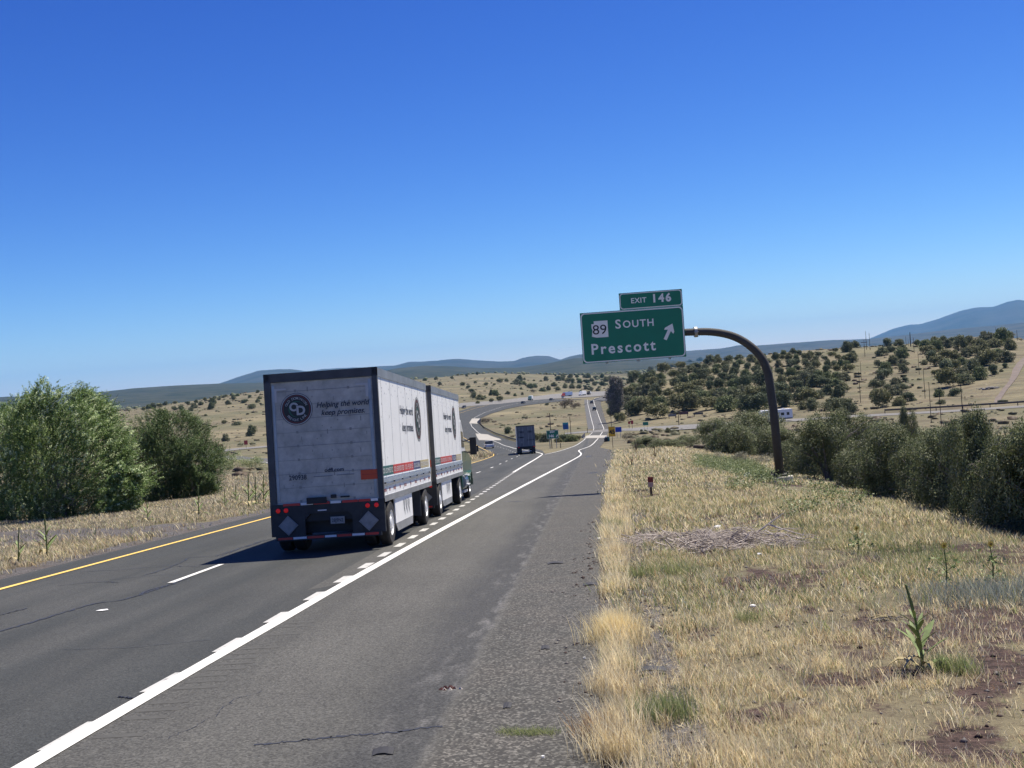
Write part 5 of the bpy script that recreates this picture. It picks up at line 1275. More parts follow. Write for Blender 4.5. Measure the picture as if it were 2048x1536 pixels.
o = link('median_grass', np_mesh('median_grass', v, t, q, [M_GRASS], c)); tag(o, 'pale dry grass beyond the yellow line on the left', 'grass', kind='stuff')
# leafy green weeds on the bank before the pole
def leaf_cloud(P0, nrm, n_per, r, size, cols, colj=.25, flat_=.0, aspect=.55):
    """n_per little leaves round each centre P0 (N,3); nrm = outward direction"""
    N = len(P0); M_ = N*n_per
    g = rng.normal(0, 1, (M_, 3)); c = np.repeat(P0, n_per, 0)+g*np.repeat(np.broadcast_to(r, (N,)), n_per)[:, None]*.5
    no = np.repeat(nrm, n_per, 0)+rng.normal(0, .75, (M_, 3)); no /= np.linalg.norm(no, axis=1)[:, None]+1e-9
    a = rng.normal(0, 1, (M_, 3)); u = np.cross(no, a); u /= np.linalg.norm(u, axis=1)[:, None]+1e-9; w = np.cross(no, u)
    s = size*(.6+.8*rng.random((M_, 1)))
    V = np.stack([c-u*s*.5, c+w*s*aspect*.5, c+u*s*.5, c-w*s*aspect*.5], 1).reshape(-1, 3)
    q = np.arange(M_*4).reshape(-1, 4)
    cc = np.repeat(cols, n_per, 0)*(1-colj+2*colj*rng.random((M_, 1)))
    return V, q, np.repeat(cc, 4, 0)
xs_ = []; 
x, y = shell(25, 90, .05, .42, 14); k = inpoly(x, y, GREENW) | (inpoly(x, y, GREEN2) & (fbm(x*.5, y*.5) > .55)); x = x[k]; y = y[k]
k = ~((np.abs(x-pb_[0]) < .9) & (y > pb_[1]-4) & (y < pb_[1]+.6)); x = x[k]; y = y[k]
P0 = np.stack([x, y, H(x, y)+.05+.18*rng.random(len(x))], -1)
cols = np.array(PAL['fresh'])[rng.integers(0, 3, len(x))]*1.15
V, q, C = leaf_cloud(P0, np.tile([0, 0, 1.], (len(x), 1)), 20, .26, .065, cols*.9)
o = link('green_weeds', np_mesh('green_weeds', V, None, q, [M_LEAF], C)); tag(o, 'low leafy green weeds growing on the bank before the pole', 'weeds', kind='stuff')
# stones and clods on the bare ground
x, y = shell(5.5, 30, -.05, .5, 16); rdv = road_dist(x, y); k = (rdv > -.5) & (rdv < 99) & (x > -.6); x = x[k]; y = y[k]
N = len(x); s = .008+.022*rng.random(N)**3+.0005*np.hypot(x, y); base8 = np.array([(1, 0, 0), (0, 1, 0), (-1, 0, 0), (0, -1, 0), (0, 0, .8), (0, 0, -.5)])
V = (np.stack([x, y, H(x, y)+.004], -1)[:, None]+base8[None]*s[:, None, None]*(.6+.8*rng.random((N, 6, 1)))).reshape(-1, 3)
tr = np.array([(0, 1, 4), (1, 2, 4), (2, 3, 4), (3, 0, 4), (1, 0, 5), (2, 1, 5), (3, 2, 5), (0, 3, 5)])
T = (np.arange(N)[:, None, None]*6+tr[None]).reshape(-1, 3)
cs_ = np.array([(.13, .09, .08), (.22, .2, .19), (.09, .06, .055), (.30, .28, .26)])[rng.integers(0, 4, N)]
o = link('loose_gravel', np_mesh('loose_gravel', V, T, None, [M_GRASS], np.repeat(cs_, 6, 0))); tag(o, 'loose stones and cinders scattered over the verge', 'gravel', kind='stuff')

# ------------------------------------------------------------------ trees and shrubs
M_BARK = mat('juniper_bark', (.10, .075, .055), .9, var=.4, scale=6, bump=.3)
M_BARKG = mat('grey_bark', (.17, .155, .14), .9, var=.4, scale=6, bump=.3)
def crown(nl, R_, Hh, n_clump, n_leaf, size, cols, lobes=8, seed=0, base=.06, cone=.0, inner=.35, up=.35, clump_r=.16, aspect=.6, hollow=.28, low_=.10):
    """leaf clumps on the surfaces and inside of several lobes; returns a mesh"""
    r = np.random.default_rng(seed)
    L = [(0, 0, Hh*.46, R_*.66, Hh*.40)]
    for i in range(lobes):
        a = 2*math.pi*(i+r.random()*.7)/lobes; zz = Hh*(.22+.55*r.random()); zz = Hh*(low_+(.70-low_)*r.random()); rr = R_*(.32+.22*r.random()); off = R_*(.58-.25*cone*zz/Hh)*(.8+.4*r.random())
        L.append((math.cos(a)*off, math.sin(a)*off, zz, rr, rr*(.8+.3*r.random())))
    for i in range(3): L.append(((r.random()-.5)*R_*.7, (r.random()-.5)*R_*.7, Hh*(.72+.12*r.random()), R_*.3, Hh*.2))
    L = np.array(L); wts = L[:, 3]**2; wts /= wts.sum()
    k = r.choice(len(L), n_clump, p=wts); d = r.normal(0, 1, (n_clump, 3)); d /= np.linalg.norm(d, axis=1)[:, None]
    d[:, 2] = np.where(r.random(n_clump) < .5, np.abs(d[:, 2]), d[:, 2])
    rad = np.where(r.random(n_clump) < inner, .35+.6*r.random(n_clump), .9+.16*r.random(n_clump)*1.3)
    c = L[k, :3]+d*rad[:, None]*np.stack([L[k, 3], L[k, 3], L[k, 4]], -1)
    c[:, 2] = np.maximum(c[:, 2], base*Hh+.02*R_*r.random(n_clump))
    if cone: f = 1-cone*np.clip(c[:, 2]/Hh-.3, 0, 1); c[:, :2] *= f[:, None]
    hol = vnoise(c[:, 0]/R_*2.6+c[:, 2]/R_*1.9+seed, c[:, 1]/R_*2.6-c[:, 2]/R_*1.5+7+seed); kp = hol > hollow; c = c[kp]; d = d[kp]; n_clump = len(c)
    nv = d.copy(); nv[:, 2] += up
    cc = np.array(cols)[r.integers(0, len(cols), n_clump)]*(.8+.4*r.random((n_clump, 1)))
    V, q, C = leaf_cloud(c, nv, n_leaf, clump_r*R_, size, cc, .2, aspect=aspect)
    V[:, 2] = np.maximum(V[:, 2], 0.0)
    return V, q, C
JC = [(.135, .152, .075), (.165, .180, .095), (.110, .125, .062), (.190, .200, .115), (.145, .162, .080)]
def trunk_mb(Hh, R_, n=4, rr=.12, m=None, seed=0):
    r = random.Random(seed); b = MB(); m = m or M_BARK
    for i in range(n):
        a = 2*math.pi*(i+r.random()*.6)/n; e = R_*(.35+.25*r.random())
        b.tube([(0, 0, -.15), (math.cos(a)*rr, math.sin(a)*rr, Hh*.12), (math.cos(a)*e*.5, math.sin(a)*e*.5, Hh*.35), (math.cos(a)*e, math.sin(a)*e, Hh*.68)], [rr, rr*.75, rr*.5, rr*.12], 6, m)
    return b
def make_tree(name, Rr, Hh, args, trunk=True, m=None, tr=None, tm=None, crown_name='crown'):
    root = empty(name)
    V, q, C = crown(None, Rr, Hh, **args)
    link(crown_name, np_mesh(crown_name, V, None, q, [m or M_JUN], C), root)
    if trunk: trunk_mb(Hh, Rr, seed=args.get('seed', 0), rr=tr or .12, m=tm).build('trunk', root)
    return root
# low detail juniper meshes for the hills (unit width 1, height .8): each tree one mesh
JUN = []
JT = [(1, 1, 1), (1.15, 1.05, .9), (.85, .92, .95), (1.0, 1.08, .9), (1.25, 1.15, 1.05), (.8, .84, .8), (1.05, 1.0, 1.1)]
for sd in range(7):
    V, q, C = crown(None, .5, .70, n_clump=820, n_leaf=6, size=.058, cols=np.array(JC)*np.array(JT[sd]), lobes=7, seed=100+sd, base=.02, inner=.3, clump_r=.12, cone=.08*(sd % 3), hollow=.20)
    tb_ = MB(); tb_.tube([(0, 0, -.06), (0, 0, .4)], [.04, .02], 5, M_BARK)
    JUN.append(np_mesh('juniper', V, None, q, [M_JUN], C))
BRN = []
for sd in range(2):
    V, q, C = crown(None, .5, .55, n_clump=300, n_leaf=5, size=.06, cols=[(.16, .12, .085), (.12, .095, .07), (.20, .155, .11), (.10, .10, .06)], lobes=8, seed=300+sd, base=.03, clump_r=.16)
    BRN.append(np_mesh('brown_shrub', V, None, q, [M_JUN], C))
cnt = 0
placed = []
def jun(px, py, wpx, lab, grp, mesh=None, name='juniper', cat='juniper', hs=1.0, dist=None):
    q_ = at(px, py) if dist is None else at_dist(px, dist)
    d = math.hypot(q_[0], q_[1]); w = wpx*d/2250.
    o = link(name, mesh or JUN[rng.integers(0, 7)]); o.location = (q_[0], q_[1], q_[2]-.04*w)
    s = w*(1.02); o.scale = (s*(.85+.35*rng.random()), s*(.85+.35*rng.random()), s*hs*(.82+.5*rng.random())); o.rotation_euler = (0, 0, rng.random()*6.28)
    tag(o, lab, cat, grp); placed.append((q_[0], q_[1])); return o
def zone_word(v, words): return words
Z6 = [(1280,440,45),(1325,435,45),(1375,400,35),(1395,445,45),(1420,425,50),(1435,390,35),(1470,405,35),(1545,435,65),(1555,400,60),(1560,380,35),(1600,365,30),(1635,350,30),(1710,365,40),(1670,400,45),(1785,390,50),(1828,350,35),(1840,430,55),(1885,385,30),(1900,360,40),(1885,315,30),(1505,485,25),(1640,540,40),(1730,560,60),(1170,425,40),(1120,430,50),(1085,430,40),(1280,395,35),(1300,388,35),(1350,375,35),(1500,372,30),(1570,360,30),(1740,340,35),(1650,345,30),(1210,408,35),(1050,440,35)]
row = {}
for i, (zx, zy, w) in enumerate(sorted(Z6)):
    jun(zx/3.657, 700+zy/3.657, w/3.657, 'small dark juniper on the tan hillside left of the big truck', 'junipers on the left tan hillside')
jun(1840/3.657, 700+627/3.657, 24, 'round grey green juniper on the field just left of the truck, larger of two', 'junipers on the left tan hillside')
jun(1650/3.657, 700+672/3.657, 17, 'round dark juniper directly behind the blue grey sign left of the truck', 'junipers on the left tan hillside')
Z2 = [(370,160,50),(430,95,35),(455,160,30),(425,140,25),(510,130,70),(580,120,50),(575,50,25),(755,50,25),(765,100,35),(630,150,35),(690,150,90),(750,150,70),(715,115,80),(820,185,70),(870,180,60),(860,115,30),(930,120,30),(985,110,60),(130,165,55),(185,190,50),(225,235,60),(240,290,70),(310,305,95),(350,290,50),(470,265,75),(425,260,70),(425,330,50),(510,322,68),(285,345,50),(590,250,50),(665,268,35),(740,255,32),(945,220,70),(1010,205,60),(1105,207,60),(1065,170,70),(1180,187,60),(1110,112,60),(1150,112,60),(1210,130,80),(1260,140,60),(1330,135,60),(1400,135,70),(1320,190,60),(1395,200,50),(1515,215,58),(1480,162,50),(1560,160,60),(1600,120,70),(1640,110,60),(1500,92,60),(1560,82,60),(1380,82,50),(1300,77,40),(990,50,25),(1080,65,25),(990,362,40),(375,190,22),(395,28,35),(280,48,35),(345,28,30),(540,22,30),(170,68,30),(260,135,35),(730,205,40),(1160,80,60),(1230,90,60),(1450,120,60),(1420,80,60),(1250,190,60),(1340,225,40),(1440,205,55),(80,60,30),(20,40,30),(20,90,40)]
for zx, zy, w in sorted(Z2):
    c1_ = 900+zx/5.12
    if zx < 620: lab = 'small dark juniper on the grassy hill above the far highway, right of the truck roof'
    elif zx < 1080: lab = 'small dark juniper on the grassy hill above the distant trucks'
    else: lab = 'small dark juniper on the hill above the far merge'
    jun(c1_, 740+zy/5.12, w/5.12, lab, 'junipers on the hill beyond the highway')
for i, (px, py) in enumerate([(700, 762), (730, 768), (760, 762), (800, 765), (590, 768), (620, 772), (650, 765), (840, 772), (860, 778), (880, 770), (850, 762), (872, 760)]): jun(px, py, 8, 'small dark juniper on the hill crest close to the trailer roof line', 'junipers on the hill beyond the highway')
for zx, zy, w, lab in ((1200, 392, 150, 'long low brown thicket on the tan slope left of the straight ramp'), (1290, 392, 90, 'brown thicket nearest the straight ramp on the tan slope'), (850, 232, 55, 'brownish shrub beside the far highway above the white box truck')):
    jun(900+zx/5.12, 740+zy/5.12, w/5.12, lab, 'brown shrubs in the fields', BRN[0], 'brown_shrub', 'shrub')
for zx, zy, w, m_, lab in ((360, 545, 125, 1, 'brown green shrub beside the far bridge'), (450, 540, 50, 1, 'small low brown shrub right of the shrub at the far bridge'), (595, 652, 105, 0, 'olive shrub behind the guardrail left of the grey trailer truck'), (640, 690, 60, 1, 'small brown shrub between guardrail and grey trailer truck'),
        (900, 735, 120, 0, 'green shrub right behind the grey trailer truck'), (970, 738, 120, 0, 'green shrub left of the gore sign'), (1170, 735, 130, 0, 'green shrub right of the gore sign'), (1245, 735, 130, 0, 'green shrub below the blue sign'), (1305, 722, 90, 0, 'green shrub nearest the ramp bridge'), (1110, 742, 110, 0, 'green shrub hidden behind the gore sign')):
    o = jun(900+zx/5.12, 740+zy/5.12, w/5.12, lab, 'shrubs on the island between the roads', (BRN[0] if m_ else None), 'island_shrub', 'shrub', hs=.85)
# wooded right hillside
Z5 = [(725,510,110),(790,520,90),(890,510,100),(740,600,110),(820,560,90),(930,560,100),(920,620,110),(710,690,80),(780,740,110),(840,680,100),(930,680,90),(940,750,90),(750,810,130),(680,880,100),(730,870,80),(870,855,90),(950,835,70),(935,900,90),(790,910,80),(860,940,120),(680,975,120),(740,960,90),(740,1070,190),(900,1060,140),(985,1020,110),
(1060,500,60),(1130,510,110),(1220,500,110),(1150,580,120),(1240,560,120),(1320,525,90),(1190,635,110),(1125,675,70),(1310,630,130),(1400,620,110),(1450,545,140),(1500,600,100),(1560,590,110),(1600,520,90),(1640,560,150),(1700,500,140),(1760,520,130),(1830,480,150),(1900,540,110),(1850,650,150),(1700,680,170),(1640,680,130),(1460,680,90),(1240,690,130),(1340,690,120),(1550,750,130),(1320,770,150),(1230,780,80),(1330,870,170),(1430,830,110),(1500,850,130),(1620,810,150),(1750,765,90),(1855,705,60),(1820,740,40),(1255,970,90),(1400,960,110),(1270,1045,80),
(1380,480,90),(1530,500,100),(1660,450,90),(1740,450,90),(1880,460,100),(1290,490,80),(1570,680,100),(1780,600,110),(1390,730,120),(1470,770,120),(1290,830,100),(500,530,90),(430,560,110),(460,650,110),(440,740,110),(400,820,120),(390,910,110),(350,980,130),(290,1090,170),(450,1125,150),(120,1090,130),(30,1080,110),(250,950,130),(180,980,100),(60,960,110),(380,1060,100)]
hz = [(1600+a/4.518, 580+b_/4.518, w/4.518) for a, b_, w in Z5]
# the dense part left of the clearings: spaced at random inside the wood's outline
OUT_ = [(1262, 842), (1255, 800), (1258, 770), (1275, 752), (1300, 745), (1400, 727), (1500, 716), (1600, 706), (1712, 703), (1705, 740), (1700, 760), (1692, 790), (1690, 815), (1600, 822), (1560, 818), (1480, 826), (1400, 822), (1330, 835)]
GAPS = [(1338, 808, 15, 8), (1300, 785, 11, 6), (1380, 775, 11, 4), (1430, 762, 8, 6), (1452, 775, 9, 8), (1350, 742, 9, 4), (1375, 752, 8, 3), (1480, 755, 8, 10), (1400, 808, 12, 6), (1505, 792, 12, 7), (1580, 770, 9, 5), (1620, 740, 8, 4), (1545, 735, 8, 4), (1660, 770, 9, 6), (1275, 802, 9, 9), (1640, 805, 12, 5), (1480, 805, 14, 5), (1560, 800, 12, 5)]
op = np.array(OUT_, float); tries = 0; got = [(a, b_) for a, b_, _ in hz]
while tries < 9000 and len(hz) < 245:
    tries += 1; px = 1250+465*rng.random(); py = 700+145*rng.random()
    if not inpoly(np.array([px]), np.array([py]), op)[0]: continue
    if any(abs(px-g[0]) < g[2] and abs(py-g[1]) < g[3] for g in GAPS): continue
    dy = 8.5+.055*max(0, py-730); dx = 12+.10*max(0, py-730)
    if any(abs(px-a) < dx and abs(py-b_) < dy for a, b_ in got): continue
    got.append((px, py)); hz.append((px, py, (13+.19*max(0, py-712))*(.85+.5*rng.random())))
hz.sort(key=lambda t: (round(t[1]/25), t[0]))
for px, py, w in hz:
    top = 'near the crest' if py < 745 else ('halfway up the slope' if py < 785 else 'at the foot of the slope')
    where = 'left of the curved sign pole' if px < 1540 else ('between curved pole and left clearing' if px < 1712 else ('between the two pole clearings' if px < 1818 else 'left of the dirt track'))
    jun(px, py, w, 'dark hill juniper %s, %s' % (top, where), 'junipers on the wooded right hill')
for px, py, w, lab in ((1283, 864, 8, 'small dark round bush below the crossroad, left of a pair'), (1291, 863.5, 8, 'small dark round bush below the crossroad, right of a pair'), (1336, 865, 14, 'small olive bush below the crossroad, right of the pair'), (1732, 819, 7, 'tiny dark bush beside the left clearing'), (1825, 772, 7, 'tiny dark bush in the middle clearing'),
        (1480, 832, 15, 'small grey brown bush by the crossroad left of the camper'), (1550, 829, 9, 'dark bush behind the camper')):
    jun(px, py, w, lab, 'small bushes by the crossroad', BRN[1] if 'brown' in lab else None, 'round_bush', 'bush')
# the far woodland seen as one mass of dots
n = 5200; pa = rng.random(n)*2300-150; dd = 1250*np.exp(rng.random(n)*1.35)
vi = []; 
az_ = np.array([az_of(p) for p in np.linspace(-160, 2200, 60)]); azp = np.interp(pa, np.linspace(-160, 2200, 60), az_)
x = np.sin(azp)*dd; y = np.cos(azp)*dd; den = fbm(x/150+3, y/150); keep = (rng.random(n) < sstep(.36, .58, den)*(.25+.75*sstep(1300, 2200, dd))) & (road_dist(x, y) > 25) & ~((pa > 480) & (pa < 1150) & (dd < 1750)); x = x[keep]; y = y[keep]
N = len(x); Zt = H(x, y)+(fbm(x/45+9, y/45)-.5)*2.2+(fbm(x/300, y/300)-.5)*14*sstep(1500, 3000, np.hypot(x, y))
ico = np.array([(math.cos(a)*math.cos(e), math.sin(a)*math.cos(e), math.sin(e)) for e in (-.3, .5) for a in np.arange(6)*math.pi/3+(e > 0)*.5]+[(0, 0, 1.)])
trI = [(i, (i+1) % 6, 6+i) for i in range(6)]+[((i+1) % 6, 6+(i+1) % 6, 6+i) for i in range(6)]+[(6+i, 6+(i+1) % 6, 12) for i in range(6)]
sz = 2.2+1.8*rng.random(N)
V = (np.stack([x, y, Zt+.5*sz*.6], -1)[:, None]+ico[None]*sz[:, None, None]*(.75+.5*rng.random((N, 13, 1)))*np.array([1, 1, .75])).reshape(-1, 3)
T = (np.arange(N)[:, None, None]*13+np.array(trI)[None]).reshape(-1, 3)
Cc = np.repeat(np.array(JC)[rng.integers(0, 5, N)], 13, 0)
o = link('far_woodland', np_mesh('far_woodland', V, T, None, [M_JUN], Cc)); tag(o, 'far woodland of countless small dark junipers on the plain', 'woodland', kind='stuff')

# low scrub sprinkled over the fields
n = 9000; az0, az1 = az_of(-200), az_of(2250); a_ = az0+(az1-az0)*rng.random(n); dd = 150*np.exp(rng.random(n)**.7*2.35); x = np.sin(a_)*dd; y = np.cos(a_)*dd
k = (road_dist(x, y) > 5) & (rng.random(n) < .25+1.1*sstep(.42, .62, fbm(x/40+2, y/40))) & ~((x < 2) & (x > -14) & (y < 400)); x = x[k]; y = y[k]; dd = dd[k]; N = len(x)
sz = (.25+.75*rng.random(N)**2)*(1+dd/1500); Zt = H(x, y)+(fbm(x/45+9, y/45)-.5)*2.2*sstep(150, 500, dd)
V = (np.stack([x, y, Zt+.2*sz], -1)[:, None]+ico[None]*sz[:, None, None]*(.65+.7*rng.random((N, 13, 1)))*np.array([1.2, 1.2, .6])).reshape(-1, 3)
T = (np.arange(N)[:, None, None]*13+np.array(trI)[None]).reshape(-1, 3)
Cc = np.repeat(np.array([(.13, .12, .065), (.17, .14, .08), (.10, .10, .05), (.20, .17, .10), (.12, .09, .06)])[rng.integers(0, 5, N)], 13, 0)
o = link('low_scrub', np_mesh('low_scrub', V, T, None, [M_JUN], Cc)); tag(o, 'low brownish scrub sprinkled over the tan fields', 'scrub', kind='stuff')

# big bushes right of the pole
BC = [(.150, .180, .075), (.110, .135, .055), (.200, .220, .105), (.080, .100, .042), (.240, .245, .150)]
NEARV = []
for sd in range(3):
    root = make_tree('pinyon_tree', 1.0, 1.45, dict(n_clump=5600, n_leaf=9, size=.046, cols=BC, lobes=10+sd, seed=40+sd, base=.01, inner=.25, low_=.04, clump_r=.085, aspect=.42, up=.5, hollow=.33), tm=M_BARKG, tr=.07)
    tw = MB(); r_ = random.Random(sd)
    for k in range(26):                                                   # pale bare twigs showing through
        a = r_.random()*6.28; e = .75+.3*r_.random(); z = .25+.9*r_.random()
        p0 = (math.cos(a)*e*.5, math.sin(a)*e*.5, z*.8); p1 = (math.cos(a+.15)*e*.85, math.sin(a+.15)*e*.85, z); p2 = (math.cos(a+.3)*e, math.sin(a+.3)*e, z+.1*r_.random())
        tw.tube([p0, p1, p2], [.014, .009, .003], 4, M_BARKG)
    tk = [c_ for c_ in root.children if c_.name.startswith('trunk')][0]; tw2 = trunk_mb(1.45, 1.0, seed=40+sd, rr=.07, m=M_BARKG); off_ = len(tw2.v)
    tw2.add(tw.v, tw.f, M_BARKG); nm_ = tk.name; bpy.data.objects.remove(tk); tw2.build('trunk', root); NEARV.append(root)
used = [False]*3
def near_tree(i, px, py, w, h, lab, grp, name=None, dark=None):
    w *= 1.12+.2*rng.random(); h *= .86+.26*rng.random()
    q_ = at(px, py); k_ = math.hypot(q_[0], q_[1])/2250
    r0 = NEARV[i] if not used[i] else copy_tree(NEARV[i]); used[i] = True
    r0.location = (q_[0], q_[1]+w*k_*.35, float(H(q_[0], q_[1]+w*k_*.35))-.05); r0.scale = (w*k_/2.05, w*k_/2.05, h*k_/1.5); r0.rotation_euler = (0, 0, rng.random()*6.28)
    tag(r0, lab, 'tree', grp); return r0
NT = [(1612, 952, 96, 92, 'dark green bush immediately right of the curved pole'), (1668, 966, 120, 128, 'broad bushy pinyon second from the curved pole, with pale twigs'), (1738, 985, 96, 96, 'low rounded pinyon third from the curved pole'), (1700, 935, 90, 112, 'grey green bush top behind the second and third bushes'), (1772, 930, 110, 96, 'rounded pinyon top behind the front bushes, below the leaning pole'),
      (1798, 1002, 120, 140, 'wide dark bush with pale branches in the middle of the right thicket'), (1820, 945, 46, 118, 'narrow pointed juniper top in the middle of the right thicket'), (1868, 1015, 104, 122, 'dark pinyon in front of the juniper with the pole'), (1925, 1032, 128, 160, 'dark pinyon in front of the tallest utility pole'),
      (1988, 1055, 120, 218, 'tall dark bush near the right edge of the picture'), (2052, 1072, 130, 212, 'large bush cut by the right edge of the picture'), (1880, 935, 120, 80, 'low green bush top behind the dark pinyon'), (1960, 955, 100, 112, 'pinyon behind the tall dark bush near the right edge'), (2140, 1085, 170, 240, 'big bush outside the right picture edge'), (2090, 985, 150, 140, 'dark green bush behind the one at the right edge')]
for i, (px, py, w, h, lab) in enumerate(NT): near_tree(i % 3, px, py, w, h, lab, 'bushy pinyons in the right thicket')
for i, (px, py, w, h, lab) in enumerate([(1437, 905, 76, 72, 'bright green bush left of the dark conical juniper'), (1512, 905, 110, 92, 'dark conical juniper left of the curved pole'), (1468, 912, 90, 62, 'green bush in front of the dark conical juniper'), (1555, 918, 90, 60, 'low green bush touching the curved pole from the left'), (1945, 872, 36, 42, 'small bright green tree below the guardrail, right of the tallest pole'),
        (1962, 868, 30, 22, 'small green bush right of the small bright green tree'), (1378, 893, 60, 26, 'small rounded bush in the hollow right of the yellow sign'), (1345, 896, 50, 18, 'low grey brown bush in the hollow, right of the yellow sign'), (1300, 898, 60, 24, 'low brown green bush just right of the yellow sign post')]):
    o = near_tree((i+1) % 3, px, py, w, h, lab, 'bushes in the hollow left of the pole')
def shrub(px, py, w, h, pal, lab, n=500, name='sage_shrub'):
    q_ = at(px, py); k_ = math.hypot(q_[0], q_[1])/2250; r_ = w*k_/2; hh = h*k_
    V, q, C = crown(None, r_, hh, n_clump=n, n_leaf=7, size=max(.03, .10*r_), cols=PAL[pal] if isinstance(pal, str) else pal, lobes=7, seed=int(px), base=.02, clump_r=.14, aspect=.25)
    o = link(name, np_mesh(name, V, None, q, [M_LEAF], C)); o.location = (q_[0], q_[1], q_[2]-.03); tag(o, lab, 'shrub'); return o
PAL['chamisa'] = [(.26, .25, .17), (.33, .31, .22), (.21, .21, .14)]
shrub(1438, 922, 24, 20, 'chamisa', 'small pale rounded shrub, leftmost of the pale shrubs before the pole')
shrub(1483, 928, 44, 24, 'chamisa', 'pale grey rounded shrub in the middle of the row before the pole')
shrub(1525, 930, 52, 18, 'chamisa', 'low tan grey shrub just left of the curved pole')
shrub(1256, 884, 26, 20, [(.13, .12, .08), (.17, .15, .10)], 'brown green bush beside the yellow sign post')
shrub(2035, 1072, 60, 36, [(.10, .12, .06), (.16, .17, .10), (.08, .10, .05)], 'low grey green bush at the foot of the right thicket', 900)
for i, (px, py, w, h, lab) in enumerate([(1272, 905, 30, 30, 'thin leafless weed on the grass crest, leftmost'), (1310, 915, 26, 26, 'thin dark branching weed on the grass crest'), (1263, 932, 10, 24, 'small dark dead stalk in the grass left of the marker post')]):
    q_ = at(px, py); k_ = math.hypot(q_[0], q_[1])/2250; b = MB(); r_ = random.Random(i)
    for k in range(9 if w > 12 else 3):
        a = r_.random()*6.28; e = w*k_*.5*r_.random(); b.tube([(0, 0, 0), (math.cos(a)*e*.5, math.sin(a)*e*.5, h*k_*.5), (math.cos(a)*e, math.sin(a)*e, h*k_*(.7+.3*r_.random()))], [.02, .016, .008], 4, M_UP)
    o = b.build('dead_weed'); o.location = q_; tag(o, lab, 'weed')

# left elms with pale leaf undersides, leaning in the wind
EL = [(.120, .190, .045), (.160, .240, .065), (.080, .130, .034), (.135, .205, .050), (.60, .68, .38), (.42, .52, .24)]
EL2 = [(.080, .135, .036), (.105, .160, .045), (.060, .100, .028), (.17, .22, .08)]
def elm(px, py, w, h, cols, n, lab, seed, leafs=.085, sway=.35, grp='leafy elms left of the road', dead=False, depth=.9, back=0):
    q_ = at(px, py); q_ = at(px, py) if not back else q_; k_ = math.hypot(q_[0], q_[1])/2250; R_ = w*k_/2; Hh = h*k_
    root = empty('elm_tree', (q_[0], q_[1]+R_*.5, float(H(q_[0], q_[1]+R_*.5))-.05)); tag(root, lab, 'tree', grp)
    r = np.random.default_rng(seed)
    # boughs, each a tuft of leafy shoots that fan out of the crown and bend with the wind (+x)
    ns = n; nb_ = max(10, int(n/110)); bth = r.random(nb_)*2*math.pi; bzc = r.random(nb_)**.85; bu = .62+.42*r.random(nb_)
    bi = r.integers(0, nb_, ns); core = r.random(ns) < .22
    zc = np.where(core, r.random(ns)*.75, bzc[bi]+r.normal(0, .055, ns)); zc = np.clip(zc, 0, 1.02)
    th = np.where(core, r.random(ns)*2*math.pi, bth[bi]+r.normal(0, .17, ns)); u = np.where(core, r.random(ns)**.5*.75, bu[bi]+r.normal(0, .10, ns))
    prof = np.sqrt(np.clip(1-((zc-.42)/.64)**2, 0.02, 1)); prof *= .80+.45*vnoise(th*2.2+seed, zc*4.5)
    bx_ = np.cos(th)*u*prof*R_; by_ = np.sin(th)*u*prof*R_*depth; bz_ = zc*Hh*(.80+.26*vnoise(th*1.9+5+seed, u*2+3))
    base_ = np.stack([bx_, by_, np.maximum(bz_, .05)], -1)
    dr = np.stack([np.cos(th)*.7+sway, np.sin(th)*.7, .55+.5*r.random(ns)], -1)+r.normal(0, .25, (ns, 3)); dr /= np.linalg.norm(dr, axis=1)[:, None]
    ln = (.28+.35*r.random(ns))*min(1, R_/2.2)
    m_ = 13; t = np.linspace(0, 1, m_)
    cc = np.array(cols)[np.where(r.random(ns) < (.20 if len(cols) > 4 else 0), r.integers(4, max(5, len(cols)), ns) if len(cols) > 4 else 0, r.integers(0, 4, ns))]
    Pc = base_[:, None]+dr[:, None]*(t[None, :, None]*ln[:, None, None])+np.array([sway*.4, 0, -.12])*(t[None, :, None]**2)*ln[:, None, None]
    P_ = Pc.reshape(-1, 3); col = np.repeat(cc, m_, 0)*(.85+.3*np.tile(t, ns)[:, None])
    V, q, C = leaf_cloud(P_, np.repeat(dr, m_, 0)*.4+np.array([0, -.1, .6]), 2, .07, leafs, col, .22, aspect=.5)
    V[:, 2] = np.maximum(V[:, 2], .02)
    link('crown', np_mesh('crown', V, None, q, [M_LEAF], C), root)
    b = MB(); rr = random.Random(seed)
    for k in range(9):
        a = rr.random()*6.28; e = R_*(.3+.5*rr.random()); zt = Hh*(.5+.4*rr.random())
        b.tube([(rr.uniform(-.3, .3), rr.uniform(-.3, .3), -.1), (math.cos(a)*e*.35, math.sin(a)*e*.35, zt*.4), (math.cos(a)*e*.8+.1, math.sin(a)*e*.8, zt*.8), (math.cos(a)*e+.3, math.sin(a)*e, zt)], [.07, .05, .03, .008], 6, M_BARKG)
    if dead:
        for k in range(170):
            a = rr.random()*6.28; cx_ = R_*.18+rr.gauss(0, R_*.18); z = Hh*(.08+.36*rr.random()); y_ = -R_*(.55+.35*rr.random()); ll_ = .35+.5*rr.random()
            b.tube([(cx_, y_, z), (cx_+math.cos(a)*ll_*.5, y_+.1*math.sin(a), z+.15), (cx_+math.cos(a)*ll_, y_+.2*math.sin(a), z+.12+.25*rr.random())], [.012, .008, .003], 3, M_BARKG)
    b.build('trunk', root)
    return root
elm(108, 1042, 246, 262, EL, 12000, 'large wind blown elm with pale leaf undersides by the left roadside', 11, dead=True)
elm(5, 1045, 170, 215, EL, 7000, 'elm cut by the left edge of the picture', 12)
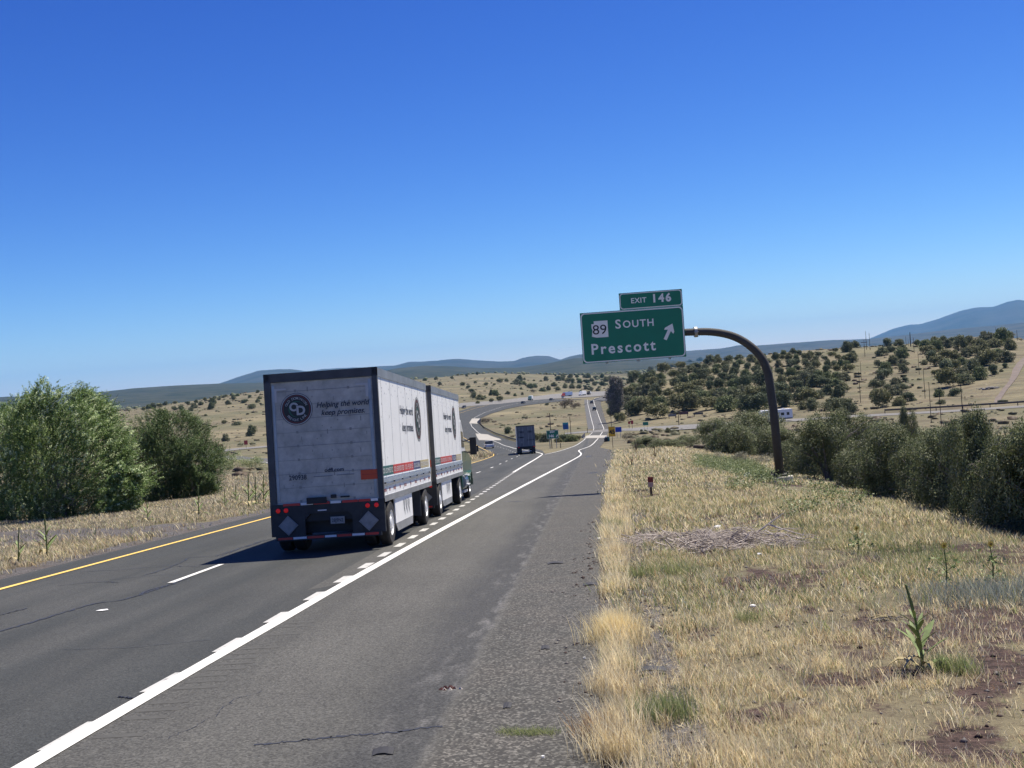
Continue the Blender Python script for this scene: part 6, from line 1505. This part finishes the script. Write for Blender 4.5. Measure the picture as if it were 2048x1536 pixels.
elm(246, 1030, 70, 95, EL, 2200, 'low pale leaved shoots at the right foot of the large elm', 14, sway=.6)
elm(336, 1003, 172, 172, EL2, 13000, 'dense darker green elm bush right of the large elm', 13, leafs=.075, sway=.15)
elm(386, 998, 62, 88, EL2, 2400, 'rounded right shoulder of the darker green bush', 15, leafs=.07, sway=.1)
for px, py, w, h, lab in ((462, 938, 60, 26, 'low green bush in the field beyond the dark green elm bush'), (505, 936, 50, 20, 'low green bush close to the trailer left edge')):
    shrub(px, py, w, h, 'green', lab, 600, 'field_bush')

# tall tall dark tree right of the straight ramp
def rock(name, px, py, wpx, hpx, lab, seed, depth=.8, dist=None):
    q_ = at(px, py); k_ = math.hypot(q_[0], q_[1])/2250; w, h = wpx*k_, hpx*k_
    n1, n2 = 64, 56; u = np.linspace(0, 2*math.pi, n1, endpoint=False); v = np.linspace(0, 1, n2); U, Vv = np.meshgrid(u, v, indexing='ij')
    prof = np.where(Vv < .5, .55+.9*Vv, 1.0)*np.sqrt(np.clip(1-np.clip((Vv-.72)/.30, 0, 1)**2.2, 0, 1))
    col_ = .72+.62*fbm(U*3.2+seed, Vv*9+seed, 5)+.20*fbm(U*16, Vv*22+seed, 3)
    X_ = np.cos(U)*w/2*prof*col_+(Vv-.5)*-.28*w*.6; Y_ = np.sin(U)*w/2*depth*prof*col_*1.6; Z_ = Vv*h*(.92+.16*fbm(U*2+9, Vv*3))-.5
    idx_ = np.arange(n1*n2).reshape(n1, n2); i2 = np.roll(idx_, -1, 0)
    q = np.stack([idx_[:, :-1], i2[:, :-1], i2[:, 1:], idx_[:, 1:]], -1).reshape(-1, 4)
    o = link(name, np_mesh(name, np.stack([X_, Y_, Z_], -1).reshape(-1, 3), None, q, [M_ROCK])); o.location = q_; tag(o, lab, 'rock'); return o
M_ROCK = mat('dark_basalt', (.085, .075, .078), .95, var=.6, scale=.9, bump=.8, dirt=(.025, .024, .026)); M_RUBB = mat('grey_boulders', (.30, .28, .26), .95, dirt=(.07, .065, .06), scale=.9, bump=.6)
q_ = at(1234, 842); k_ = math.hypot(q_[0], q_[1])/2250; root = empty('roadside_tree', q_); tag(root, 'tall dark grey brown tree standing right of the straight ramp', 'tree')
Vs, Qs, Cs = [], [], []; o_ = 0
for (cx_, cz_, rx_, rz_, nn) in ((3, 66, 14, 22, 900), (-6, 48, 14, 22, 900), (5, 42, 11, 22, 700), (-4, 28, 10, 16, 500), (1, 16, 6, 13, 300), (8, 76, 9, 12, 350), (-2, 80, 8, 10, 300)):
    d_ = rng.normal(0, 1, (nn, 3)); d_ /= np.linalg.norm(d_, axis=1)[:, None]; r_ = .55+.5*rng.random((nn, 1)); P0 = (np.array([cx_, 0, cz_])+d_*r_*np.array([rx_, rx_, rz_]))*k_
    cc_ = np.array([(.20, .18, .17), (.27, .245, .22), (.12, .115, .11), (.36, .33, .29), (.17, .19, .12)])[rng.integers(0, 5, nn)]
    V, q, C = leaf_cloud(P0, d_, 7, 2.6*k_, 2.4*k_, cc_, .3, aspect=.35); V[:, 2] = np.maximum(V[:, 2], .3); Vs.append(V); Qs.append(q+o_); Cs.append(C); o_ += len(V)
link('crown', np_mesh('crown', np.vstack(Vs), None, np.vstack(Qs), [M_JUN], np.vstack(Cs)), root)
b = MB(); b.tube([(0, 0, -.5), (0, 0, 20*k_), (1*k_, 0, 60*k_)], [2.2*k_, 1.6*k_, .5*k_], 7, M_BARKG); b.tube([(0, 0, 10*k_), (-5*k_, 0, 45*k_)], [1.2*k_, .4*k_], 6, M_BARKG); b.build('trunk', root)
jun(1222, 832, 20, 'olive bush at the foot of the tall dark tree', 'bushes by the tall dark tree'); jun(1240, 845, 28, 'olive green bush below the tall dark tree, above the blue sign', 'bushes by the tall dark tree')
jun(1254, 812, 8, 'small narrow dark bush right of the tall dark tree', 'bushes by the tall dark tree')
q_ = at(1980, 778); k_ = math.hypot(q_[0], q_[1])/2250; b = MB(); r_ = random.Random(5)
for k in range(46):
    s_ = (1.2+2.6*r_.random())*k_; cx_, cy_, cz_ = r_.gauss(0, 9)*k_, r_.gauss(0, 6)*k_, r_.random()*5*k_*.6
    pts = [(cx_+s_*math.cos(a)*math.cos(e)*r_.uniform(.7, 1.2), cy_+s_*math.sin(a)*math.cos(e)*r_.uniform(.7, 1.2), cz_+s_*.7*math.sin(e)) for e in (-.5, .4) for a in [i*1.2566 for i in range(5)]]+[(cx_, cy_, cz_+s_*.7)]
    b.add(pts, [(i, (i+1) % 5, 5+(i+1) % 5, 5+i) for i in range(5)]+[(5+i, 5+(i+1) % 5, 10) for i in range(5)], M_RUBB)
o = b.build('boulder_pile'); o.location = q_; tag(o, 'grey boulder pile on the bare slope left of the dirt track', 'rock pile')
for px, py, w, h, lab in ((1975, 1062, 40, 16, 'grey boulder under the right thicket, left one'), (2038, 1068, 28, 14, 'pale boulder at the right edge under the thicket')):
    q_ = at(px, py); k_ = math.hypot(q_[0], q_[1])/2250; b = MB(); r_ = random.Random(int(px))
    for j in range(3):
        ox = r_.uniform(-.4, .4)*w*k_; s_ = h*k_*(.5+.4*r_.random())
        pts = [(ox+s_*1.5*math.cos(a)*math.cos(e)*r_.uniform(.8, 1.2), s_*1.2*math.sin(a)*math.cos(e)*r_.uniform(.8, 1.2), s_*.3+s_*.8*math.sin(e)) for e in (-.6, .1, .7) for a in [i*.785 for i in range(8)]]+[(ox, 0, s_*1.1)]
        b.add(pts, [(rr_*8+i, rr_*8+(i+1) % 8, rr_*8+8+(i+1) % 8, rr_*8+8+i) for rr_ in (0, 1) for i in range(8)]+[(16+i, 16+(i+1) % 8, 24) for i in range(8)], M_RUBB)
    o = b.build('boulder'); o.location = q_; tag(o, lab, 'boulder', 'boulders under the thicket')

# ------------------------------------------------------------------ mulleins, sunflowers, brush, litter
M_MUL = mat('mullein_leaf', (.19, .25, .085), .7, var=.4, scale=14); M_MULD = mat('mullein_dead_leaf', (.40, .33, .17), .8, var=.3, scale=14); M_STK = mat('mullein_stalk', (.12, .15, .045), .8, var=.4, scale=20)
def mullein(px, py, hpx, lab, lean=-.12, leaves=16, grp=None, dark=False):
    hpx *= 1.15 if px < 1000 else 1
    q_ = at(px, py); k_ = math.hypot(q_[0], q_[1])/2250; h = hpx*k_; root = empty('mullein_plant', (q_[0], q_[1], q_[2]-.01)); tag(root, lab, 'plant', grp); r = random.Random(int(px*7+py))
    b = MB(); pth = [(lean*h*t*t, 0, h*t) for t in (0, .2, .4, .6, .8, 1.0)]
    b.tube(pth, [.014*h/.7, .013*h/.7, .011*h/.7, .010*h/.7, .014*h/.7, .006*h/.7], 7, M_STK)
    for i in range(60):                                             # knobbly seed spike
        t = .72+.28*i/60; a = i*2.4; p = np.array([lean*h*t*t, 0, h*t]); e = .010*h/.7
        b.tube([p, p+np.array([math.cos(a)*e, math.sin(a)*e, e*.6])], [.007*h/.7, .004*h/.7], 4, M_STK)
    b.build('stalk', root)
    for i in range(leaves):
        t = .02+.62*(i/leaves); a = i*2.4+r.random()*.5; L = h*(.40-.40*t)*(.8+.4*r.random()); wd_ = L*.22; dead = t < .14
        ps = []; c0 = np.array([lean*h*t*t, 0, h*t]); d = np.array([math.cos(a), math.sin(a), 0]); s_ = np.array([-math.sin(a), math.cos(a), 0])
        for k, (u, w_) in enumerate(((0, .25), (.3, .9), (.6, 1.0), (.85, .6), (1.0, .05))):
            z = ((math.sin(u*2.2)*.45-.5*u*u) if dead else (1.15*u-.35*u*u))*L; c_ = c0+d*L*u+np.array([0, 0, z]); ps += [c_-s_*wd_*w_*.5, c_+np.array([0, 0, -.012*L*w_*4]), c_+s_*wd_*w_*.5]
        lb = MB(); lb.add(ps, [(3*k+j, 3*k+j+1, 3*k+j+4, 3*k+j+3) for k in range(4) for j in (0, 1)], M_MULD if dead and i % 3 else M_MUL)
        lb.build('leaf', root, smooth=True)
    return root
mullein(1846, 1342, 168, 'tall green mullein stalk standing alone in the right foreground', -.13, 21)
mullein(95, 1113, 68, 'mullein stalk left of the yellow line, taller of the near two', 0, 13, 'mulleins left of the road')
mullein(38, 1128, 58, 'thin mullein stalk near the left picture edge', .08, 9, 'mulleins left of the road')
for px, py, h, lab in ((295, 1044, 40, 'mullein in front of the large elm right foot'), (398, 1032, 48, 'pale leaved mullein below the darker elm bush'), (450, 1018, 34, 'small mullein between elm bush and trailer'), (498, 1015, 58, 'leftmost mullein of the group beside the trailer'), (512, 1012, 50, 'middle mullein of the group beside the trailer'), (528, 1010, 52, 'mullein touching the trailer left edge'), (472, 1008, 34, 'thin stalk left of the mullein group')):
    mullein(px, py, h, lab, .05, 12, 'mulleins left of the road')
M_SUNF = mat('yellow_petal', (.80, .55, .03), .6)
for px, py, h, lab in ((1893, 1180, 84, 'weed with one yellow flower, left of two near the right thicket'), (1986, 1178, 84, 'leafy sunflower plant with a yellow flower near the right edge'), (1716, 1108, 50, 'green weed with yellow flower behind the brush pile')):
    q_ = at(px, py); k_ = math.hypot(q_[0], q_[1])/2250; root = empty('sunflower_plant', q_); tag(root, lab, 'plant', 'yellow flowered weeds'); hh = h*k_; r = random.Random(int(px))
    b = MB(); b.tube([(0, 0, 0), (.02, 0, hh*.5), (0, 0, hh*.97)], [.012, .009, .006], 5, M_STK)
    for j in range(4): a = r.random()*6.28; b.tube([(0, 0, hh*(.3+.1*j)), (math.cos(a)*.12, math.sin(a)*.12, hh*(.45+.12*j))], [.006, .004], 4, M_STK)
    b.build('stem', root)
    P0 = np.array([(r.gauss(0, .10), r.gauss(0, .10), hh*(.15+.7*r.random())) for _ in range(22)]); V, q, C = leaf_cloud(P0, np.tile([0, 0, 1.], (22, 1)), 4, .09, .055, np.array(PAL['fresh'])[rng.integers(0, 3, 22)]*1.3); link('foliage', np_mesh('foliage', V, None, q, [M_LEAF], C), root)
    b = MB(); 
    for j in range(12): a = j*.5236; b.add([(0, -.01, hh), (math.cos(a-.2)*.03, -.015, hh+math.sin(a-.2)*.03), (math.cos(a)*.055, -.02, hh+math.sin(a)*.055), (math.cos(a+.2)*.03, -.015, hh+math.sin(a+.2)*.03)], [(0, 1, 2, 3)], M_SUNF)
    b.lathe([(.018, -.03), (.001, -.035)], 'y', (0, 0, hh), 8, mat('flower_heart', (.30, .18, .02), .8)); b.build('flower', root)
M_STICK = mat('dead_brush_grey', (.34, .295, .26), .9, var=.5, scale=5); M_STICK2 = mat('dead_brush_pale', (.52, .46, .40), .9, var=.4, scale=5)
def brush(px, py, wx, wy, n, lab, seed, hh=.34, L0=.5):
    q_ = at(px, py); r = random.Random(seed); b = MB(); k_ = math.hypot(q_[0], q_[1])/2250
    heaps = [(r.uniform(-.42, .42)*wx*k_, r.uniform(-.4, .4)*wy, r.uniform(-.5, .5), .5+r.random()) for _ in range(9)]
    for i in range(n):
        hx, hy, ha, hs_ = heaps[r.randrange(9)]
        cx_ = hx+r.gauss(0, .28)*hs_; cy_ = hy+r.gauss(0, .16)*hs_; a = ha+r.gauss(0, .5); L = L0*(.3+1.5*r.random()**2); top_ = hh*hs_*math.exp(-((cx_-hx)**2+(cy_-hy)**2*2)/.12)
        z0 = top_*r.random(); zf = float(H(q_[0]+cx_, q_[1]+cy_))-q_[2]; bend = r.gauss(0, .25)*L
        p = [(cx_+L*(t-.5)*math.cos(a)-bend*t*(1-t)*math.sin(a), cy_+L*(t-.5)*math.sin(a)+bend*t*(1-t)*math.cos(a), max(.005, zf+z0+(t-.5)*r.gauss(0, .3)*L+.015)) for t in (0, .3, .65, 1)]
        r0 = .003+.012*r.random()**3; b.tube(p, [r0, r0*.8, r0*.6, r0*.3], 4, M_STICK if r.random() < .62 else M_STICK2)
    o = b.build('brush_pile'); o.location = q_; tag(o, lab, 'dead brush', 'heaps of dead brush'); return o
brush(1500, 1088, 250, 1.9, 1500, 'wide heap of grey purple dead brush in the right verge', 1); brush(1440, 1082, 130, 1.2, 450, 'low left part of the dead brush heap', 4, .15)
brush(1300, 1083, 110, 1.0, 300, 'small heap of pale dead twigs on the dark patch by the road edge', 2, .16)
b = MB(); q_ = at(1550, 1085)
b.tube([(-.7, .1, .02), (-.3, .05, .22), (0, 0, .42), (.2, 0, .55)], [.02, .02, .015, .008], 6, M_STICK2); b.tube([(-.1, 0, .35), (.3, -.1, .2), (.8, -.3, .05)], [.018, .014, .01], 6, M_STICK2)
o = b.build('dead_branch_limb'); o.location = q_; tag(o, 'thicker forked dead branch sticking out of the brush heap', 'branch')
M_TSC = mat('tyre_scrap_black', (.018, .018, .020), .6, var=.3, scale=9)
def scrap(px, py, w, lab, seed):
    q_ = at(px, py); r = random.Random(seed); b = MB(); n = 9; prof = []
    for i in range(n):
        t = i/(n-1); x_ = (t-.5)*w; y_ = .12*w*math.sin(t*4); z_ = (.012+.05*w*math.sin(t*3.1))
        prof += [(x_, y_-.045-.015*r.random(), z_), (x_+.01, y_+.05+.015*r.random(), z_+.012), (x_, y_-.045, z_-.010), (x_+.01, y_+.05, z_+.003)]
    fs = []
    for i in range(n-1):
        a = i*4; c_ = a+4; fs += [(a, a+1, c_+1, c_), (a+2, c_+2, c_+3, a+3), (a, c_, c_+2, a+2), (a+1, a+3, c_+3, c_+1)]
    b.add(prof, fs+[(0, 2, 3, 1), (4*n-4, 4*n-3, 4*n-1, 4*n-2)], M_TSC); o = b.build('tyre_scrap'); o.location = q_; o.rotation_euler = (0, 0, .2*r.random()); tag(o, lab, 'tyre scrap', 'scraps of rubber'); return o
scrap(1300, 1344, .30, 'curved black tyre scrap in the gravel right of the straw fringe', 1)
scrap(1180, 1171, .22, 'flat black rubber scrap at the pavement edge, far one', 2)
scrap(1090, 1298, .09, 'small dark rubber strip on the rough shoulder', 3); scrap(1110, 1128, .28, 'thin dark stick like rubber strip on the rough shoulder', 4); scrap(1014, 1415, .07, 'tiny black strip on the shoulder near the bottom', 5)
scrap(765, 1508, .16, 'thin black strip on the dark shoulder band', 6)
q_ = at(902, 1378); b = MB(); r_ = random.Random(3)
M_RBR = mat('reddish_debris', (.10, .035, .028), .8, var=.5, scale=30); 
for i in range(16):
    cx_ = r_.gauss(0, .045); cy_ = r_.gauss(0, .025); s_ = .007+.014*r_.random()
    pts = [(cx_+s_*1.5*math.cos(a)*r_.uniform(.6, 1.3), cy_+s_*math.sin(a)*r_.uniform(.6, 1.3), .002) for a in [i_*1.047 for i_ in range(6)]]+[(cx_, cy_, .008+s_*1.1)]
    b.add(pts, [(i_, (i_+1) % 6, 6) for i_ in range(6)], M_RBR if r_.random() < .75 else M_STICK2)
o = b.build('road_debris'); o.location = (q_[0], q_[1], q_[2]+.006); tag(o, 'small reddish brown clump of debris on the shoulder', 'debris')
M_LIT = mat('white_litter', (.78, .78, .76), .5)
LIT = [(1208, 1283, .035, 'white scrap of litter in the straw fringe'), (1169, 1319, .03, 'white scrap of litter on the rough shoulder, lower one'), (1506, 1225, .05, 'white litter beside a green tuft in the right verge'), (1412, 1181, .03, 'tiny white litter left of the dark tuft'), (1520, 1118, .06, 'white scrap below the brush heap'), (1435, 1062, .10, 'pale flat scrap above the brush heap'), (1200, 1085, .06, 'thin white scrap at the pavement edge beside the twigs'), (1888, 1176, .05, 'white scrap at the foot of the left yellow flower'),
       (1497, 952, .22, 'white litter in the green weeds left of the pole, upper piece'), (1493, 956, .16, 'white litter in the green weeds left of the pole, lower piece'), (1272, 1250, .02, 'white pebble sized litter beside the straw fringe'), (1087, 1518, .018, 'tiny white scrap at the bottom of the rough shoulder')]
for i, (px, py, s_, lab) in enumerate(LIT):
    q_ = at(px, py); r = random.Random(i); b = MB(); pts = [(s_*math.cos(a)*r.uniform(.5, 1.1), s_*.7*math.sin(a)*r.uniform(.5, 1.1), .01+s_*.4*r.random()) for a in [j*1.047 for j in range(6)]]+[(0, 0, s_*.6)]
    b.add(pts, [(j, (j+1) % 6, 6) for j in range(6)], M_LIT); b.add([(p[0]*.9, p[1]*.9, .004) for p in pts[:6]], [tuple(range(6))], M_LIT)
    o = b.build('litter'); o.location = (q_[0], q_[1], q_[2]+(.07 if s_ > .045 else .01)); tag(o, lab, 'litter', 'scraps of white litter')
q_ = at(205, 1222); b = MB(); b.add([(x_, y_, z_) for x_, y_, z_ in ((-.10, -.03, .016), (.03, -.06, .017), (.10, .0, .016), (.05, .07, .018), (-.06, .05, .016))], [(0, 1, 2, 3, 4)], M_LIT); o = b.build('paper_scrap'); o.location = q_; tag(o, 'small cream scrap of paper flat on the left lane', 'litter')
# weathered log in the verge
q_ = at(1775, 1240); b = MB()
rr_ = random.Random(8)
for j in range(7):
    y_ = rr_.uniform(-.05, .05); x0 = rr_.uniform(-.25, -.05); p = [(x0+.07*k+rr_.gauss(0, .01), y_+rr_.gauss(0, .018), .03+rr_.gauss(0, .012)) for k in range(5)]
    b.tube(p, [.004, .008, .007, .006, .002], 5, M_MULD if j % 2 else M_BARKG)
o = b.build('dry_root'); o.location = q_; tag(o, 'pale twisted dry root left of the tall mullein', 'root')

# ------------------------------------------------------------------ a wisp of cloud
cl = MB(); 
M_CLD = bpy.data.materials.new('cloud_wisp'); M_CLD.use_nodes = True; nn_ = M_CLD.node_tree.nodes; nn_.remove(nn_['Principled BSDF']); pv = nn_.new('ShaderNodeVolumePrincipled'); pv.inputs['Density'].default_value = .0011; pv.inputs['Color'].default_value = (1, 1, 1, 1); M_CLD.node_tree.links.new(pv.outputs[0], nn_['Material Output'].inputs['Volume'])
for dx, r1, r2 in ((0, 420, 70), (380, 330, 60), (-420, 260, 40)):
    r = ray(1128, 699); D = 52000; c_ = r*D
    cl.lathe([(r2*math.sin(a), c_[0]*0+dx-r1*math.cos(a)) for a in np.linspace(.05, math.pi-.05, 12)], 'x', (c_[0], c_[1], c_[2]), 16, M_CLD)
o = cl.build('small_cloud'); tag(o, 'tiny white cloud wisp low in the blue sky above the hills', 'cloud')

# ------------------------------------------------------------------ air
hzm = bpy.data.materials.new('haze_air'); hzm.use_nodes = True; nn_ = hzm.node_tree.nodes; nn_.remove(nn_['Principled BSDF'])
pv = nn_.new('ShaderNodeVolumePrincipled'); pv.inputs['Density'].default_value = 2.6e-5; pv.inputs['Color'].default_value = (.22, .56, 1.0, 1); pv.inputs['Anisotropy'].default_value = 0.0
hzm.node_tree.links.new(pv.outputs[0], nn_['Material Output'].inputs['Volume'])
b = MB(); b.box((-46500, -46500, -300), (46500, 34000, 950), hzm); o = b.build('haze'); tag(o, kind='stuff')
